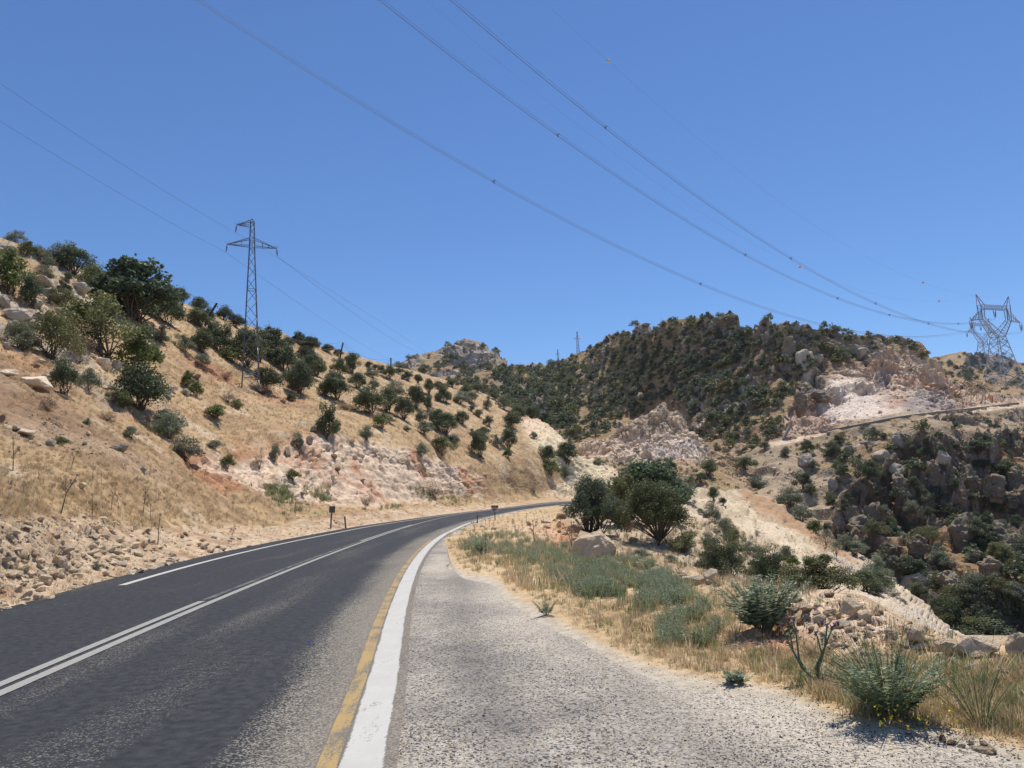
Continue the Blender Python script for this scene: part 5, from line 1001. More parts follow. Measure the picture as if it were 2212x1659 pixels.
od = np.argsort(-size / st[:, 3] * (st[:, 7] > 0)); n_i = 170
for i in od[:n_i]:
    me = RK['pale'][r2.integers(0, 6)] if r2.random() < .8 else RK['orange'][r2.integers(0, 4)]
    o = add_obj('stone', me, loc=(st[i, 0], st[i, 1], st[i, 2] + size[i] * .12)); s_ = size[i]; o.scale = (s_ * 1.2, s_ * 1.05, s_ * .72); o.rotation_euler = (r2.normal() * .3, r2.normal() * .3, r2.random() * 6.28)
    q, y = st[i, 7], st[i, 8]
    cw = 'orange-tinted' if 'orange' in me.materials[0].name else 'pale cream'; sw = 'larger' if s_ > np.percentile(size[od[:n_i]], 66) else 'smaller' if s_ < np.percentile(size[od[:n_i]], 33) else 'middling'
    wh = ('low by the left picture edge' if q < 130 and y > 1200 else 'high by the left picture edge' if q < 60 else 'left of the thistle stalks' if q < 130 else 'below the thistle stalks' if q < 330 else 'before the dark road sign' if q < 680 else 'near the road bend')
    tag(o, '%s %s loose stone ' % (sw, cw) + ('in roadside rubble ' if y > 1085 else 'on the cut slope ') + wh, 'stone', 'loose stones ' + ('in the roadside rubble' if y > 1085 else 'on the cut slope'))
re_ = od[n_i:]; n = len(re_); ss = size[re_]
scatter('rubble', st[re_][:, :3] + np.array([0, 0, .0]), np.stack([ss * 1.3, ss * 1.1, ss * .62], -1), euler_scatter(n, r2, .35), r2.integers(0, 8, n), RK['tiny'] + RK['tiny'][:3], 'pale broken stones covering the ground left of the road', 'rubble')
def d_heap(Q, Y):
    n = fbm(np.stack([Q * .03, Y * .06, Q * 0 + 7], -1), 3)
    return np.clip(np.maximum.reduce([ell(Q, Y, 1815, 1355, 165, 58, 12, .5, n * .5), ell(Q, Y, 1680, 1378, 80, 26, -5, .5, n * .5), ell(Q, Y, 2000, 1400, 130, 26, 6, .5, n) * .7, ell(Q, Y, 1450, 1238, 110, 14, 20, .5, n) * .5, ell(Q, Y, 1160, 1150, 70, 16, 10, .5, n) * .3, ell(Q, Y, 2080, 1600, 160, 26, 10, .5, n) * .35, ell(Q, Y, 2400, 1440, 220, 34, 4, .5, n) * .5]), 0, 1)
hp = sample(26000, ((1080, 2600, 1120, 1640), d_heap), [near], 23); u = r2.random(len(hp)); size = (3 + 5 * u ** 2 + 16 * u ** 16) * hp[:, 3] / FPX; od = np.argsort(-size / hp[:, 3] * (hp[:, 7] < 2212))
for i in od[:60]:
    me = RK[('pale', 'orange', 'brown')[int(r2.integers(0, 3) * (r2.random() < .6))]][r2.integers(0, 3)]; s_ = size[i]
    o = add_obj('stone', me, loc=(hp[i, 0], hp[i, 1], hp[i, 2] + s_ * .15)); o.scale = (s_ * 1.15, s_ * .95, s_ * .9); o.rotation_euler = (r2.normal() * .3, r2.normal() * .3, r2.random() * 6.28)
    q, y = hp[i, 7], hp[i, 8]; cw = 'brown' if 'brown' in me.materials[0].name else 'orange-tinted' if 'orange' in me.materials[0].name else 'pale'; tag(o, '%s loose stone %s' % (cw, 'behind the flowering thistle' if q < 1760 else 'under the balanced boulder' if q < 1900 else 'between heap and whitish slab' if y < 1480 else 'at the gravel edge lower right'), 'stone', 'loose stones of the right verge heap')
re_ = od[60:]; n = len(re_); ss = size[re_]
scatter('heap_rubble', hp[re_][:, :3], np.stack([ss * 1.2, ss, ss * .75], -1), euler_scatter(n, r2, .35), r2.integers(0, 6, n), RK['tiny'][:4] + [rock_mesh(132, MR_ORANGE, 1, .7, 6, .03), rock_mesh(131, MR_BROWN, 1, .7, 6, .03)], 'small broken stones and clods of the right verge heaps', 'rubble')
def d_slope(Q, Y):
    n = fbm(np.stack([Q * .02, Y * .04, Q * 0 + 3], -1), 3); return np.clip(poly(Q, Y, [(1470, 1065), (1600, 1064), (1700, 1112), (1880, 1230), (2060, 1390), (1900, 1400), (1700, 1230), (1560, 1150)], 8, n * 20) * .5 + .6 * poly(Q, Y, [(1780, 1190), (1990, 1330), (2060, 1390), (1960, 1380), (1850, 1270)], 8, n * 12) * .6, 0, 1)
sl = sample(7000, ((1460, 2100, 1060, 1410), d_slope), [near], 25); n = len(sl); ss = (2.2 + 3.5 * r2.random(n) ** 3) * sl[:, 3] / FPX
scatter('slope_scree', sl[:, :3], np.stack([ss * 1.3, ss, ss * .7], -1), euler_scatter(n, r2, .3), r2.integers(0, 6, n), RK['tiny'] + RK['tinyg'][:1], 'thin platy stones over the pale striped slope', 'scree')
def d_mr(Q, Y):
    n = fbm(np.stack([Q * .02, Y * .04, Q * 0 + 9], -1), 3)
    return np.clip(np.maximum.reduce([poly(Q, Y, [(1560, 990), (1690, 965), (1760, 1000), (1800, 1060), (1790, 1150), (1700, 1090), (1600, 1060)], 10) * .7, poly(Q, Y, [(1690, 965), (2212, 885), (2212, 940), (1850, 975), (1760, 1010)], 8, n * 20) * .6, poly(Q, Y, QUARRY, 4, n * 20) * .5, poly(Q, Y, [(1850, 960), (2212, 930), (2212, 1400), (1900, 1200)], 10) * .25, poly(Q, Y, [(1500, 930), (1700, 880), (1700, 960), (1560, 1000)], 8) * .4, .04 + 0 * Q]), 0, 1)
mr_ = sample(16000, ((1240, 2212, 700, 1400), d_mr), [mtn, knoll], 27); n = len(mr_); u = r2.random(n); ss = (2.4 + 4 * u ** 3 + 9 * u ** 25) * mr_[:, 3] / FPX
scatter('mountain_scree', mr_[:, :3], np.stack([ss * 1.2, ss, ss * .9], -1), euler_scatter(n, r2, .4), r2.integers(0, 7, n), RK['tiny'][:3] + RK['tinyg'] + RK['tiny'][3:4], 'broken rock over the mountain, the quarry and the scree fan', 'scree')
# pebbles lying on the gravel shoulder
pb = sample(26000, ((420, 2212, 1190, 1659), lambda Q, Y: np.clip(.35 + .5 * sstep(-.1, .4, fbm(np.stack([Q * .006, Y * .01, Q * 0], -1), 3)) + .3 * (Q > 1500), 0, 1) * (Q > 1659 - Y + 500)), [shoulder, near], 31)
pb = pb[pb[:, 0] > xR(pb[:, 1]) + .2]; n = len(pb); ss = .009 + .012 * r2.random(n) ** 2 + .02 * r2.random(n) ** 20
MR_CHIP = rock_mat('stone_chippings', (.34, .31, .27), (.62, .57, .50), (.12, .11, .11)); CH = [rock_mesh(140 + i, MR_CHIP, 1, .7, 6, .02) for i in range(3)]; MR_CHD = rock_mat('tarred_chippings', (.06, .06, .062), (.12, .115, .11), (.05, .05, .05)); CH.append(rock_mesh(150, MR_CHD, 1, .7, 6, .02))
scatter('loose_chippings', pb[:, :3] + np.array([0, 0, .001]), np.stack([ss * 1.1, ss, ss * .8], -1), euler_scatter(n, r2, .4), r2.integers(0, 4, n), CH, 'small loose stone chippings on the gravel shoulder', 'gravel')

# ------------------------------------------------------------------ grass and herbs
def stuff(name, A, hgt, protos, label, cat, rng, wid=1.0, tilt=.12):
    n = len(A); s = hgt * (.7 + .6 * rng.random(n)); w = s * wid
    return scatter(name, A[:, :3] - np.array([0, 0, .02]) * 1.0, np.stack([w, w, s], -1), euler_scatter(n, rng, tilt), rng.integers(0, len(protos), n), protos, label, cat)
def d_hillg(Q, Y):
    yt = np.interp(Q, [0, 187, 312, 437, 563, 691, 800, 900, 1000, 1200], [1111, 1118, 1140, 1136, 1138, 1120, 1104, 1098, 1093, 1076]); n = fbm(np.stack([Q * .03, Y * .05, Q * 0 + 5], -1), 3)
    tal = sstep(-6, 10, Y - yt); cut = poly(Q, Y, CUT, 10, n * 15); red = poly(Q, Y, [(360, 905), (420, 960), (480, 1000), (545, 1000), (560, 1035), (500, 1060), (440, 1040), (400, 1000)], 8, n * 15)
    br = np.maximum(ell(Q, Y, 40, 885, 180, 50, 22, .5), ell(Q, Y, 160, 935, 180, 28, 26, .5))
    return np.clip((.75 + .5 * n) * (1 - .93 * tal) * (1 - cut * .9) * (1 - red * .85) * (1 - br * .93), 0, 1)
r5 = np.random.default_rng(6)
hg = sample(38000, ((-330, 1240, 470, 1330), d_hillg), [hill], 33); hh_ = np.clip(.08 + .0024 * hg[:, 3], .12, .36) * (1 + .25 * sstep(60, 20, hg[:, 3]) * (hg[:, 8] > 1000))
stuff('dry_grass', hg, hh_, T_STRAW + T_GOLD[:1] + [tuft(50, ML_DRY, 20, 1, .35, .03, .7)], 'dry straw coloured grass on the left hillside', 'grass', r5, 1.25)
def fence_y(Q): return np.interp(Q, [940, 962, 972, 997, 1065, 1103, 1147, 1244, 1400, 1521, 1615, 1696, 1771, 1864, 2021, 2212, 2700], [1165, 1175, 1206, 1235, 1247, 1281, 1306, 1360, 1435, 1463, 1475, 1494, 1525, 1566, 1575, 1619, 1760])
def crest_y(Q): return np.interp(Q, [970, 1044, 1132, 1210, 1235, 1330, 1420, 1560, 1650, 1760, 1850, 1950, 2100, 2212, 2700], [1150, 1122, 1105, 1094, 1150, 1203, 1218, 1273, 1288, 1298, 1308, 1360, 1400, 1400, 1480])
def forbmask(Q, Y):
    n = fbm(np.stack([Q * .012, Y * .03, Q * 0 + 2], -1), 3)
    return np.clip(np.maximum.reduce([ell(Q, Y, 1170, 1195, 170, 30, 12, .5, n * .6), ell(Q, Y, 1310, 1250, 160, 42, 18, .5, n * .5), ell(Q, Y, 1430, 1300, 110, 50, 30, .5, n * .5), ell(Q, Y, 1040, 1185, 36, 18, 0, .5, n * .5), ell(Q, Y, 1250, 1230, 120, 20, 15, .4, n * .3), ell(Q, Y, 1180, 1103, 60, 6, -4, .6)]), 0, 1)
def d_ver(Q, Y):
    n = fbm(np.stack([Q * .02, Y * .04, Q * 0 + 8], -1), 3); h = np.maximum.reduce([ell(Q, Y, 1815, 1358, 165, 66, 12, .35), ell(Q, Y, 1680, 1378, 80, 26, 0, .4), ell(Q, Y, 2060, 1405, 150, 30, 4, .4), ell(Q, Y, 1460, 1238, 120, 20, 18, .4) * .8])
    e = sstep(6, -22 , Y - fence_y(Q) + n * 26); return np.clip(e * sstep(-4, 3, Y - crest_y(Q)) * (.8 + .4 * n) * (1 - h * .93) * (1 - .55 * forbmask(Q, Y)), 0, 1)
vg = sample(40000, ((955, 2700, 1090, 1780), d_ver), [near], 35)
hv = np.where(vg[:, 3] < 14, .085, .15) * np.where(r5.random(len(vg)) < .10, 1.9, 1) * np.clip((fence_y(vg[:, 7]) - vg[:, 8] + 30) / 60, .45, 1)
stuff('verge_grass', vg, hv, T_STRAW + T_GOLD[:1] + T_GREEN[:2] + [tuft(51, ML_DRY, 14, 1, .4, .03, .8), tuft(52, ML_STRAW, 12, 1.3, .4, .025, 1.0)], 'dry golden grass on the right verge', 'grass', r5, 1.2)
fb_ = sample(14000, ((990, 1560, 1095, 1400), lambda Q, Y: forbmask(Q, Y) * sstep(-.35, .25, fbm(np.stack([Q * .03, Y * .08, Q * 0 + 6], -1), 3)) * sstep(-2, 4, Y - crest_y(Q)) * sstep(0, -14, Y - fence_y(Q))), [near], 37)
stuff('grey_green_herbs', fb_, .23 + 0 * fb_[:, 0], T_FORB + T_GREEN + T_STRAW[:1], 'grey-green feathery herbs in the middle of the right verge', 'herbs', r5, 1.1)
# scrub and reeds on the bank beyond the verge edge and on the cut slope foot
def d_bank(Q, Y):
    n = fbm(np.stack([Q * .02, Y * .03, Q * 0 + 1], -1), 3)
    return np.clip(poly(Q, Y, [(1440, 1130), (1560, 1120), (1680, 1200), (1780, 1290), (1560, 1270), (1430, 1215), (1340, 1200), (1300, 1150)], 10, n * 15) * .6 + .03 * poly(Q, Y, [(1470, 1065), (1600, 1064), (1880, 1230), (2060, 1390), (1800, 1300)], 8), 0, 1)
bk = sample(9000, ((1300, 2080, 1060, 1400), d_bank), [near], 39)
stuff('dry_scrub', bk, np.clip(.08 + .005 * bk[:, 3], .10, .42), T_STRAW[:2] + [tuft(60, ML_DRY, 24, 1, .35, .04, .5), tuft(61, ML_GREY, 18, 1, .4, .05, .7)], 'dry reeds and low scrub on the bank behind the boulders', 'scrub', r5, 1.0)
def d_foot(Q, Y):
    n = fbm(np.stack([Q * .02, Y * .03, Q * 0 + 12], -1), 3)
    return np.clip(sstep(0, .4, n) * ((Y > 1050) & (Y < 1135) & (Q > 540) & (Q < 1220)) * sstep(1, -6, Y - np.interp(Q, [540, 691, 800, 900, 1000, 1200], [1138, 1120, 1104, 1098, 1093, 1080])), 0, 1)
ft = sample(9000, ((540, 1220, 1045, 1140), d_foot), [hill], 41)
stuff('green_weeds', ft, .35 + 0 * ft[:, 0], [tuft(70, ML_GREENG, 20, 1, .4, .05, .7), T_FORB[0], tuft(71, ML_BRIGHT, 16, 1, .4, .06, .7), T_STRAW[0]], 'yellow-green weeds at the foot of the road cutting', 'weeds', r5, 1.3)
def d_mb(Q, Y):
    n = fbm(np.stack([Q * .03, Y * .05, Q * 0 + 15], -1), 3); return np.clip(.25 + .5 * n, 0, 1) * (1 - poly(Q, Y, QUARRY, 6)) * (1 - .8 * poly(Q, Y, [(1560, 990), (1690, 965), (1800, 1060), (1790, 1150), (1700, 1090), (1600, 1060)], 10))
mb_ = sample(12000, ((1050, 2212, 700, 1420), d_mb), [mtn, peak, knoll], 43); n = len(mb_); ss = (2.5 + 3.5 * r5.random(n)) * mb_[:, 3] / FPX
scatter('low_scrub', mb_[:, :3], np.stack([ss * 1.5, ss * 1.5, ss], -1), euler_scatter(n, r5, .1), r5.integers(0, 3, n), [tuft(80, ML_GREY, 40, 1, .5, .16, .8), tuft(81, ML_DRY, 40, 1, .5, .14, .8), tuft(82, ML_STRAW, 40, 1, .5, .14, .8)], 'low dry scrub and grass over the mountain slopes', 'scrub')
# ------------------------------------------------------------------ single plants
def stalk(seed, heads=5, h=1.0, br=5):
    rng = np.random.default_rng(seed); s = MB(); hd = MB(); lean = rng.normal(size=2) * .10
    top = np.array([lean[0], lean[1], h * .95]); mid = np.array([lean[0] * .3, lean[1] * .3, h * .5]); s.path([[0, 0, -.03], mid, top], .016, .008, 5)
    ends = [top]
    for i in range(br):
        t = rng.uniform(.3, .85); a = rng.random() * 6.28; p = mid * (t / .5) if t < .5 else mid + (top - mid) * (t - .5) / .5
        e = p + np.array([math.cos(a) * .16, math.sin(a) * .16, rng.uniform(.10, .28)]) * (1.1 - t * .4); s.path([p, (p + e) / 2 + [0, 0, -.015], e], .009, .005, 4); ends.append(e)
    for k in range(14):
        t = rng.uniform(.05, .95); p = mid * (t / .5) if t < .5 else mid + (top - mid) * (t - .5) / .5; a = rng.random() * 6.28; d = np.array([math.cos(a), math.sin(a), .3]) * .05; s.tube(p, p + d, .005, .001, 3)
    for e in ends[:heads + 1]:
        for j in range(3): hd.box(e + np.array([0, 0, .012]), np.array([.024, .024, .018]), Euler((rng.random() * 3, rng.random() * 3, rng.random() * 3)).to_matrix())
    return s, hd
M_HEAD = plain('dry_seed_head', (.34, .27, .19))
STK = [(a.me('stem', M_STALK), b.me('seed_heads', M_HEAD)) for a, b in [stalk(i, br=3 + i % 4) for i in range(6)]]
sk = random.Random(8)
def put_stalk(q, y, h, label, group, only):
    hh = hit(q, y, only)
    if hh is None: return
    H = h * math.hypot(hh[0].x, hh[0].y) / FPX; e = bpy.data.objects.new('thistle_stalk', None); COL.objects.link(e); e.location = hh[0]; e.scale = (H, H, H); e.rotation_euler = (0, 0, sk.random() * 6.28)
    a, b = STK[sk.randrange(6)]; add_obj('stem', a, e); tag(add_obj('seed_heads', b, e), kind='stuff'); tag(e, label, 'dead plant', group)
for x, y, h in [(420, 895, 235), (640, 930, 150), (990, 910, 150), (1040, 940, 100), (1090, 1110, 190), (1600, 1100, 110), (770, 870, 110), (820, 860, 110), (1000, 830, 110), (1100, 810, 80), (490, 590, 130), (640, 670, 110), (90, 600, 200), (2040, 910, 130), (1410, 670, 90), (1610, 860, 90), (50, 830, 60), (455, 760, 110), (700, 700, 90), (870, 600, 70), (1220, 780, 80), (1330, 640, 70), (160, 760, 70)]:
    q, yy_ = x * .3125, 829.5 + y * .3125
    w = 'standing in the roadside rubble' if y > 1050 else 'in the dry grass bank above the rubble' if y > 720 else 'on the cut slope above the dry grass bank'
    put_stalk(q, yy_, h * .3125, '%s brown dead thistle stalk %s' % ('tall' if h > 140 else 'short', w), 'dead thistle stalks left of the road', [hill])
for x, y, h in [(605, 430, 290), (735, 620, 300), (1415, 460, 340), (1950, 560, 400), (1590, 350, 120), (740, 180, 130), (790, 220, 160), (1050, 220, 110), (1160, 300, 130), (1200, 290, 120), (1190, 110, 100), (1310, 160, 140), (1420, 130, 110), (1540, 160, 110), (985, 115, 90), (1110, 210, 120), (1250, 290, 90), (690, 160, 110), (850, 200, 100), (930, 110, 80), (1130, 180, 120)]:
    q, yy_ = 933.2 + x * .15625, 1106 + y * .15625
    put_stalk(q, yy_, h * .15625, '%s dead thistle stalk on the right verge %s' % ('tall' if h > 250 else 'short', 'left of the huge boulder' if q > 1150 else 'beyond the grey-green herbs' if h < 250 else 'among grey-green herbs near the edge line'), 'dead thistle stalks of the right verge', [near])
for q, yy_, h in [(1437, 1226, 30), (1303, 1205, 45), (1236, 1182, 54), (1480, 1225, 24)]: put_stalk(q, yy_, h, 'thistle stalk beside the huge orange boulder on the verge', 'dead thistle stalks of the right verge', [near])
# the flowering thistle
def flowering_thistle():
    h = hit(1767, 1472, [near]); p = h[0]; u = math.hypot(p.x, p.y) / FPX
    e = bpy.data.objects.new('flowering_thistle', None); COL.objects.link(e); e.location = p
    tag(e, 'grey-green thistle with purple flower heads between gravel and rubble heap', 'thistle')
    st = MB(); lf = MB(); rng = np.random.default_rng(5); px = lambda x, y: np.array([(x - 790) * .3125 * u, rng.normal() * .01, (720 - y) * .3125 * u])
    S_ = [[(790, 720), (800, 640), (850, 520), (880, 400)], [(795, 700), (780, 640), (830, 560), (920, 395)], [(770, 710), (700, 640), (655, 540), (640, 375)], [(740, 680), (690, 590), (680, 450), (672, 350)], [(790, 660), (830, 560), (810, 450)], [(700, 640), (640, 500), (600, 385)]]
    for s in S_:
        P = [px(*a) for a in s]; st.path(P, .010, .006, 6)
        for k in range(46):
            t = rng.random() * (len(P) - 1); i = int(t); q = P[i] + (P[i + 1] - P[i]) * (t - i); a = rng.random() * 6.28; L = .035 + .02 * rng.random(); d = np.array([math.cos(a), math.sin(a), .5]) * L; sd = np.cross(d, [0, 0, 1.]); sd = sd / np.linalg.norm(sd) * .007
            lf.add([q - sd, q + sd, q + d], [[0, 1, 2, 2]], rng.random())
    for k in range(22):
        a = rng.random() * 6.28; L = .08 + .06 * rng.random(); d = np.array([math.cos(a), math.sin(a), .35]) * L; q = np.array([0, 0, .02]); sd = np.array([-math.sin(a), math.cos(a), 0]) * .014; lf.add([q - sd, q + sd, q + d * .6 + sd * 1.3, q + d * .6 - sd * 1.3], [[0, 1, 2, 3]], rng.random()); lf.add([q + d * .6 - sd * 1.3, q + d * .6 + sd * 1.3, q + d, q + d], [[0, 1, 2, 3]], rng.random())
    add_obj('stems', st.me('stems', M_STEMG), e); add_obj('spiny_leaves', lf.me('spiny_leaves', ML_FORB), e)
    mp_ = plain('purple_florets', (.26, .13, .36)); hb = MB(); hp_ = MB()
    for x, y in ((880, 400), (925, 392), (640, 375), (672, 350), (808, 445), (600, 385), (850, 380), (945, 385), (628, 350), (905, 410)):
        c = px(x, y); one = MB(); fl = MB()
        for j in range(8):
            a = j * math.pi / 4; one.tube(c + [0, 0, -.008], c + np.array([math.cos(a) * .012, math.sin(a) * .012, .008]), .006, .004, 4)
        for j in range(16): a = rng.random() * 6.28; fl.tube(c + [0, 0, .006], c + np.array([math.cos(a) * .014, math.sin(a) * .014, .024 + .006 * rng.random()]), .0028, .002, 3)
        o = add_obj('flower_head', one.me('flower_head', M_STEMG), e); add_obj('florets', fl.me('florets', mp_), o)
flowering_thistle()
def put_forb(q, y, w, h, n, label, name, leafl, twig, rush=0, mat=ML_FORB, yellow=0, seed=1, aspect=.28):
    hh = hit(q, y, [near, shoulder]); p = hh[0]; u = math.hypot(p.x, p.y) / FPX; W, H = w * u, h * u
    e = bpy.data.objects.new(name, None); COL.objects.link(e); e.location = p; tag(e, label, 'shrub')
    me = forb(seed, mat, n, 1.0, twig, leafl, aspect); V = np.empty(len(me.vertices) * 3, np.float32); me.vertices.foreach_get('co', V); V = V.reshape(-1, 3); m = np.abs(V[:, :2]).max()
    o = add_obj('leafy_stems', me, e); o.scale = (W / 2 / m, W / 2 / m, H / V[:, 2].max())
    if rush:
        mb = MB(); rng = np.random.default_rng(seed + 50)
        for i in range(rush):
            a = rng.random() * 6.28; b = np.array([math.cos(a), math.sin(a), 0]); L = H * (.8 + 1.0 * rng.random()); ln = rng.random() * .9
            P = [b * .03, b * (.08 + ln * L * .45) + [0, 0, L * .55 * (1 - .3 * ln)], b * (.12 + ln * L * 1.1) + [0, 0, L * (1 - .5 * ln)]]; mb.path(P, .0028, .0012, 3, rng.random())
        add_obj('rush_stems', mb.me('rush_stems', ML_GREENG), e)
    if yellow:
        mb = MB(); rng = np.random.default_rng(seed + 70)
        for i in range(yellow):
            a = rng.random() * 6.28; r = W * .48 * rng.random() ** .5; c = np.array([math.cos(a) * r, -abs(math.sin(a) * r) - .05, H * (.05 + .3 * rng.random())]); nn = rng.normal(size=3); nn /= np.linalg.norm(nn)
            for j in range(5): b = rng.normal(size=3); b /= np.linalg.norm(b); sd = np.cross(b, nn) * .004; mb.add([c - sd, c + sd, c + b * .012 + sd, c + b * .012 - sd], [[0, 1, 2, 3]])
        add_obj('yellow_flowers', mb.me('yellow_flowers', plain('yellow_petals', (.75, .55, .05))), e)
    return e
put_forb(1922, 1552, 225, 118, 70, 'big grey-green leafy clump with tall rush stems and yellow flowers by the gravel', 'leafy_clump', .10, 26, 150, yellow=60, seed=3)
put_forb(1652, 1366, 205, 108, 60, 'pale grey-green feathery shrub left of the rubble heap', 'feathery_shrub', .11, 26, 0, seed=5, aspect=.34)
put_forb(1590, 1478, 62, 26, 26, 'little low grey-green plant on the gravel edge', 'low_plant', .22, 8, 0, seed=7, aspect=.6)
put_forb(2120, 1570, 150, 120, 8, 'thin wiry green broom plant in dry grass at the lower right', 'wiry_plant', .05, 8, 26, mat=ML_GREENG, seed=9)
put_forb(1040, 1198, 60, 40, 34, 'dark grey-green feathery shrub nearest the white edge line on the verge', 'feathery_shrub', .12, 18, 0, seed=11)
put_forb(1180, 1330, 60, 34, 20, 'small grey-green plant by a pale stone in the front of the verge', 'low_plant', .14, 12, 0, seed=13)

# ------------------------------------------------------------------ lattice pylons, poles, cables
def metal(name, a, b, rough, mt):
    t = NT(name); t.base(t.mix(t.noise(1.5, 3, lo=.3, hi=.7), a, b)); t.b.inputs['Metallic'].default_value = mt; t.b.inputs['Roughness'].default_value = rough; return t.m
M_STEEL = metal('galvanised_steel', (.17, .18, .20), (.28, .29, .31), .45, .55); M_RUST = plain('reddish_steel', (.35, .16, .15), .6); M_CER = plain('insulator_glass', (.16, .13, .12), .7); M_BRIGHT = metal('bright_galvanised_steel', (.42, .44, .47), (.60, .62, .65), .38, .6)
M_WIRE = plain('aluminium_cable', (.16, .17, .20), .5); M_WOOD = plain('tarred_wood', (.07, .05, .04)); M_RED = plain('red_marker_paint', (.45, .08, .05), .5); M_WH = plain('white_marker_paint', (.7, .68, .62), .5)
_bar = {}
def unit_bar(mat):
    if mat.name not in _bar:
        # L-shaped angle section, length 1 along z
        mb = MB(); t = .13
        mb.box((0, -.5 + t / 2, .5), (.5, t / 2, .5)); mb.box((-.5 + t / 2, t / 2, .5), (t / 2, .5 - t / 2, .499)); _bar[mat.name] = mb.me('bar', mat)
    return _bar[mat.name]
def bar(name, a, b, w, mat, parent):
    if mat is M_STEEL and parent.name.startswith('trans') and sk.random() < .7: mat = M_BRIGHT
    a, b = Vector(a), Vector(b); d = b - a; o = add_obj(name, unit_bar(mat), parent); o.location = a
    o.rotation_euler = d.to_track_quat('Z', 'X').to_euler(); o.scale = (w, w, d.length); return o
def lattice_leg_frame(par, prof, w_leg, w_br, mat, name_b='brace', cross=True, skip0=False):
    """prof: list of (z, half width x, half width y)"""
    crn = ((-1, -1), (1, -1), (1, 1), (-1, 1))
    for c in crn:
        for k in range(len(prof) - 1):
            (z0, x0, y0), (z1, x1, y1) = prof[k], prof[k + 1]
            if k in LEGBREAK or k == 0:
                pass
        pts = [Vector((c[0] * x, c[1] * y, z)) for z, x, y in prof]
        s = 0
        for k in range(1, len(pts)):
            if k == len(pts) - 1 or k in LEGBREAK: bar('leg', pts[s], pts[k], w_leg, mat, par); s = k
    for k in range(len(prof) - 1):
        (z0, x0, y0), (z1, x1, y1) = prof[k], prof[k + 1]
        for i in range(4):
            a, b = crn[i], crn[(i + 1) % 4]
            p0 = Vector((a[0] * x0, a[1] * y0, z0)); q0 = Vector((b[0] * x0, b[1] * y0, z0)); p1 = Vector((a[0] * x1, a[1] * y1, z1)); q1 = Vector((b[0] * x1, b[1] * y1, z1))
            if cross: bar(name_b, p0, q1, w_br, mat, par); bar(name_b, q0, p1, w_br, mat, par)
            else: bar(name_b, *((p0, q1) if (k + i) % 2 else (q0, p1)), w_br, mat, par)
LEGBREAK = ()
def insulator(par, p, q, r, n=8, name='insulator_string'):
    mb = MB(); p = np.array(p, float); q = np.array(q, float)
    mb.tube(p, q, r * .25, r * .25, 4)
    for i in range(n): c = p + (q - p) * (.25 + .6 * i / n); c2 = p + (q - p) * (.25 + .6 * (i + .45) / n); mb.tube(c, c2, r, r * .7, 8)
    return add_obj(name, mb.me(name, M_CER), par)
# near pylon on the left hillside
hb = hit(541, 842, [hill])[0]; dP = math.hypot(hb.x, hb.y); S1 = dP / FPX
def near_pylon():
    global LEGBREAK
    e = bpy.data.objects.new('lattice_pylon', None); COL.objects.link(e); e.location = hb + Vector((0, 0, -.2)); e.rotation_euler = (0, math.radians(0), math.radians(22)); tag(e, 'slender grey lattice pylon standing on the left hillside', 'pylon')
    Hh = 362 * S1 * 1.03; zs = [0, .085, .17, .26, .345, .43, .505, .58, .65, .715, .775, .825, .865, .905, .945, .98]
    prof = [(z * Hh, (1.08 * (1 - z / .82) + .34 * z / .82) if z < .82 else .34 - .12 * (z - .82) / .18, (1.08 * (1 - z / .82) + .34 * z / .82) if z < .82 else .34 - .12 * (z - .82) / .18) for z in zs]
    LEGBREAK = (6, 11); lattice_leg_frame(e, prof, .105, .06, M_STEEL, cross=False)
    for z in (.085, .58, .825, .865, .98):
        w = np.interp(z * Hh, [a[0] for a in prof], [a[1] for a in prof]); 
        for a, b in (((-w, -w), (w, -w)), ((w, -w), (w, w)), ((w, w), (-w, w)), ((-w, w), (-w, -w))): bar('brace', (*a, z * Hh), (*b, z * Hh), .07, M_STEEL, e)
    def arm(side, z, dz, L, ang=0):
        w = .40; tip = Vector((side * L, 0, z - .05 * Hh * 0)); top = [Vector((side * w * .8, -w, z + dz)), Vector((side * w * .8, w, z + dz))]; bot = [Vector((side * w, -w, z)), Vector((side * w, w, z))]
        for p in top + bot: bar('arm_bar', p, tip, .085, M_STEEL, e)
        for t in (.35, .62):
            m = [p.lerp(tip, t) for p in top + bot]; bar('arm_bar', m[0], m[2], .05, M_STEEL, e); bar('arm_bar', m[1], m[3], .05, M_STEEL, e); bar('arm_bar', m[2], m[3], .05, M_STEEL, e)
        for s in (-1, 1): bar('bird_guard', tip, tip + Vector((side * .25 * s + .02, .1 * s, .42)), .04, M_STEEL, e)
        q = tip + Vector((side * .12, 0, -1.05)); insulator(e, tip, q, .11); return e.matrix_basis @ q
    bpy.context.view_layer.update(); M = Matrix.LocRotScale(e.location, e.rotation_euler, None)
    out = []
    for side, z, dz, L in ((-1, .835 * Hh, .045 * Hh, 3.0), (1, .835 * Hh, .045 * Hh, 3.0), (-1, .955 * Hh, .028 * Hh, 1.9)):
        out.append(np.array(arm(side, z, dz, L)))
    bar('peak_bar', (-.3, -.3, .98 * Hh), (-.05, 0, 1.0 * Hh), .08, M_STEEL, e); bar('peak_bar', (.3, .3, .98 * Hh), (-.05, 0, 1.0 * Hh), .08, M_STEEL, e); return out
pyl = near_pylon()
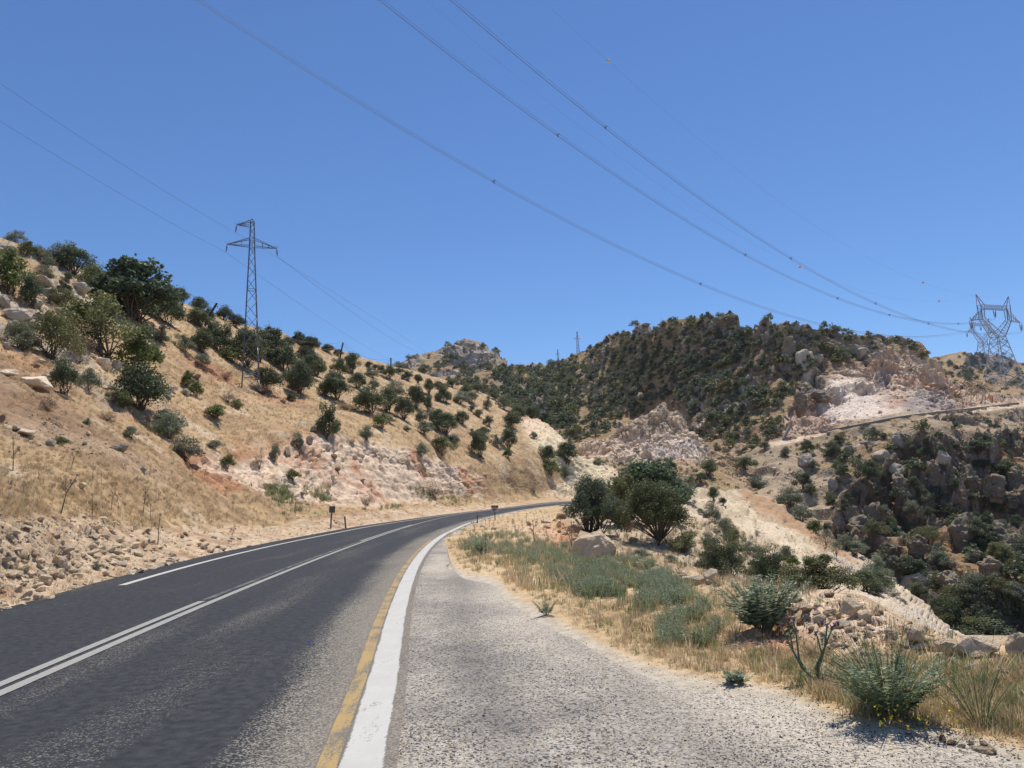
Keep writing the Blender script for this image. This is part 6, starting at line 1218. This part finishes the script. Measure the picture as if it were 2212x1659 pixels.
# the big cat-head pylon and its fellow behind
def big_pylon(loc, rz, sc, label):
    global LEGBREAK
    e = bpy.data.objects.new('transmission_tower', None); COL.objects.link(e); e.location = loc; e.rotation_euler = (0, 0, rz); e.scale = (sc,) * 3; tag(e, label, 'pylon')
    prof = [(0, 7.6, 7.6), (5.5, 6.9, 6.9), (11, 6.1, 6.1), (16.5, 5.35, 5.35), (21.5, 4.6, 4.6), (26, 3.95, 3.95), (30, 3.3, 3.3), (33.5, 2.7, 2.7)]
    LEGBREAK = (3,); lattice_leg_frame(e, prof, .50, .24, M_STEEL)
    for z, w in ((11, 6.1), (21.5, 4.6), (30, 3.3), (33.5, 2.7)):
        for a, b in (((-w, -w), (w, -w)), ((w, -w), (w, w)), ((w, w), (-w, w)), ((-w, w), (-w, -w))): bar('brace', (*a, z), (*b, z), .24, M_STEEL, e)
    for s in (-1, 1):
        # K frame limb: from waist out to the window side and up to the beam
        for y in (-1, 1):
            W0 = Vector((s * 2.7, y * 2.7, 33.5)); K = Vector((s * 11.2, y * 1.2, 43.5)); B = Vector((s * 9.0, y * 1.2, 50.0)); Bo = Vector((s * 11.6, y * 1.2, 52.2)); I0 = Vector((0, y * 2.3, 36.2)); K2 = Vector((s * 9.6, y * 1.2, 44.4))
            bar('limb', W0, K, .42, M_STEEL, e); bar('limb', Vector((-s * 2.7, y * 2.7, 33.5)), K2, .34, M_STEEL, e); bar('limb', K, Bo, .36, M_STEEL, e); bar('limb', K2, B, .32, M_STEEL, e)
            for t in (.12, .32, .52, .72, .92): bar('brace', W0.lerp(K, t), I0.lerp(K2, t), .17, M_STEEL, e); bar('brace', W0.lerp(K, min(t + .18, 1)), I0.lerp(K2, t), .17, M_STEEL, e)
            for t in (.15, .4, .65, .9): bar('brace', K.lerp(Bo, t), K2.lerp(B, t), .16, M_STEEL, e); bar('brace', K.lerp(Bo, min(t + .22, 1)), K2.lerp(B, t), .16, M_STEEL, e)
            tip = Vector((s * 19.5, 0, 42.6)); bar('arm_bar', K, tip, .32, M_STEEL, e); bar('arm_bar', Vector((s * 11.4, y * 1.2, 48.6)), tip, .30, M_STEEL, e)
            for t in (.2, .45, .7): bar('brace', K.lerp(tip, t), Vector((s * 11.4, y * 1.2, 48.6)).lerp(tip, t), .15, M_STEEL, e); bar('brace', K.lerp(tip, min(1, t + .22)), Vector((s * 11.4, y * 1.2, 48.6)).lerp(tip, t), .15, M_STEEL, e)
            pk_ = Vector((s * 12.8, 0, 58.5)); bar('peak_bar', Bo, pk_, .26, M_RUST, e); bar('peak_bar', Vector((s * 8.6, y * 1.2, 52.2)), pk_, .26, M_RUST, e)
            bar('brace', Bo.lerp(pk_, .4), Vector((s * 8.6, y * 1.2, 52.2)).lerp(pk_, .4), .15, M_RUST, e)
        for t in (.2, .5, .8): bar('brace', Vector((s * 2.7, -2.7, 33.5)).lerp(Vector((s * 11.2, -1.2, 43.5)), t), Vector((s * 2.7, 2.7, 33.5)).lerp(Vector((s * 11.2, 1.2, 43.5)), t + .1), .16, M_STEEL, e)
    for y in (-1, 1):
        bar('beam_bar', (-11.6, y * 1.2, 52.2), (11.6, y * 1.2, 52.2), .34, M_STEEL, e); bar('beam_bar', (-9.0, y * 1.2, 50.0), (9.0, y * 1.2, 50.0), .34, M_STEEL, e)
        for k in range(9): x = -9 + 2 * k; bar('brace', (x, y * 1.2, 50.0), (x + 1, y * 1.2, 52.2), .16, M_STEEL, e); bar('brace', (x + 1, y * 1.2, 52.2), (x + 2, y * 1.2, 50.0), .16, M_STEEL, e)
    M = Matrix.LocRotScale(e.location, e.rotation_euler, e.scale); out = []
    for x, z in ((-19.5, 42.6), (0, 50.0), (19.5, 42.6)):
        for s in (-.5, .5): insulator(e, (x + s * 2.0, 0, z), (x + s * .5, 0, z - 5.4), .42, 9)
        out.append(np.array(M @ Vector((x, 0, z - 5.6))))
    for s in (-1, 1): out.append(np.array(M @ Vector((s * 12.8, 0, 58.5))))
    return out
DT = 500.0; tb = at(2172, 850, DT); RZ = math.radians(32.5) * -1 + math.radians(51)
bt = big_pylon(Vector(tb), RZ, .95, 'tall cat-head lattice tower on the right skyline ridge')
tb2 = at(2140, 872, 900.); big_pylon(Vector((tb2[0], tb2[1], at(2137, 697, 900.)[2] - 52.)), RZ, 1.0, 'farther cat-head tower showing inside the legs and head of the first')
# far small pylons on the saddle
def small_pylon(q, ytop, ybase, D, label):
    p0 = at(q, ybase, D); h = at(q, ytop, D)[2] - p0[2]; e = bpy.data.objects.new('lattice_pylon', None); COL.objects.link(e); e.location = Vector(p0) - Vector((0, 0, 4)); H = h + 4; e.rotation_euler = (0, 0, math.radians(-10)); tag(e, label, 'pylon', None)
    w0 = .11 * H * .5; leg = MB(); 
    for a in (-1, 1):
        for b in (-1, 1):
            m = MB(); m.tube((a * w0, b * w0, 0), (a * .25, b * .25, H), .13, .10, 4); add_obj('leg', m.me('leg', M_STEEL), e)
    br = MB()
    for k in range(9):
        z0, z1 = H * k / 9, H * (k + 1) / 9; a0 = w0 * (1 - k / 9) + .25 * k / 9; a1 = w0 * (1 - (k + 1) / 9) + .25 * (k + 1) / 9
        for s in (-1, 1): br.tube((-a0, s * a0, z0), (a1, s * a1, z1), .06, .06, 3); br.tube((a0, s * a0, z0), (-a1, s * a1, z1), .06, .06, 3); br.tube((s * a0, -a0, z0), (s * a1, a1, z1), .06, .06, 3)
    add_obj('bracing', br.me('bracing', M_STEEL), e)
    ar = MB(); zc = H * .74
    for s in (-1, 1): ar.tube((0, 0, zc), (s * H * .14, 0, zc), .16, .12, 4); ar.tube((0, 0, zc + H * .06), (s * H * .14, 0, zc), .12, .10, 4)
    add_obj('cross_arm', ar.me('cross_arm', M_STEEL), e); return e
small_pylon(1249, 716, 762, 470., 'small grey pylon on the wooded saddle, the nearer and taller of two')
small_pylon(1206, 755, 783, 620., 'tiny grey pylon on the wooded saddle, left of the taller one')
small_pylon(1091, 788, 850, 470., 'faint pylon seen against trees at the foot of the small peak')
# wooden poles
def pole(qt, yt, qb, yb, label, lean=False):
    h = hit(qb, yb, [hill])[0]; D = math.hypot(h.x, h.y); t = at(qt, yt, D); e = bpy.data.objects.new('utility_pole', None); COL.objects.link(e); e.location = h; tag(e, label, 'pole')
    m = MB(); d = t - np.array(h); m.path([(0, 0, -.5), d * .5, d], .20, .15, 8); add_obj('shaft', m.me('shaft', M_WOOD), e)
    for s in (0, .35):
        m = MB(); m.tube(d - [0, 0, .25 + s], d - [-.12, .05, .05 + s], .06, .05, 6); add_obj('insulator', m.me('insulator', M_CER), e)
    return t
pt1 = pole(468.5, 655, 440, 702, 'leaning dark wooden pole among oaks left of the near pylon')
pt2 = pole(741, 740, 733, 778, 'dark wooden pole on the bare crest between scattered trees')
pt3 = pole(844.5, 773, 844, 806, 'dark wooden pole at the low end of the crest by the small peak')
hm = at(1801, 713, 280.); e = bpy.data.objects.new('utility_pole', None); COL.objects.link(e); e.location = Vector(hm) - Vector((0, 0, 1)); tag(e, 'short pole on the mountain skyline above the quarry', 'pole'); m = MB(); m.tube((0, 0, 0), (-.3, 0, 3.4), .12, .10, 6); add_obj('shaft', m.me('shaft', M_WOOD), e)
# cables
def wire_mesh(P, r, n=4):
    P = np.asarray(P, float); k = len(P); T = np.gradient(P, axis=0); T /= np.linalg.norm(T, axis=1, keepdims=True); a = np.cross(T, [0, 0, 1.]); a /= np.linalg.norm(a, axis=1, keepdims=True); b = np.cross(T, a)
    t = np.arange(n) * 2 * math.pi / n; V = (P[:, None] + (np.cos(t)[None, :, None] * a[:, None] + np.sin(t)[None, :, None] * b[:, None]) * r).reshape(-1, 3)
    I = np.arange(k * n).reshape(k, n); F = np.stack([I[:-1], np.roll(I, -1, 1)[:-1], np.roll(I, -1, 1)[1:], I[1:]], -1).reshape(-1, 4); return V, F
def cable_curve(far, nearxy, pix, ext=1.25, deg=2):
    """vertical plane from the far attachment towards nearxy; heights fitted to the measured sight lines"""
    far = np.array(far, float); d = np.array(nearxy, float) - far[:2]; L = np.linalg.norm(d); d /= L; s_, z_ = [0.], [far[2]]
    for q, y in pix:
        r = ray(q, y); A = np.array([[d[0], -r[0]], [d[1], -r[1]]]); sol = np.linalg.solve(A, CAM[:2] - far[:2]); s_.append(sol[0]); z_.append(CAMH + sol[1] * r[2])
    s_, z_ = np.array(s_), np.array(z_); w = np.ones(len(s_)); w[0] = 6; co = np.polyfit(s_, z_, deg, w=w / (1 + 0 * s_))
    t = np.linspace(0, L * ext, 90); P = np.stack([far[0] + d[0] * t, far[1] + d[1] * t, np.polyval(co, t)], -1); P[:, 2] += (far[2] - P[0, 2]) * np.exp(-t / 20); return P, d
azd = lambda q, y, D: at(q, y, D)[:2]
BA = [(400, 0), (600, 110), (750, 200), (1074, 392), (1200, 455), (1300, 505), (1504, 612), (1600, 652), (1684, 684)]
BB = [(829, 25), (1000, 145), (1191, 281), (1300, 348), (1400, 412), (1500, 475), (1600, 541), (1680, 588), (1803, 645), (1925, 691), (2010, 706)]
BC = [(955, 0), (1150, 140), (1314, 275), (1400, 345), (1500, 415), (1600, 485), (1711, 555), (1759, 588), (1895, 661), (2008, 708)]
E1 = [(1204, 44), (1318, 135.6), (1392, 194), (1548, 325), (1767, 484), (1996, 623)]; E2 = [(1100, 165), (1454, 406), (1722, 568), (2031, 671)]
d0 = np.array(azd(400, 0, 150.)) - bt[0][:2]
BUND = []
def bundle(far, pix, nearxy, label, offs, r, spacers):
    P, d = cable_curve(far, nearxy, pix); e = bpy.data.objects.new('power_cable', None); COL.objects.link(e); e.location = Vector(P[0]); tag(e, label, 'cable', None); side = np.array([-d[1], d[0], 0])
    for (a, b) in offs: V, F = wire_mesh(P + side * a + np.array([0, 0, b]) - P[0], r); add_obj('wire', mesh_np('wire', V, F, M_WIRE), e)
    for t in spacers:
        # spacer: Y-shaped clamp
        Q_, Y_ = proj(P[1:]); i = int(np.argmin(np.abs(Q_ - t))) + 1; c = P[i] - P[0]; mb = MB()
        for (a, b) in offs: mb.tube(c, c + side * a + np.array([0, 0, b]), .10, .10, 5); mb.box(c + side * a + np.array([0, 0, b]), np.array([.14, .14, .14]))
        add_obj('spacer', mb.me('spacer', M_WIRE), e)
    BUND.append((label, P)); return P
TRI = [(-.35, .2), (.35, .2), (0, -.40)]
n1 = bt[0][:2] + d0
bundle(bt[0], BA, n1, 'lowest triple power cable passing behind the mountain top', TRI, .038, [421, 1074, 1504])
bundle(bt[1], BB, bt[1][:2] + d0, 'middle triple power cable crossing the sky to the right tower', TRI, .042, [1191, 1600, 1803, 1925, 2069])
bundle(bt[2], BC, bt[2][:2] + d0, 'uppermost triple power cable crossing the sky to the right tower', TRI, .042, [1314, 1711, 1895, 2008])
def earth(far, pix, label, balls, blab):
    P = bundle(far, pix, far[:2] + d0 * .95, label, [(0, 0)], .018, [])
    Q_, Y_ = proj(P[1:])
    for q, r_, lb in balls:
        i = int(np.argmin(np.abs(Q_ - q))) + 1; e = bpy.data.objects.new('warning_ball', None); COL.objects.link(e); e.location = Vector(P[i]); tag(e, lb, 'warning ball')
        import bmesh
        for nm, mt_, sg in (('upper_half', M_RED, 1), ('lower_half', M_WH, -1)):
            bm = bmesh.new(); bmesh.ops.create_uvsphere(bm, u_segments=16, v_segments=10, radius=r_)
            bmesh.ops.delete(bm, geom=[v for v in bm.verts if v.co.z * sg < -1e-4], context='VERTS'); me = bpy.data.meshes.new(nm); bm.to_mesh(me); bm.free(); me.materials.append(mt_); add_obj(nm, me, e)
earth(bt[4], E1, 'very thin earth wire high above the triple cables', [(1318, .50, 'largest red and white warning ball high in the middle of the sky'), (1996, .50, 'small warning ball in the sky left of the big tower')], '')
earth(bt[3], E2, 'thin earth wire between the triple cables', [(1722, .50, 'warning ball touching the upper triple cable'), (2031, .50, 'tiniest warning ball just left of the big tower')], '')
def simple(pts, r, label, name='overhead_wire', sag=0., pieces=1):
    pts = [np.array(p, float) for p in pts]; P = []
    for a, b in zip(pts[:-1], pts[1:]):
        for t in np.linspace(0, 1, 24)[:-1]: p = a + (b - a) * t; p = p - np.array([0, 0, sag * 4 * t * (1 - t)]); P.append(p)
    P.append(pts[-1]); P = np.array(P); V, F = wire_mesh(P - P[0], r); o = add_obj(name, mesh_np(name, V, F, M_WIRE), loc=Vector(P[0])); tag(o, label, 'wire'); return o
# thin lines of the near pylon
def line_from(att, pix, nearD, label, r, far=False):
    q0, y0 = pix[-1]; P, d = cable_curve(att, azd(q0, y0, nearD), pix, 1.3 if not far else 1.15); V, F = wire_mesh(P - P[0], r); o = add_obj('overhead_wire', mesh_np('overhead_wire', V, F, M_WIRE), loc=Vector(P[0])); tag(o, label, 'wire')
line_from(pyl[2], [(319, 390), (160, 286), (0, 180)], 62, 'upper thin wire from the near pylon top to the left edge', .014)
line_from(pyl[0], [(262, 420), (130, 340), (0, 262)], 62, 'lower thin wire from the near pylon arm to the left edge', .014)
line_from(pyl[0], [(600, 622), (700, 692), (830, 770)], 300, 'thin wire from the near pylon left arm down to the crest', .020, True)
line_from(pyl[1], [(680, 618), (790, 694), (905, 762)], 320, 'thin wire from the near pylon right arm down towards the peak', .022, True)
line_from(pyl[2], [(700, 612), (800, 684), (920, 762)], 330, 'thin wire from the near pylon top down towards the peak', .018, True)
simple([at(395, 628, math.hypot(*pt1[:2]) * .8), pt1], .018, 'wire reaching the leaning wooden pole from the left', sag=.2)
simple([pt1, pt2], .025, 'wire from leaning pole to crest pole behind the near pylon', sag=2.2)
simple([pt1 - [0, 0, .5], pt2 - [0, 0, .4]], .025, 'second wire from leaning pole to crest pole, slightly lower', sag=3.4)
simple([pt2, pt3], .025, 'upper wire between the two right wooden poles', sag=1.8)
simple([pt2 - [0, 0, .5], pt3 - [0, 0, .4]], .025, 'lower wire between the two right wooden poles', sag=2.6)
simple([pt3, at(826, 802, math.hypot(*pt3[:2]))], .025, 'stay wire slanting left from the last wooden pole')
simple([pt3, at(868, 800, math.hypot(*pt3[:2]) * 1.1)], .025, 'wire dropping right from the last wooden pole')

# ------------------------------------------------------------------ signs, posts, small things by the road
M_SIGNB = metal('sign_back_metal', (.10, .11, .10), (.15, .16, .15), .6, .3); M_POST = plain('grey_post', (.20, .19, .18)); M_SIGNF = plain('faded_sign_face', (.50, .40, .37), .6, amt=.12); M_INK = plain('dark_lettering', (.05, .045, .05), .6, amt=.05)
def upright(q, y, only): h = hit(q, y, only); return h[0], math.hypot(h[0].x, h[0].y) / FPX
p, u = upright(714.5, 1141, [hill]); e = bpy.data.objects.new('road_sign', None); COL.objects.link(e); e.location = p; e.rotation_euler = (0, math.radians(3), math.radians(-6)); tag(e, 'square road sign seen from its dark back, left of the road', 'sign')
m = MB(); m.tube((0, 0, -.2), (0, 0, 45 * u), .055, .055, 6); add_obj('post', m.me('post', M_SIGNB), e)
m = MB(); m.box((.05, -.04, 38.5 * u), (6.4 * u, .012, 6.6 * u)); add_obj('panel', m.me('panel', M_SIGNB), e)
for z in (35.5, 41.5): m = MB(); m.box((.05, -.062, z * u), (6.0 * u, .012, .5 * u)); add_obj('bracket', m.me('bracket', M_SIGNB), e)
p, u = upright(747, 1142, [hill]); e = bpy.data.objects.new('marker_post', None); COL.objects.link(e); e.location = p; e.rotation_euler = (0, math.radians(-5), 0); tag(e, 'plain weathered grey post just right of the dark square sign', 'post')
m = MB(); m.box((0, 0, 12 * u), (1.6 * u, .03, 12.5 * u)); add_obj('shaft', m.me('shaft', M_POST), e); m = MB(); m.box((0, 0, 24.8 * u), (2.0 * u, .04, .5 * u)); add_obj('cap', m.me('cap', M_POST), e)
p, u = upright(1069.5, 1124, [near]); e = bpy.data.objects.new('kilometre_sign', None); COL.objects.link(e); e.location = p; tag(e, 'faded two-line number plate on a dark post, right verge at the bend', 'sign')
m = MB(); m.box((0, .03, 12 * u), (.9 * u, .03, 15 * u)); add_obj('post', m.me('post', plain('dark_post', (.04, .035, .03))), e)
for z, tx, w in ((28.2, '370-04', 7.1), (21.6, '071', 7.1)):
    m = MB(); m.box((0, -.02, z * u), (w * u, .012, 3.15 * u)); pl = add_obj('plate', m.me('plate', M_SIGNF), e)
    c = bpy.data.curves.new('lettering', 'FONT'); c.body = tx; c.size = 5.6 * u; c.align_x = 'CENTER'; c.align_y = 'CENTER'; c.extrude = .002; c.offset = .012; o = bpy.data.objects.new('lettering', c); COL.objects.link(o); o.parent = pl; o.location = (0, -.036, z * u); o.rotation_euler = (math.pi / 2, 0, 0); c.materials.append(M_INK)
    bpy.context.view_layer.update(); dg = bpy.context.evaluated_depsgraph_get(); me_ = bpy.data.meshes.new_from_object(o.evaluated_get(dg)); o2 = add_obj('lettering', me_, pl, o.location.copy()); o2.rotation_euler = o.rotation_euler; bpy.data.objects.remove(o)
m = MB(); m.box((0, -.034, 24.9 * u), (7.1 * u, .004, .25 * u)); m.box((0, -.034, 31.3 * u), (7.1 * u, .004, .3 * u)); add_obj('border', m.me('border', M_RUST), e)
p, u = upright(1031.5, 1130, [near]); e = bpy.data.objects.new('delineator_post', None); COL.objects.link(e); e.location = p; tag(e, 'small roadside marker post with dark bands beside the white edge line', 'post')
m = MB(); m.box((0, 0, 8 * u), (1.2 * u, .03, 9 * u)); add_obj('shaft', m.me('shaft', M_POST), e)
for z in (11.5, 15.0): m = MB(); m.box((0, 0, z * u), (1.35 * u, .036, 1.0 * u)); add_obj('band', m.me('band', M_INK), e)
# broken asphalt pile
o = place_rock('dark', 779, 1140, 10, 34, 'dark pile of old asphalt at the left road edge past the sign', None, 'asphalt_pile', only=[hill], v=2, cat='debris', tilt=.05)
# bottle cap on the road
pc = gz(668, 1388, .012); m = MB(); m.tube((0, 0, 0), (0, 0, .01), .022, .018, 12); o = add_obj('bottle_cap', m.me('bottle_cap', plain('blue_plastic', (.10, .16, .75), .4)), loc=Vector(pc)); tag(o, 'tiny blue plastic cap lying in the right lane', 'bottle cap')
# parapet along the mountain road, and the concrete chute below its left end
def parapet():
    k = np.array(M_R, float); qs = np.linspace(1775, 2200, 44); P = []
    for q in qs:
        y = pchip(k[:, 0], k[:, 1])(np.array([q]))[0]; h = hit(q, y + 2.0, [mtn]); P.append(np.array(h[0])) if h else None
    P = np.array(P); D = np.hypot(P[:, 0], P[:, 1]); ok = np.abs(D - np.median(D)) < 60; P = P[ok]
    for _ in range(6): P[1:-1] = (P[:-2] + P[1:-1] * 2 + P[2:]) / 4
    T = np.gradient(P, axis=0); T[:, 2] = 0; T /= np.linalg.norm(T, axis=1, keepdims=True); sd = np.stack([-T[:, 1], T[:, 0], 0 * T[:, 0]], -1) * .22
    V = np.stack([P - sd - [0, 0, .8], P - sd + [0, 0, .5], P + sd + [0, 0, .5], P + sd - [0, 0, .8]], 1); n = len(P); I = np.arange(n * 4).reshape(n, 4)
    F = np.concatenate([np.stack([I[:-1, j], I[:-1, (j + 1) % 4], I[1:, (j + 1) % 4], I[1:, j]], -1) for j in range(4)]); o = add_obj('parapet', mesh_np('parapet', V.reshape(-1, 3), F, plain('dark_masonry', (.24, .215, .185)), False)); tag(o, 'long low grey parapet along the mountain road under the quarry', 'wall')
parapet()
h = hit(1700, 945, [mtn]); 
if h:
    u = math.hypot(h[0].x, h[0].y) / FPX; m = MB(); R3 = Euler((0, math.radians(32), 0)).to_matrix(); m.box((0, 0, 10 * u), (2.2 * u, .6, 15 * u), R3); m.box((-6 * u, -.4, 4 * u), (.9 * u, .4, 9 * u), R3); o = add_obj('concrete_chute', m.me('concrete_chute', plain('old_concrete', (.28, .26, .23))), loc=h[0]); tag(o, 'slanting grey concrete chute below the left end of the mountain road', 'chute')
for lb, P in BUND:
    pr = proj(P[1:60:6]); print('CABLE', lb[:20], [(int(a), int(b)) for a, b in zip(*pr)])

# ------------------------------------------------------------------ look-alikes with one label: say which one by its place in the row
ORD = ['leftmost', 'second from left', 'third from left', 'fourth from left', 'fifth from left', 'sixth from left', 'seventh from left', 'eighth from left', 'ninth from left', 'tenth from left', 'eleventh from left', 'twelfth from left', '13th from left', '14th from left', '15th from left', '16th from left', '17th from left', '18th from left', '19th from left', '20th from left', '21st from left', '22nd from left', '23rd from left', '24th from left', '25th from left']
bpy.context.view_layer.update()
byl = {}
for o in SC.objects:
    if o.parent is None and 'label' in o and 'category' in o: byl.setdefault(o['label'], []).append(o)
for lb, L in byl.items():
    n = len(L)
    if 2 <= n <= 25:
        L.sort(key=lambda o: float(proj(np.array(o.matrix_world.translation))[0]))
        room = 16 - len(lb.split())
        for i, o in enumerate(L):
            w = 'rightmost' if i == n - 1 else ORD[i]
            if len(w.split()) > room: w = 'rightmost' if i == n - 1 else ORD[i].split()[0]
            o['label'] = lb + ', ' + w

# ------------------------------------------------------------------ thin summer haze
def haze():
    mb = MB(); mb.box((0, 0, 40), (2400, 2400, 140)); me = mb.me('haze', None); me.materials.clear()
    m = bpy.data.materials.new('haze'); m.use_nodes = True; nt = m.node_tree; nt.nodes.remove(nt.nodes['Principled BSDF'])
    v = nt.nodes.new('ShaderNodeVolumePrincipled'); v.inputs['Density'].default_value = .00006; v.inputs['Color'].default_value = (.80, .88, 1.0, 1); v.inputs['Anisotropy'].default_value = .2
    nt.links.new(v.outputs[0], nt.nodes['Material Output'].inputs['Volume']); me.materials.append(m); tag(add_obj('haze', me), kind='stuff')
haze()
